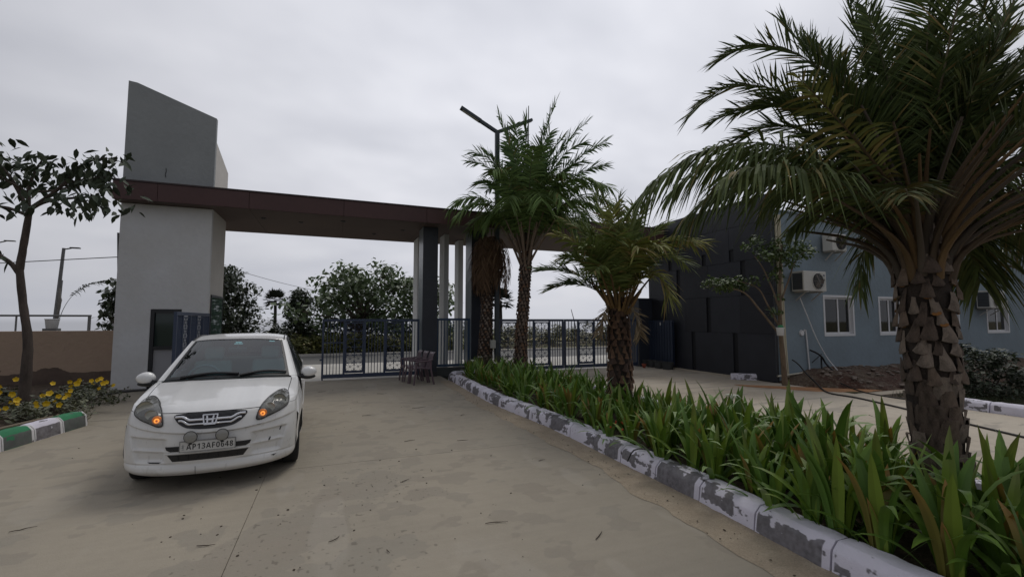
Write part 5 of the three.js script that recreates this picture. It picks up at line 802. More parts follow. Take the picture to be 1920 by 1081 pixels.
  const yLow = (z) => { let y = 0.19; for (const a of [axF, axR]) { const d = Math.abs(z - a); if (d < archR) y = Math.max(y, hubY + Math.sqrt(archR * archR - d * d)); } return y; };
  const xb = (z) => 0.838 - 0.052 * Math.pow(Math.max(0, (z - 1.0) / 0.6), 2) - 0.05 * Math.pow(Math.max(0, (-z - 1.2) / 0.7), 2);
  const beltY = (z) => { const e = edge(z); return Math.min(e.y, 0.945 + 0.03 * sstep(0.6, -1.4, z)); };
  function sideP(z, y, sd, off = 0) {
    const e = edge(z), by = beltY(z), X = xb(z); let x;
    if (y <= 0.62) x = X - 0.04 * Math.pow(Math.max(0, (0.42 - y) / 0.22), 2) + 0.008 * Math.exp(-Math.pow((y - 0.34) / 0.05, 2));
    else { const xBelt = e.y > by + 0.01 ? 0.80 : e.x; if (y <= by) { const q = (y - 0.62) / Math.max(0.02, by - 0.62); x = lerp(X, xBelt, q * q); } else x = lerp(xBelt, e.x, Math.pow((y - by) / Math.max(0.02, e.y - by), 1.15)); }
    if (y <= by && y > 0.6 && z < 1.3) x -= 0.010 * Math.exp(-Math.pow((y - 0.80) / 0.03, 2));
    return V(sd * (x + off), y, z);
  }
  function sidePatch(z0, z1, lo, hi, nz, ny, sd, off = 0) {
    const pos = [], uv = [], idx = []; for (let i = 0; i <= nz; i++) { const z = lerp(z0, z1, i / nz), a = lo(z), b = hi(z); for (let j = 0; j <= ny; j++) { const p = sideP(z, lerp(a, b, j / ny), sd, off); pos.push(p.x, p.y, p.z); uv.push(p.z, p.y); } }
    for (let i = 0; i < nz; i++) for (let j = 0; j < ny; j++) { const a = i * (ny + 1) + j, b = a + ny + 1; idx.push(a, a + 1, b, a + 1, b + 1, b); }
    const g = new THREE.BufferGeometry(); g.setAttribute('position', new THREE.Float32BufferAttribute(pos, 3)); g.setAttribute('uv', new THREE.Float32BufferAttribute(uv, 2)); g.setIndex(idx); g.computeVertexNormals(); return norm(g);
  }
  const winLo = (z) => beltY(z) + 0.012, winHi = (z) => edge(z).y - 0.055;
  for (const sd of [1, -1]) {
    const top = (z) => beltY(z);
    mesh('wing_side', sidePatch(1.60, 0.725, yLow, (z) => edge(z).y + 0.001, 60, 12, sd), paint, car);
    for (const [a, b] of [[0.717, -0.19], [-0.198, -1.02]]) { const d = mesh('door', sidePatch(a, b, yLow, top, 30, 14, sd), paint, car); mesh('handle', (() => { const p = sideP(b + 0.16, 0.83, sd, 0.012); const h = new RoundedBoxGeometry(0.03, 0.03, 0.17, 2, 0.012); h.translate(p.x, p.y, p.z); return norm(h); })(), paint, d); mesh('door_window', sidePatch(a - 0.035, b + 0.03, winLo, (z) => Math.max(winLo(z) + 0.004, winHi(z)), 26, 8, sd, -0.004), sideGlass, d); mesh('window_frame', merge([sidePatch(a, b, (z) => Math.max(beltY(z), edge(z).y - 0.055), (z) => edge(z).y, 26, 4, sd, 0), sidePatch(b + 0.035, b, winLo, winHi, 2, 6, sd, 0.001)]), blk, d); }
    mesh('rear_wing', merge([sidePatch(-1.028, -1.74, yLow, (z) => edge(z).y, 40, 14, sd)]), paint, car);
    mesh('side_crease', tube([sideP(1.45, 0.60, sd, 0.002), sideP(0.8, 0.63, sd, 0.004), sideP(0, 0.66, sd, 0.004), sideP(-1, 0.70, sd, 0.004)], 0.004, 20, 4), paint, car);
    const lin = []; for (const az of [axF, axR]) { const g = new THREE.CylinderGeometry(archR + 0.004, archR + 0.004, 0.28, 28, 1, true, 0, Math.PI * 2); g.rotateZ(Math.PI / 2); g.translate(sd * 0.655, hubY, az); lin.push(g); const dsk = new THREE.CircleGeometry(archR + 0.004, 28); dsk.rotateY(Math.PI / 2); dsk.translate(sd * 0.56, hubY, az); lin.push(dsk); } 
    mesh('wheel_arch_liner', merge(lin.map((g) => { const q = norm(g), p = q.attributes.position; for (let i = 0; i < p.count; i++) if (p.getY(i) < 0.2) p.setY(i, 0.2); return q; })), rubber, car);
    // mirror
    const mp = sideP(0.58, 0.965, sd, 0.0), mg = new THREE.SphereGeometry(1, 24, 16), mq = mg.attributes.position;
    for (let i = 0; i < mq.count; i++) { let x = mq.getX(i), y = mq.getY(i), z = mq.getZ(i); const k = Math.pow(Math.abs(x), 4) * 0.25; y = Math.sign(y) * Math.pow(Math.abs(y), 0.75); mq.setXYZ(i, x * 0.098, y * (0.076 - 0.016 * (x * sd > 0 ? x * sd : 0)) * (1 - k), (z > 0 ? z * 0.085 : z * 0.03)); }
    mg.computeVertexNormals(); mg.translate(mp.x + sd * 0.115, mp.y + 0.035, mp.z); const mir = mesh('wing_mirror', norm(mg), paint, car);
    const fb = new THREE.SphereGeometry(1, 16, 10); fb.scale(0.10, 0.035, 0.07); fb.translate(mp.x + sd * 0.10, mp.y - 0.03, mp.z); mesh('mirror_foot', merge([fb, barBox(V(mp.x - sd * 0.03, mp.y - 0.02, mp.z + 0.02), V(mp.x + sd * 0.06, mp.y - 0.01, mp.z), 0.04, 0.10)]), blk, mir);
    mesh('mirror_glass', (() => { const g = new THREE.CircleGeometry(0.07, 20); g.scale(1.35, 0.85, 1); g.rotateY(Math.PI); g.translate(mp.x + sd * 0.115, mp.y + 0.035, mp.z - 0.032); return norm(g); })(), chrome, mir);
  }
  // lamps
  const HL = [[0.405, 0.662], [0.42, 0.735], [0.45, 0.79], [0.51, 0.842], [0.58, 0.874], [0.64, 0.878], [0.68, 0.85], [0.694, 0.805], [0.68, 0.757], [0.61, 0.715], [0.52, 0.683], [0.445, 0.655]];
  const lens = phys([0.80, 0.81, 0.78], 0.16, { transmission: 0.88, thickness: 0, ior: 1.5 });
  for (const sd of [1, -1]) {
    const m = (pts) => pts.map(([x, y]) => [x * sd, y]);
    const h = mesh('headlight', feature(m(HL), 0.004, { edge: 0.04 }), std([0.065, 0.065, 0.066], 0.4, { metalness: 0.3 }), car);
    mesh('headlight_rim', merge([(() => { const o = outline(m(HL), 60), p = o.map((q) => front(q.x, q.y, 0.010)); return norm(new THREE.TubeGeometry(new THREE.CatmullRomCurve3(p, true), 100, 0.008, 5, true)); })()]), blk, h);
    const bowl = (x, y, r, d) => { const c = front(x * sd, y, 0.012), g = new THREE.SphereGeometry(r, 20, 10, 0, Math.PI * 2, 0, 1.25); g.scale(1, d, 1); g.rotateX(-Math.PI / 2); g.translate(c.x, c.y, c.z + 0.018); return norm(g); };
    mesh('reflector', merge([bowl(0.60, 0.80, 0.078, 0.3), bowl(0.62, 0.845, 0.035, 0.35), bowl(0.52, 0.755, 0.05, 0.3)]), std([0.42, 0.42, 0.38], 0.28, { metalness: 0.9 }), h);
    const b = front(0.455 * sd, 0.708, 0.014); mesh('indicator_reflector', (() => { const g = new THREE.SphereGeometry(0.042, 18, 10); g.scale(1, 1, 0.55); g.translate(b.x, b.y, b.z); return norm(g); })(), std([0.5, 0.17, 0.03], 0.3, { emissive: rgb(0.5, 0.10, 0.005), emissiveIntensity: 0.22 }), h);
    mesh('indicator_bulb', (() => { const g = new THREE.TorusGeometry(0.017, 0.007, 6, 14); g.translate(b.x + 0.002, b.y - 0.002, b.z + 0.024); return norm(g); })(), std([0.9, 0.4, 0.1], 0.4, { emissive: rgb(1.0, 0.34, 0.05), emissiveIntensity: 0.7 }), h);
    mesh('headlight_lens', feature(m(HL), 0.012, { edge: 0.03, rim: 0.008, bulge: 0.034 }), lens, h);
  }
  // grille with chrome bars and badge
  const G = [[-0.305, 0.752], [-0.15, 0.765], [0, 0.768], [0.15, 0.765], [0.305, 0.752], [0.315, 0.728], [0.27, 0.672], [0.20, 0.632], [0.1, 0.617], [0, 0.614], [-0.1, 0.617], [-0.20, 0.632], [-0.27, 0.672], [-0.315, 0.728]];
  const gr = mesh('grille', feature(G, 0.005, { edge: 0.04, n: 72 }), gloss, car);
  const bar = (y, half, rise, th) => { const pts = []; for (let i = 0; i <= 24; i++) { const x = lerp(-half, half, i / 24); const ax = Math.abs(x); pts.push(front(x, y + rise * sstep(0.17, 0.25, ax), 0.016)); } const g = new THREE.TubeGeometry(new THREE.CatmullRomCurve3(pts), 60, th, 8, false); return norm(g); };
  mesh('grille_bar', bar(0.695, 0.30, 0.032, 0.0135), chrome, gr); mesh('grille_bar', bar(0.658, 0.268, 0.036, 0.0115), chrome, gr);
  { const c = front(0, 0.686, 0.03), rr = (w, h, r) => { const s = new THREE.Shape(); s.moveTo(-w * 0.92, h); s.lineTo(w * 0.92, h); s.quadraticCurveTo(w * 1.05, h, w, h - r); s.lineTo(w * 0.84, -h + r); s.quadraticCurveTo(w * 0.8, -h, w * 0.66, -h); s.lineTo(-w * 0.66, -h); s.quadraticCurveTo(-w * 0.8, -h, -w * 0.84, -h + r); s.lineTo(-w, h - r); s.quadraticCurveTo(-w * 1.05, h, -w * 0.92, h); return s; };
    const ex = (s, d) => new THREE.ExtrudeGeometry(s, { depth: d, bevelEnabled: true, bevelThickness: 0.002, bevelSize: 0.0015, bevelSegments: 2 });
    const plate = ex(rr(0.066, 0.052, 0.02), 0.006); const ring = rr(0.066, 0.052, 0.02); ring.holes.push(new THREE.Path(rr(0.0545, 0.0425, 0.016).getPoints(8)));
    const parts = [ex(ring, 0.016)]; for (const s of [-1, 1]) { const q = new THREE.Shape([[0.023, 0.037], [0.035, 0.037], [0.0265, -0.036], [0.0155, -0.036], [0.0165, -0.006], [0.018, 0.004]].map((p) => new THREE.Vector2(p[0] * s, p[1]))); parts.push(ex(q, 0.016)); } parts.push(ex(new THREE.Shape([[-0.019, 0.004], [0.019, 0.004], [0.0175, -0.007], [-0.0175, -0.007]].map((p) => new THREE.Vector2(...p))), 0.016));
    const mv = (g) => { g.rotateX(-0.35); g.translate(c.x, c.y, c.z - 0.012); return norm(g); };
    const e = mesh('badge', merge(parts.map(mv)), chrome, gr); mesh('badge_plate', mv(plate), gloss, gr); }
  // intakes, plate, lamps, scuffs
  const IU = [[-0.365, 0.462], [0.365, 0.462], [0.355, 0.432], [0.32, 0.412], [-0.32, 0.412], [-0.355, 0.432]], IL = [[-0.345, 0.382], [0.345, 0.382], [0.30, 0.318], [-0.30, 0.318]];
  const it = mesh('air_intake', feature(IU, 0.004, { smooth: false, edge: 0.05 }), blk, car); const il = mesh('air_intake', feature(IL, 0.004, { smooth: false, edge: 0.05 }), blk, car);  // raised black patches; the shade inside the openings is put into their colour
  for (let i = -3; i <= 3; i++) { const p = front(i * 0.085, 0.35, 0.006); mesh('intake_rib', box(0.006, 0.05, 0.012, p.x, p.y, p.z), dark, il); }
  { const tub = []; for (let i = 0; i <= 16; i++) tub.push(front(lerp(-0.36, 0.36, i / 16), 0.395, 0.008)); mesh('intake_lip', norm(new THREE.TubeGeometry(new THREE.CatmullRomCurve3(tub), 40, 0.007, 6, false)), bumper, car); }
  { const cv = document.createElement('canvas'); cv.width = 1024; cv.height = 224; const x = cv.getContext('2d'); x.fillStyle = '#c9c9c6'; x.fillRect(0, 0, 1024, 224); x.strokeStyle = '#2a2a2a'; x.lineWidth = 7; x.strokeRect(10, 10, 1004, 204); x.fillStyle = '#15161a'; x.font = 'bold 158px sans-serif'; x.textBaseline = 'middle'; x.textAlign = 'left';
    const txt = 'AP13AF0648'; let px = 124; const wd = [...txt].map((c) => x.measureText(c).width), tot = wd.reduce((a, b) => a + b, 0), k = (1004 - 124 - 20 - 9 * 8) / tot; [...txt].forEach((c, i) => { x.save(); x.translate(px, 118); x.scale(k, 1); x.fillText(c, 0, 0); x.restore(); px += wd[i] * k + 8; });
    x.fillStyle = '#54585f'; x.fillRect(60, 64, 10, 84); x.fillRect(40, 84, 18, 8); x.fillRect(44, 108, 34, 8); x.fillRect(72, 92, 20, 7); x.fillRect(36, 128, 44, 8); x.fillRect(44, 160, 44, 10);
    const pt = new THREE.CanvasTexture(cv); pt.colorSpace = THREE.SRGBColorSpace; const pm = std([0.86, 0.86, 0.86], 0.45, { map: pt });
    const c = V(0.004, 0.470, 2.035), np = mesh('number_plate', (() => { const g = new RoundedBoxGeometry(0.476, 0.11, 0.012, 2, 0.005); g.translate(c.x, c.y, c.z); return norm(g); })(), dark, car);
    mesh('plate_face', (() => { const g = new THREE.PlaneGeometry(0.470, 0.105); g.translate(c.x, c.y, c.z + 0.0075); return norm(g); })(), pm, np);
    const fl = phys([0.30, 0.30, 0.28], 0.25, { clearcoat: 1, bumpMap: rep(grainBump, 3), bumpScale: 0.004 });
    for (const sx of [-0.142, 0.122]) { const f = mesh('fog_lamp', (() => { const g = new THREE.LatheGeometry([[0, -0.05], [0.035, -0.045], [0.055, -0.015], [0.059, 0.0], [0.0565, 0.008], [0.053, 0.006]].map((p) => new THREE.Vector2(...p)), 28); g.rotateX(Math.PI / 2); g.translate(sx, 0.562, 2.05); return norm(g); })(), dark, car); mesh('lamp_glass', (() => { const g = new THREE.SphereGeometry(0.15, 20, 8, 0, Math.PI * 2, 0, 0.362); g.rotateX(Math.PI / 2); g.translate(sx, 0.562, 2.055 - 0.138); return norm(g); })(), fl, f); mesh('lamp_bracket', merge([span(sx - 0.012, sx + 0.012, 0.49, 0.51, 1.98, 2.05), span(sx - 0.01, sx + 0.01, 0.49, 0.53, 2.03, 2.045)]), dark, f); } }
  const scuff = std([0.03, 0.03, 0.032], 0.8); for (const p of [[[0.625, 0.50], [0.64, 0.545], [0.632, 0.55], [0.618, 0.51]], [[0.52, 0.43], [0.535, 0.455], [0.54, 0.44], [0.53, 0.405], [0.522, 0.41]], [[0.55, 0.268], [0.60, 0.272], [0.575, 0.255]], [[-0.52, 0.315], [-0.40, 0.312], [-0.42, 0.303], [-0.50, 0.306]], [[0.30, 0.592], [0.40, 0.607], [0.46, 0.613], [0.44, 0.606], [0.33, 0.59]]]) mesh('scuff', feature(p, 0.0025, { smooth: false, edge: 0.02, rim: 0.004 }), scuff, bm);
  mesh('bumper_seam', barBox(V(-0.10, 0.185, 2.0 - 0.008), V(-0.10, 0.27, 2.013), 0.004, 0.004), dark, bm);
  // wipers
  const wipe = (x0, x1, s0, s1) => { const a = []; for (let i = 0; i <= 10; i++) { const t = i / 10; a.push(skin(lerp(s0, s1, t) + 0.12 * Math.sin(Math.PI * t), lerp(x0, x1, t), 0.018)); } return norm(new THREE.TubeGeometry(new THREE.CatmullRomCurve3(a), 24, 0.016, 5, false)); };
  mesh('wiper', merge([wipe(-0.66, 0.14, 12.06, 12.17)]), blk, car); mesh('wiper', merge([wipe(0.16, 0.84, 12.07, 12.21)]), blk, car);
  const stick = std([0.72, 0.74, 0.74], 0.6); for (const [x, w, s] of [[-0.06, 0.12, 13.78], [0.62, 0.12, 13.9]]) mesh('sticker', patch(s, s + 0.075, x, x + w, 3, 4, -0.006), stick, ws); mesh('sticker', patch(13.70, 13.745, -0.08, 0.09, 3, 4, -0.006), stick, ws);
  // cabin
  const trim = std([0.15, 0.155, 0.16], 0.9), seatM = std([0.36, 0.36, 0.34], 0.95);
  mesh('dashboard', (() => { const g = prism([[0.35, 0.55], [0.36, 0.86], [0.45, 0.93], [0.62, 0.955], [0.95, 0.95], [0.95, 0.55]], 1.36); g.rotateY(-Math.PI / 2); g.translate(0.68, 0, 0); return norm(g); })(), trim, car);
  mesh('floor_pan', merge([span(-0.78, 0.78, 0.18, 0.26, -1.85, 1.5), span(-0.72, 0.72, 0.26, 0.62, 1.0, 1.45), span(-0.7, 0.7, 0.26, 0.95, -1.6, -1.3)]), blk, car);
  for (const sx of [-0.36, 0.36]) { const st = mesh('front_seat', merge([(() => { const g = new RoundedBoxGeometry(0.48, 0.16, 0.5, 3, 0.06); g.translate(sx, 0.5, 0.0); return norm(g); })(), (() => { const g = new RoundedBoxGeometry(0.47, 0.62, 0.14, 3, 0.06); g.rotateX(-0.25); g.translate(sx, 0.82, -0.3); return norm(g); })()]), seatM, car); mesh('headrest', (() => { const g = new RoundedBoxGeometry(0.25, 0.19, 0.1, 3, 0.045); g.rotateX(-0.12); g.translate(sx, 1.22, -0.4); return norm(g); })(), seatM, st); }
  mesh('rear_seat', merge([(() => { const g = new RoundedBoxGeometry(1.2, 0.6, 0.16, 3, 0.06); g.rotateX(-0.3); g.translate(0, 0.82, -1.1); return norm(g); })()]), seatM, car);
  { const g = new THREE.TorusGeometry(0.185, 0.017, 8, 32); g.rotateX(-0.45); g.translate(-0.36, 0.93, 0.3); const sp = [norm(g)]; for (const a of [0.2, 2.94, 4.71]) { const q = barBox(V(0, 0, 0), V(Math.cos(a) * 0.18, Math.sin(a) * 0.18, 0), 0.03, 0.02); q.rotateX(-0.45); q.translate(-0.36, 0.93, 0.3); sp.push(q); } mesh('steering_wheel', merge(sp), trim, car); }
  { const p = skin(13.55, 0, -0.06); mesh('rear_view_mirror', merge([(() => { const g = new RoundedBoxGeometry(0.22, 0.06, 0.03, 2, 0.012); g.translate(p.x, p.y, p.z); return norm(g); })(), rod(p, skin(13.75, 0, -0.01), 0.01)]), blk, car); }
  // wheels
  for (const [sd, az] of [[1, axF], [-1, axF], [1, axR], [-1, axR]]) {
    const prof = [[0.185, -0.085], [0.235, -0.092], [0.268, -0.086], [0.284, -0.07], [0.288, -0.03], [0.288, 0.03], [0.284, 0.07], [0.268, 0.086], [0.235, 0.092], [0.185, 0.085]].map((p) => new THREE.Vector2(...p));
    const tg = new THREE.LatheGeometry(prof, 44); tg.rotateZ(Math.PI / 2); const w = new THREE.Group(); w.name = 'wheel'; w.position.set(sd * 0.712, 0.286, az); w.rotation.y = az > 0 ? 0.06 : 0; car.add(w); mesh('tyre', norm(tg), rubber, w);
    const rimP = [[0.186, 0.08], [0.178, 0.086], [0.168, 0.05], [0.165, -0.05], [0.186, -0.08]].map((p) => new THREE.Vector2(...p)); const rg = [(() => { const g = new THREE.LatheGeometry(rimP, 36); g.rotateZ(Math.PI / 2); return g; })()];
    for (let k = 0; k < 7; k++) { const a = k / 7 * Math.PI * 2; rg.push(barBox(V(sd * 0.05, Math.sin(a) * 0.03, Math.cos(a) * 0.03), V(sd * 0.068, Math.sin(a) * 0.17, Math.cos(a) * 0.17), 0.02, 0.042)); } const hub = new THREE.CylinderGeometry(0.045, 0.05, 0.05, 16); hub.rotateZ(Math.PI / 2); hub.translate(sd * 0.055, 0, 0); rg.push(hub); const disc = new THREE.CylinderGeometry(0.165, 0.165, 0.01, 28); disc.rotateZ(Math.PI / 2); disc.translate(sd * 0.0, 0, 0);
    mesh('rim', merge(rg), std([0.23, 0.23, 0.24], 0.35, { metalness: 0.7 }), w); mesh('brake_disc', norm(disc), dark, w);
  }
}
// ------------------------------------------------------------------ street lamp, chairs, wall, planting and distance
{
  const t = thing('street_lamp', 'slim grey street lamp with two raised arms standing in the median', 'street lamp', [4.66, 0, -13.1]);
  const m = std([0.045, 0.056, 0.066], 0.45, { metalness: 0.2 });
  mesh('pole', box(0.13, 7.62, 0.13, 0, 3.81, 0, 0.012), m, t); mesh('base_plate', box(0.3, 0.03, 0.3, 0, 0.16, 0, 0.005), m, t);
  for (const s of [-1, 1]) { const a = mesh('arm', barBox(V(0, 7.60, 0), V(s * 0.55, 7.87, 0), 0.10, 0.085), m, t); const l = mesh('lamp_head', barBox(V(s * 0.55, 7.87, 0), V(s * 1.19, 8.19, 0), 0.085, 0.15), m, t); mesh('led_strip', barBox(V(s * 0.62, 7.857, 0), V(s * 1.14, 8.117, 0), 0.012, 0.10), std([0.45, 0.46, 0.42], 0.5), l); }
  const j = mesh('junction_box', box(0.15, 0.24, 0.12, -0.16, 0.98, 0.10, 0.012), std([0.42, 0.42, 0.38], 0.6), t); mesh('box_bracket', merge([box(0.36, 0.03, 0.03, -0.02, 1.02, 0.09), box(0.02, 0.2, 0.02, -0.1, 0.78, 0.06)]), m, j);
}
{ // plastic armchairs, facing the driveway
  const pl = phys([0.115, 0.078, 0.092], 0.36, { bumpMap: rep(grainBump, 2), bumpScale: 0.0008 });
  const c = thing('plastic_chair', 'brown plastic armchair nearest the camera in the row by the pillar', 'chair', [0, 0, 0], 0, 'plastic armchairs by the gate pillar');
  const W = 0.40, D = 0.44;      // faces -x; width along z
  const shell = (pts, w0, w1, th, dish) => { const pos = [], idx = [], N = pts.length, K = 8; for (const o of [0, th]) for (let i = 0; i < N; i++) for (let k = 0; k <= K; k++) { const s = k / K * 2 - 1, w = lerp(w0, w1, i / (N - 1)) / 2; pos.push(pts[i][0] + o * pts[i][2] - dish * (1 - s * s) * -1 * pts[i][2], pts[i][1] + o * pts[i][3] - dish * (1 - s * s) * pts[i][3], s * w); } const S = K + 1; for (const b of [0, N * S]) for (let i = 0; i < N - 1; i++) for (let k = 0; k < K; k++) { const a = b + i * S + k; idx.push(a, a + S, a + 1, a + 1, a + S, a + S + 1); } for (let i = 0; i < N - 1; i++) for (const k of [0, K]) { const a = i * S + k, e = a + N * S; idx.push(a, a + S, e, a + S, e + S, e); } for (const i of [0, N - 1]) for (let k = 0; k < K; k++) { const a = i * S + k, e = a + N * S; idx.push(a, a + 1, e, a + 1, e + 1, e); } const g = new THREE.BufferGeometry(); g.setAttribute('position', new THREE.Float32BufferAttribute(pos, 3)); g.setIndex(idx); return toCreasedNormals(norm(g), 0.6); };
  mesh('seat', shell([[-0.23, 0.385, 0, 1], [-0.225, 0.415, 0, 1], [-0.19, 0.425, 0, 1], [0, 0.415, 0, 1], [0.16, 0.40, 0, 1]], W * 0.98, W * 0.9, 0.012, 0.012), pl, c);
  const back = shell([[0.16, 0.40, -1, 0], [0.20, 0.52, -1, 0], [0.235, 0.66, -1, 0.1], [0.27, 0.80, -1, 0.2], [0.315, 0.845, -0.7, 0.7]], W * 0.88, W * 1.0, 0.014, 0.02); mesh('backrest', back, pl, c);
  for (const s of [-1, 1]) {
    mesh('armrest', merge([limb([V(-0.22, 0.60, s * W * 0.5), V(-0.05, 0.615, s * W * 0.52), V(0.14, 0.625, s * W * 0.51), V(0.245, 0.66, s * W * 0.47)], [0.021, 0.026, 0.024, 0.018], 12, 8)]), pl, c);
    mesh('leg', merge([limb([V(-0.22, 0.605, s * W * 0.5), V(-0.215, 0.42, s * W * 0.49), V(-0.245, 0.2, s * W * 0.5), V(-0.27, 0.0, s * W * 0.52)], [0.018, 0.024, 0.024, 0.020], 12, 6)]), pl, c);
    mesh('leg', merge([limb([V(0.20, 0.60, s * W * 0.5), V(0.19, 0.42, s * W * 0.47), V(0.23, 0.2, s * W * 0.49), V(0.275, 0.0, s * W * 0.51)], [0.016, 0.024, 0.025, 0.02], 12, 6)]), pl, c);
  }
  c.position.set(2.25, 0, -12.30); c.rotation.y = 0.10;
  copyOf(c, [2.16, 0, -12.70], 0.10, 'brown plastic armchair in the middle of the row of three by the pillar'); copyOf(c, [2.07, 0, -13.10], 0.06, 'brown plastic armchair farthest from the camera in the row, against the gate');
}
{ // boundary wall with the plaster gone at its foot
  const tx = dataTex(1024, 512, (u, v) => { const x = u * 8, y = v * 2, n = fbm(u * 24, v * 6, 5, 0, 701), m = fbm(x * 6, y * 6, 4, 0, 703); let c = [0.36, 0.265, 0.195].map((q) => q * (0.88 + 0.2 * fbm(x * 0.8, y * 0.8, 4, 0, 705) + 0.05 * m)); const line = 0.36 + 0.22 * (fbm(x * 0.9, 3, 4, 0, 707) - 0.5) + 0.12 * (n - 0.5); const e = sstep(line + 0.008, line - 0.008, y - 0.12 * sstep(0.5, 0.6, fbm(x * 2.5, y * 5, 4, 0, 709))); return mixc(c, mixc([0.075, 0.052, 0.042], [0.15, 0.11, 0.085], m), e); });
  const wm = std([1, 1, 1], 0.95, { map: rep(tx, 1 / 8, 1 / 2), bumpMap: rep(plasterBump, 0.7), bumpScale: 0.01 });
  const w = thing('boundary_wall', 'tan plastered boundary wall with exposed stained base, left of the white tower', 'wall'); mesh('wall', span(-60, -5.0, -0.2, 1.43, -14.95, -14.72, 0.008), wm, w); 
  const r = thing('pipe_railing', 'grey pipe railing showing above the tan wall', 'railing'), rm = std([0.12, 0.12, 0.12], 0.6); const z = -21; mesh('rail', rod(V(-18, 1.86, z), V(-8.2, 1.86, z), 0.035), rm, r); for (const x of [-8.25, -10.0, -10.25, -12.4, -14.6]) mesh('post', rod(V(x, 0, z), V(x, 1.87, z), x === -8.25 ? 0.05 : 0.028), rm, r);
  const lp = thing('road_lamp', 'leaning street lamp with one arm beyond the tan wall', 'street lamp', [-9.75, 0, -22.3]); mesh('pole', rod(V(-0.10, 0, 0), V(0.08, 4.45, 0), 0.075, 10, 0.05), rm, lp); mesh('arm', rod(V(0.08, 4.4, 0), V(0.30, 4.46, 0), 0.025), rm, lp); mesh('lamp_head', box(0.30, 0.045, 0.14, 0.42, 4.475, 0, 0.012), std([0.05, 0.05, 0.055], 0.5), lp);
  const pp = thing('service_post', 'short post with hanging sheath beside the leaning street lamp', 'post', [-9.62, 0, -22.0]); mesh('post', limb([V(-0.12, 0, 0), V(0.0, 1.6, 0), V(0.06, 3.2, 0)], [0.09, 0.07, 0.06], 8, 7, 0.05, 3), rm, pp); mesh('bundle', limb([V(0.05, 2.9, 0.05), V(0.10, 2.3, 0.08), V(0.02, 1.7, 0.06)], [0.03, 0.06, 0.02], 8, 6, 0.3, 4), std([0.15, 0.14, 0.13], 0.8), pp);
  const R = rng(71), fr = thing('palm_frond', 'single dark palm frond arching right above the tan wall', 'palm frond', [-9.6, 1.2, -22.0]); addFrond(fr, [V(0, 0, 0), V(0.1, 1.2, 0), V(0.5, 2.0, 0), V(1.65, 2.05, 0)], { n: 40, len: 0.40, w: 0.035, sag: 0.7, rw: 0.03, start: 0.5, ribA: [0.06, 0.06, 0.05], ribB: [0.05, 0.05, 0.04], c1: [0.04, 0.05, 0.035], c2: [0.06, 0.07, 0.05] }, R);
  const bk = thing('white_bucket', 'small white bucket behind the tan wall by the leaning lamp', 'bucket', [-9.55, 1.4, -21.6]); mesh('body', norm(new THREE.LatheGeometry([[0, 0], [0.16, 0], [0.2, 0.32], [0.215, 0.32], [0.21, 0.35], [0.19, 0.35], [0.15, 0.03], [0, 0.03]].map((p) => new THREE.Vector2(...p)), 18)), std([0.5, 0.5, 0.5], 0.5), bk); mesh('stand', box(0.4, 1.4, 0.3, 0, -0.7, 0), rm, bk);
  const fl = thing('far_lamp', 'far double-armed lamp at the left edge, partly behind the young tree', 'street lamp', [-15.6, 0, -30]); mesh('pole', rod(V(0, 0, 0), V(0, 5.55, 0), 0.06), rm, fl); for (const s of [-1, 1]) { mesh('arm', rod(V(0, 5.5, 0), V(s * 0.35, 5.62, 0), 0.03), rm, fl); mesh('lamp_head', box(0.4, 0.05, 0.15, s * 0.5, 5.64, 0, 0.01), rm, fl); }
  tag(mesh('steel_pole', rod(V(-5.40, 0, -15.6), V(-5.62, 4.12, -15.6), 0.032, 8, 0.028), std([0.09, 0.09, 0.09], 0.6), null), 'thin grey steel pole standing just left of the white tower', 'pole');
  const wire = std([0.05, 0.05, 0.05], 0.7), sagW = (a, b, s) => tube([a, a.clone().lerp(b, 0.33).add(V(0, -s, 0)), a.clone().lerp(b, 0.67).add(V(0, -s, 0)), b], 0.012, 24, 4);
  tag(mesh('overhead_wire', sagW(V(-24, 3.1, -24), V(-5.55, 3.45, -15.6), 0.15), wire, null), 'thin overhead wire crossing the sky above the tan wall', 'wire'); tag(mesh('overhead_wire', sagW(V(-6, 4.6, -26), V(4, 3.6, -42), 0.35), wire, null), 'thin overhead wire between the tower and the big tree', 'wire');
  const nf = thing('palm_frond', 'dark palm frond tip poking in at the left edge behind the trunk', 'palm frond', [-8.6, 1.6, -13.9]); addFrond(nf, [V(-1.2, 0.2, 0), V(-0.6, 0.6, 0), V(0.0, 0.75, 0), V(0.55, 0.35, 0)], { n: 30, len: 0.34, w: 0.035, sag: 0.5, rw: 0.02, ribA: [0.06, 0.07, 0.04], ribB: [0.06, 0.07, 0.04], c1: [0.03, 0.055, 0.028], c2: [0.05, 0.08, 0.035] }, R);
}
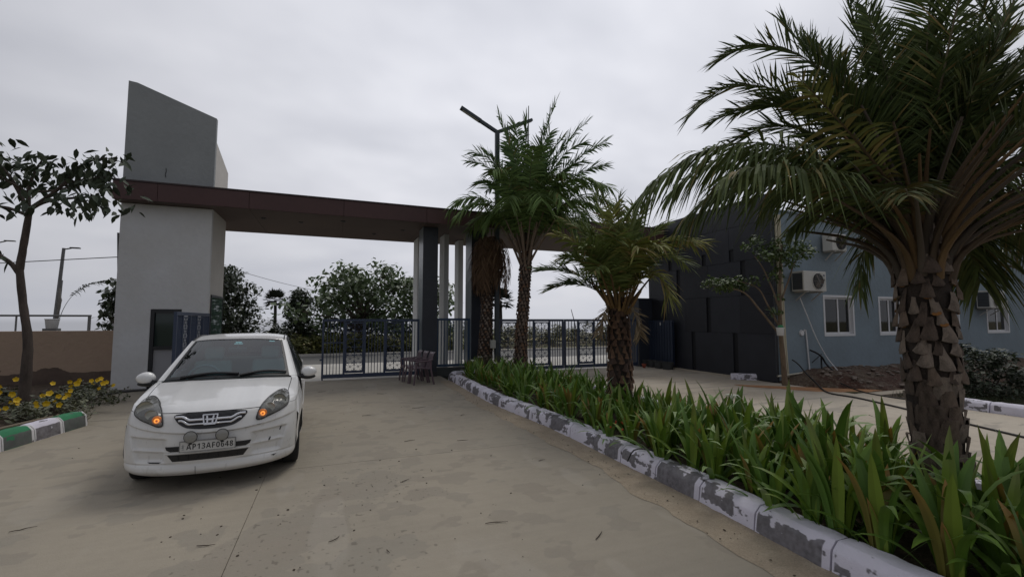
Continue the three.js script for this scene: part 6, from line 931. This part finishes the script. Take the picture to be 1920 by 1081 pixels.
{ // young tree in the left planter, with big drooping leaves
  const R = rng(731), t = thing('almond_tree', 'young tree with forked trunk and big drooping leaves in the flower bed', 'tree', [-5.0, 0.0, -10.6]);
  const W = (r, u, f = 0) => V(0, 0, 0).addScaledVector(vR, r * 0.80).addScaledVector(vF, f).setY(u > 2.6 ? 2.6 + (u - 2.6) * 0.70 : u);
  const br = [[[W(0.0, 0), W(0.02, 0.9), W(-0.0, 1.35), W(-0.17, 2.0), W(-0.30, 2.6)], [0.09, 0.074, 0.064, 0.058, 0.055]], [[W(-0.30, 2.6), W(-0.26, 3.1), W(-0.20, 3.8), W(-0.19, 4.15)], [0.06, 0.055, 0.05, 0.046]], [[W(-0.28, 2.5), W(-0.55, 2.8), W(-1.1, 3.1), W(-1.8, 3.25)], [0.045, 0.038, 0.03, 0.015]],
    [[W(-0.19, 4.15), W(0.15, 4.35), W(0.8, 4.45), W(1.45, 4.5)], [0.04, 0.032, 0.022, 0.01]], [[W(-0.19, 4.15), W(0.35, 4.6), W(0.8, 5.1), W(1.2, 5.5)], [0.035, 0.03, 0.02, 0.01]], [[W(-0.2, 4.1), W(-0.22, 4.7), W(-0.1, 5.2), W(0.05, 5.5)], [0.035, 0.028, 0.018, 0.008]], [[W(-0.2, 4.1), W(-0.5, 4.7), W(-0.9, 5.3), W(-1.3, 5.55)], [0.035, 0.03, 0.02, 0.008]], [[W(-0.22, 4.0), W(-0.7, 4.2), W(-1.3, 4.25), W(-1.9, 4.3)], [0.03, 0.025, 0.018, 0.008]], [[W(0.1, 4.35), W(0.5, 4.75), W(1.0, 4.95), W(1.55, 5.0)], [0.02, 0.016, 0.01, 0.006]], [[W(0.5, 4.75), W(0.9, 5.25), W(1.4, 5.5), W(1.95, 5.35)], [0.018, 0.014, 0.01, 0.006]], [[W(-0.1, 4.6), W(0.0, 4.85, 0.4), W(0.2, 5.3, 0.8), W(0.4, 5.5, 1.0)], [0.02, 0.016, 0.01, 0.006]], [[W(-0.25, 4.6), W(-0.4, 4.9, -0.4), W(-0.3, 5.3, -0.7), W(-0.2, 5.45, -0.9)], [0.02, 0.016, 0.01, 0.006]]];
  mesh('trunk', merge([limb(...br[0], 20, 10, 0.05, 3), limb(...br[1], 14, 9, 0.05, 4), limb(...br[2], 12, 8, 0.05, 5)]), M.barkPlain, t); br.slice(3).forEach((b, i) => mesh('branch', limb(...b, 10, 6, 0.04, i), M.barkPlain, t));
  const lg = [leafShape(0.24, 0.10), leafShape(0.20, 0.085), leafShape(0.16, 0.075)], lm = [phys([0.034, 0.05, 0.026], 0.7), phys([0.048, 0.065, 0.034], 0.7), phys([0.026, 0.038, 0.022], 0.7)];
  const nodes = []; br.slice(2).forEach((b, bi) => { const c = new THREE.CatmullRomCurve3(b[0]); const n = bi === 0 ? 12 : 34; for (let i = 0; i < n; i++) { const u = 0.35 + 0.65 * Math.pow(R(), 0.7), p = c.getPoint(Math.min(1, u)); nodes.push(p.add(V((R() - 0.5) * 0.35, (R() - 0.35) * 0.30, (R() - 0.5) * 0.35))); } });
  for (let i = 0; i < 110; i++) nodes.push(W(-0.1 + 1.95 * R(), lerp(4.1, 4.55, R()), (R() - 0.5) * 1.2)); for (let i = 0; i < 240; i++) { const r = -1.9 + R() * 3.5, top = 5.62 - 0.06 * r * r; nodes.push(W(r, lerp(5.0, top, R()) - (r > 0.9 ? 0.25 : 0), (R() - 0.5) * 1.8)); }
  const rest = []; nodes.forEach((p, i) => { const g = lg[Math.floor(R() * 3)], a = R() * 6.28, tilt = -0.35 - R() * 0.9, q = new THREE.Quaternion().setFromEuler(new THREE.Euler((R() - 0.5) * 1.4, a, tilt, 'YXZ')); if (i < 0 || i % 2 === 0 && i / 2 < 290) { const o = mesh('leaf', g, lm[i % 3], t); o.position.copy(p); o.quaternion.copy(q); } else { const k = g.clone(); k.applyMatrix4(new THREE.Matrix4().compose(p, q, V(1, 1, 1))); rest.push(k); } });
  const rm = mesh('leaves', merge(rest), lm[0], t); rm.userData.kind = 'stuff';
}
{ // yellow-flowered shrubs of the planter
  const R = rng(741); const cols = [[0.045, 0.06, 0.022], [0.085, 0.095, 0.035]], fm = std([0.70, 0.46, 0.012], 0.6), pale = [[0.20, 0.21, 0.12], [0.28, 0.28, 0.18]];
  const fg = (() => { const l = []; for (let k = 0; k < 5; k++) { const g = new THREE.CircleGeometry(0.030, 6); g.scale(1, 0.8, 1); g.translate(0.026, 0, 0); g.rotateY(-0.5); g.rotateZ(k * 1.257); l.push(g); } const c = new THREE.ConeGeometry(0.012, 0.03, 5); c.rotateX(Math.PI / 2); l.push(c); return merge(l); })();
  const S = [[-4.25, -9.55, 0.42, 14, 'yellow-flowered shrub at the driveway end of the planter kerb'], [-4.35, -10.6, 0.50, 13, 'yellow-flowered shrub between the tree and the driveway edge'], [-5.3, -9.75, 0.44, 11, 'yellow-flowered shrub just in front of the young tree trunk'], [-5.7, -10.9, 0.55, 9, 'taller yellow-flowered shrub beside the young tree, nearest the tan wall'], [-5.05, -8.55, 0.42, 10, 'yellow-flowered shrub behind the second green kerb block'], [-6.0, -9.0, 0.48, 9, 'yellow-flowered shrub at the left edge of the photograph'], [-4.6, -11.8, 0.40, 4, 'sparse yellow-flowered shrub closest to the white tower'], [-6.9, -10.4, 0.5, 5, 'yellow-flowered shrub left of the tree, low against the tan wall']];
  S.forEach(([x, z, h, n, label], i) => { const t = thing('flower_shrub', label, 'shrub', [x, 0.08, z], 0, 'yellow-flowered shrubs in the left planter'), tips = []; for (let k = 0; k < 22; k++) { const a = R() * 6.28, r = Math.sqrt(R()) * 0.55; tips.push({ x: Math.cos(a) * r, y: (0.12 + 0.8 * R() * (1 - r)) * h, z: Math.sin(a) * r }); } mesh('foliage', leafCloud(tips, 34, 0.16, 0.07, i % 2 ? cols : [cols[0], pale[0]], R, 0.9), M.leaf, t); const st = []; for (let k = 0; k < 14; k++) { const q = tips[k]; st.push(limb([V(q.x * 0.3, 0, q.z * 0.3), V(q.x, q.y, q.z)], [0.008, 0.003], 3, 4)); } mesh('stems', merge(st), M.barkPlain, t);
    for (let k = 0; k < n; k++) { const a = R() * 6.28, r = Math.sqrt(R()) * 0.52, f = mesh('flower', fg, fm, t); f.position.set(Math.cos(a) * r, h * (0.55 + 0.55 * R()), Math.sin(a) * r + 0.05); f.rotation.set((R() - 0.7) * 1.0, 0.3 + (R() - 0.5) * 1.6, R() * 6); const s = 0.7 + 0.4 * R(); f.scale.set(s, s, s); } });
  tag(mesh('drain_tube', tube([V(-4.82, 0.03, -12.9), V(-4.66, 0.03, -13.2), V(-4.4, 0.03, -13.42), V(-4.0, 0.03, -13.5), V(-3.2, 0.03, -13.52)], 0.022, 24, 7), std([0.03, 0.03, 0.032], 0.6), null), 'black tube lying along the foot of the white tower', 'tube');
}
{ // small tree at the building corner, with a pot tied to it
  const R = rng(751), t = thing('slender_tree', 'slender young tree with light green tufts by the building corner', 'tree', [11.02, 0, -8.55]);
  const W = (r, u, f = 0) => V(0, 0, 0).addScaledVector(vR, r).addScaledVector(vF, f).setY(u);
  const b = [[[W(0.02, -0.05), W(0, 0.7), W(-0.04, 1.35), W(-0.03, 2.0), W(0.02, 3.0), W(0.1, 3.7)], [0.075, 0.062, 0.055, 0.045, 0.035, 0.015]], [[W(-0.04, 1.3), W(-0.55, 1.95), W(-1.0, 2.45), W(-1.9, 2.6)], [0.032, 0.026, 0.02, 0.01]], [[W(-0.05, 1.5), W(-0.35, 2.1), W(-0.6, 2.55), W(-1.15, 2.75)], [0.026, 0.02, 0.014, 0.008]], [[W(-0.02, 1.9), W(-0.2, 2.5), W(-0.45, 3.1), W(-0.65, 3.4)], [0.026, 0.02, 0.014, 0.008]], [[W(0.0, 2.2), W(0.25, 2.8), W(0.45, 3.3), W(0.8, 3.6)], [0.026, 0.02, 0.014, 0.008]]];
  mesh('trunk', merge(b.map((q, i) => limb(...q, 14, 8, 0.05, i))), std([1, 1, 1], 0.9, { map: rep(blotch([0.16, 0.115, 0.075], 0.5, 8, 755), 1.5) }), t);
  const T = []; const add = (r, u, f, n = 1, s = 1) => { const p = W(r, u, f); T.push({ x: p.x, y: p.y, z: p.z, n, s }); };
  for (let i = 0; i < 16; i++) add(-1.95 + R() * 1.3, 2.62 + (R() - 0.4) * 0.3, (R() - 0.5) * 0.5, 1, 0.8); for (let i = 0; i < 26; i++) add(-0.75 + R() * 1.6, 3.25 + R() * 0.65, (R() - 0.5) * 0.7); for (let i = 0; i < 9; i++) add(-0.28 + R() * 0.3, 1.9 + R() * 1.3, (R() - 0.5) * 0.2, 0.5, 0.7);
  mesh('crown', leafCloud(T, 46, 0.22, 0.10, [[0.06, 0.105, 0.022], [0.10, 0.155, 0.032]], R, 0.8, 0.4), M.leaf, t);
  const p = thing('hanging_pot', 'white plastic pot with a green top tied to the slender tree', 'pot', [10.83, 1.30, -8.45]); mesh('pot', norm(new THREE.LatheGeometry([[0, 0], [0.08, 0], [0.095, 0.19], [0.102, 0.19], [0.1, 0.21], [0.085, 0.2], [0, 0.2]].map((q) => new THREE.Vector2(...q)), 18)), std([0.62, 0.62, 0.60], 0.5), p); mesh('lid', (() => { const g = new THREE.IcosahedronGeometry(0.07, 1); g.scale(1, 0.7, 1); g.translate(0.02, 0.23, 0); return norm(g); })(), std([0.03, 0.22, 0.08], 0.6), p); mesh('wire', tube([V(0.05, 0.22, 0), V(0.12, 0.3, -0.03), V(0.17, 0.3, -0.08)], 0.005, 8, 4), M.steel, p);
}
{ // shrub and grass on the right verge, leafy branch at the right edge
  const R = rng(761);
  const bush = (name, label, x, z, h, w, n, cols) => { const t = thing(name, label, 'bush', [x, 0, z]), T = []; for (let i = 0; i < n; i++) { const a = R() * 6.28, r = Math.sqrt(R()) * w; T.push({ x: Math.cos(a) * r, y: 0.1 + (h - 0.1) * Math.pow(R(), 0.7) * Math.sqrt(Math.max(0.05, 1 - r * r / (w * w) * 0.8)), z: Math.sin(a) * r * 0.7 }); } mesh('foliage', leafCloud(T, 60, 0.17, 0.085, cols, R, 0.8), M.leaf, t); const st = []; for (let k = 0; k < 18; k++) { const q = T[k]; st.push(limb([V(q.x * 0.2, -0.05, q.z * 0.2), V(q.x * 0.7, q.y * 0.6, q.z * 0.7), V(q.x, q.y, q.z)], [0.015, 0.008, 0.003], 5, 4)); } mesh('stems', merge(st), M.barkPlain, t); };
  const g1 = [[0.028, 0.042, 0.020], [0.055, 0.075, 0.034]];
  bush('verge_bush', 'dense dark green bush on the verge right of the big palm', 13.3, -5.6, 1.2, 0.95, 60, g1); bush('verge_bush', 'low dark bush at the right edge of the photograph, behind the verge kerb', 14.6, -4.9, 0.85, 0.85, 40, g1);
  const gl = []; for (let i = 0; i < 9000; i++) { const x = 11.55 + R() * 5.5, z = -6.4 + R() * 3.6, h = 0.06 + 0.14 * R(), a = R() * 6.28, l = 0.09 * R(); gl.push(x - 0.006, 0, z, x + 0.006, 0, z + 0.004, x + Math.cos(a) * l, h, z + Math.sin(a) * l); } stuffTop('verge_grass', soup(gl), std([0.045, 0.058, 0.024], 0.9), 'dark grass on the verge behind the right-hand kerb', 'grass');
  const sg = sheet(11.5, 30, -6.6, 3, 0.02, 40, 20); struct('verge_soil', sg, M.soilDark);
  const t = thing('leafy_branch', 'dark leafy branch with one yellow leaf at the right edge', 'branch', [7.6, 0, -2.9]); mesh('branch', merge([limb([V(1.2, 1.5, 0.4), V(0.7, 2.2, 0.1), V(0.1, 2.42, -0.1), V(-0.12, 2.50, -0.12)], [0.03, 0.02, 0.012, 0.005], 10, 6), limb([V(0.4, 2.33, 0), V(0.25, 2.7, -0.1), V(0.05, 2.85, -0.1)], [0.012, 0.008, 0.004], 6, 5)]), M.barkPlain, t); const g = leafShape(0.15, 0.07), lm = phys([0.02, 0.035, 0.016], 0.5); for (let i = 0; i < 34; i++) { const o = mesh('leaf', g, lm, t); o.position.set(-0.12 + R() * 0.8, 2.45 + R() * 0.5 - 0.1, -0.3 + R() * 0.5); o.rotation.set(R() * 2 - 1, R() * 6.28, -0.3 - R() * 0.7); } const yl = mesh('leaf', g, phys([0.5, 0.26, 0.015], 0.6), t); yl.position.set(-0.10, 2.46, -0.1); yl.rotation.set(0.3, 2.6, -1.1); yl.userData.label = 'yellow leaf';
}
{ // beyond the gates: trees, hedge bank, far fields
  const g1 = [[0.075, 0.12, 0.045], [0.13, 0.18, 0.08]], g2 = [[0.03, 0.045, 0.022], [0.05, 0.07, 0.032]], g3 = [[0.13, 0.15, 0.035], [0.22, 0.22, 0.06]];
  tree('broadleaf_tree', 'large airy tree beyond the gate, left of the pillars', 'tree', [1.4, 0, -26.5], { seed: 801, h: 4.35, w: 0, W: 0, r: 0.2, limbs: 30, w: 3.5, low: 0.25, per: 34, spread: 0.66, leaf: 0.29, cols: g1, hang: 0.5 });
  tree('broadleaf_tree', 'tree with thin crown showing between the white fins', 'tree', [5.2, 0, -27.5], { seed: 802, h: 4.2, r: 0.16, limbs: 16, w: 2.0, low: 0.25, per: 20, spread: 0.6, leaf: 0.30, cols: g1, hang: 0.5 });
  tree('dark_tree', 'dense dark tree just right of the white tower', 'tree', [-5.5, 0, -25.5], { seed: 803, h: 4.1, r: 0.2, limbs: 28, w: 1.6, low: 0.15, per: 90, spread: 0.62, leaf: 0.17, cols: g2, hang: 0.7 });
  tree('slim_tree', 'slim upright tree at the left end of the trees beyond the gate', 'tree', [-1.75, 0, -26.2], { seed: 804, h: 3.2, r: 0.06, limbs: 16, w: 0.6, low: 0.2, per: 34, spread: 0.28, leaf: 0.17, cols: g2, hang: 0.5 });
  tree('wall_tree', 'leafy sapling squeezed between the tan wall and the white tower', 'tree', [-6.05, 0, -16.8], { seed: 805, h: 2.75, r: 0.03, limbs: 8, w: 0.16, low: 0.45, per: 16, spread: 0.22, leaf: 0.17, cols: g2, hang: 0.7 });
  const toddy = (label, x, z, h, r, seed) => { const R = rng(seed), t = thing('toddy_palm', label, 'palm tree', [x, 0, z]); mesh('trunk', limb([V(0, -0.1, 0), V(0.05, h * 0.5, 0), V(0, h, 0)], [0.22, 0.16, 0.15], 10, 8, 0.05, 3), std([0.03, 0.027, 0.025], 0.9), t); const pos = []; for (let k = 0; k < 26; k++) { const a = k * 2.4, e = 1.3 - 2.0 * (k / 26), d = V(Math.cos(a) * Math.cos(e), Math.sin(e), Math.sin(a) * Math.cos(e)), s = V(-Math.sin(a), 0, Math.cos(a)), n = d.clone().cross(s), c = V(0, h, 0).addScaledVector(d, r * 0.55); for (let j = 0; j < 12; j++) { const b = (j / 12 - 0.5) * 4.2, q = d.clone().multiplyScalar(Math.cos(b)).addScaledVector(s, Math.sin(b)), w = q.clone().cross(n).multiplyScalar(r * 0.06), tip = c.clone().addScaledVector(q, r * 0.55 * (0.85 + 0.3 * R())).addScaledVector(n, (R() - 0.5) * 0.2 * r), m = c.clone().addScaledVector(q, r * 0.3); for (const v of [c, m.clone().add(w), tip, c, tip, m.clone().sub(w)]) pos.push(v.x, v.y, v.z); } } mesh('crown', soup(pos), std([0.018, 0.027, 0.016], 0.8), t); };
  toddy('lone toddy palm standing far off above the car roof', -6.2, -58, 4.0, 1.35, 811); toddy('toddy palm crown half hidden by the lamp post and dead palm', 13.1, -36, 3.3, 1.3, 812);
  { const t = thing('dry_stick', 'bare dry stick poking above the exit gates', 'stick', [9.4, 0, -16.5]); mesh('stick', limb([V(0, 0, 0), V(-0.08, 1.4, 0), V(-0.28, 2.15, 0)], [0.03, 0.022, 0.012], 8, 5), std([0.10, 0.08, 0.07], 0.9), t); }
  const R = rng(821), hedge = (name, label, x0, x1, z0, z1, h, n, per, cols, leaf) => { const T = []; for (let i = 0; i < n; i++) T.push({ x: lerp(x0, x1, R()), y: 0.05 + h * R() * (0.55 + 0.6 * fbm(T.length * 0.1, 3, 2)), z: lerp(z0, z1, R()) }); stuffTop(name, leafCloud(T, per, 0.42, leaf, cols, R, 0.7, 0.1), M.leaf, label, 'undergrowth'); };
  hedge('roadside_undergrowth', 'yellow-green undergrowth along the far side of the road', -9, 9, -26.5, -24.3, 0.9, 360, 46, g3, 0.16); hedge('roadside_scrub', 'dark scrub behind the roadside undergrowth, below the trees', -9, 8, -29, -26.5, 1.5, 300, 46, g2, 0.2);
  hedge('field_scrub', 'green scrub along the field edge seen through the exit gates', 8, 40, -33, -28, 1.25, 560, 40, [[0.035, 0.055, 0.022], [0.17, 0.15, 0.05]], 0.18);
  struct('field', sheet(-60, 120, -39, -34, 0.04, 30, 4), std([1, 1, 1], 1, { map: rep(blotch([0.30, 0.245, 0.11], 0.4, 6, 831), 0.05) }));
}
{ // twigs and scraps on the concrete
  const R = rng(841), tm = std([0.055, 0.040, 0.028], 0.9); const px = [[-1.15, -3.35, 0.3, 0.5], [-1.5, -3.5, 0.22, 0.7], [-0.85, -4.15, 0.16, -0.2], [-2.3, -3.9, 0.3, 0.5], [-2.75, -3.65, 0.22, 0.9], [-2.55, -4.55, 0.14, 0], [-2.3, -5.0, 0.2, 0.4], [-2.8, -4.95, 0.10, 0.9], [0.05, -3.9, 0.14, 0.8], [0.42, -3.55, 0.06, -1.2], [1.32, -3.7, 0.24, -0.2], [1.05, -6.6, 0.2, 0.2], [0.75, -5.0, 0.16, 0.6], [1.75, -6.35, 0.2, -0.1], [0.6, -8.6, 0.2, 0.1], [1.6, -9.0, 0.35, 0.2], [2.2, -8.0, 0.18, 0.8], [1.1, -11.0, 0.3, -0.2], [2.0, -3.2, 0.2, 0.7], [-0.2, -11.8, 0.25, 0.3], [2.4, -5.1, 0.12, 0.2], [-3.2, -6.0, 0.24, 0.5]];
  px.forEach(([x, z, l, a], i) => { const n = 5, pts = []; const bow = (R() - 0.5) * 0.25 * l; for (let k = 0; k <= n; k++) { const t = k / n - 0.5; pts.push(V(t * l * 0.8, 0.006 + 0.004 * R(), bow * (1 - 4 * t * t))); } const o = mesh('dry_twig', limb(pts, [0.003, 0.004, 0.0015], 8, 5, 0.1, i), tm, null); o.position.set(x, 0.001, z); o.rotation.y = a; const w = x < -2 ? 'on the driveway left of the slab joint, ahead of the car' : z > -5.5 && x < 0.2 ? 'near the lengthwise slab joint in the foreground' : z > -5.5 ? 'in the foreground between the slab joint and the kerb' : 'on the driveway between the car and the median kerb'; tag(o, `thin dry twig ${w}`, 'twig', `dry twigs ${w}`); });
  const cr = []; for (let i = 0; i < 150; i++) { const near = R() < 0.5, x = near ? lerp(-1.2, 1.6, R()) : lerp(-3.4, 2.9, R()), z = near ? lerp(-6, -2.6, R()) : lerp(-12.5, -2.4, R()), s = 0.003 + 0.010 * R() * R(); const g = new THREE.IcosahedronGeometry(s, 0); g.scale(1.4, 0.5, 1); g.rotateY(R() * 6); g.translate(x, 0.003, z); cr.push(g); } for (let i = 0; i < 160; i++) { const z = lerp(-11, -1.6, R()), g = new THREE.IcosahedronGeometry(0.003 + 0.009 * R() * R(), 0); g.scale(1.6, 0.5, 1); g.rotateY(R() * 6); g.translate(kerbX(z) - 0.02 - 0.36 * R(), 0.02, z); cr.push(g); } stuffTop('leaf_crumbs', merge(cr), std([0.06, 0.045, 0.03], 0.9), 'dark leaf crumbs and grit scattered over the driveway', 'litter');
  tag(mesh('kerb_wire', tube([V(3.10, 0.13, -4.35), V(3.16, 0.26, -4.3), V(3.34, 0.27, -4.15), V(3.6, 0.22, -3.85)], 0.008, 16, 5), std([0.012, 0.012, 0.014], 0.6), null), 'black wire bent over the median kerb', 'wire');
  // red soil washed over the concrete below the dirt heap
  const N = 22, pos = [], rows = []; for (let i = 0; i <= N; i++) { const a = i / N, x = lerp(9.9, 12.4, a), zb = lerp(-9.0, -7.05, a), w = 0.75 * Math.sin(Math.PI * clamp(0.08 + a * 0.9)) * (0.7 + 0.6 * fbm(i * 0.6, 2, 3, 0, 3)); rows.push([V(x, 0.0065, zb - 0.15), V(x - 0.16 * w, 0.0055, zb + 0.4 * w), V(x - 0.25 * w + 0.06 * (R() - 0.5), 0.0042, zb + 0.75 * w + 0.08 * (R() - 0.5))]); }
  for (let i = 0; i < N; i++) for (let k = 0; k < 2; k++) { const A = rows[i][k], B = rows[i + 1][k], C = rows[i][k + 1], D = rows[i + 1][k + 1]; for (const q of [A, C, B, B, C, D]) pos.push(q.x, q.y, q.z); } 
  stuffTop('red_soil_wash', metreUV(soup(pos)), std([1, 1, 1], 1, { map: rep(blotch([0.33, 0.165, 0.075], 0.4, 8, 851, [0.9, 1, 1]), 0.8) }), 'reddish soil washed over the concrete below the dirt heap', 'soil');
}
scene.traverse((o) => { if (o.isMesh) { o.castShadow = true; o.receiveShadow = true; } });
renderer.render(scene, camera);
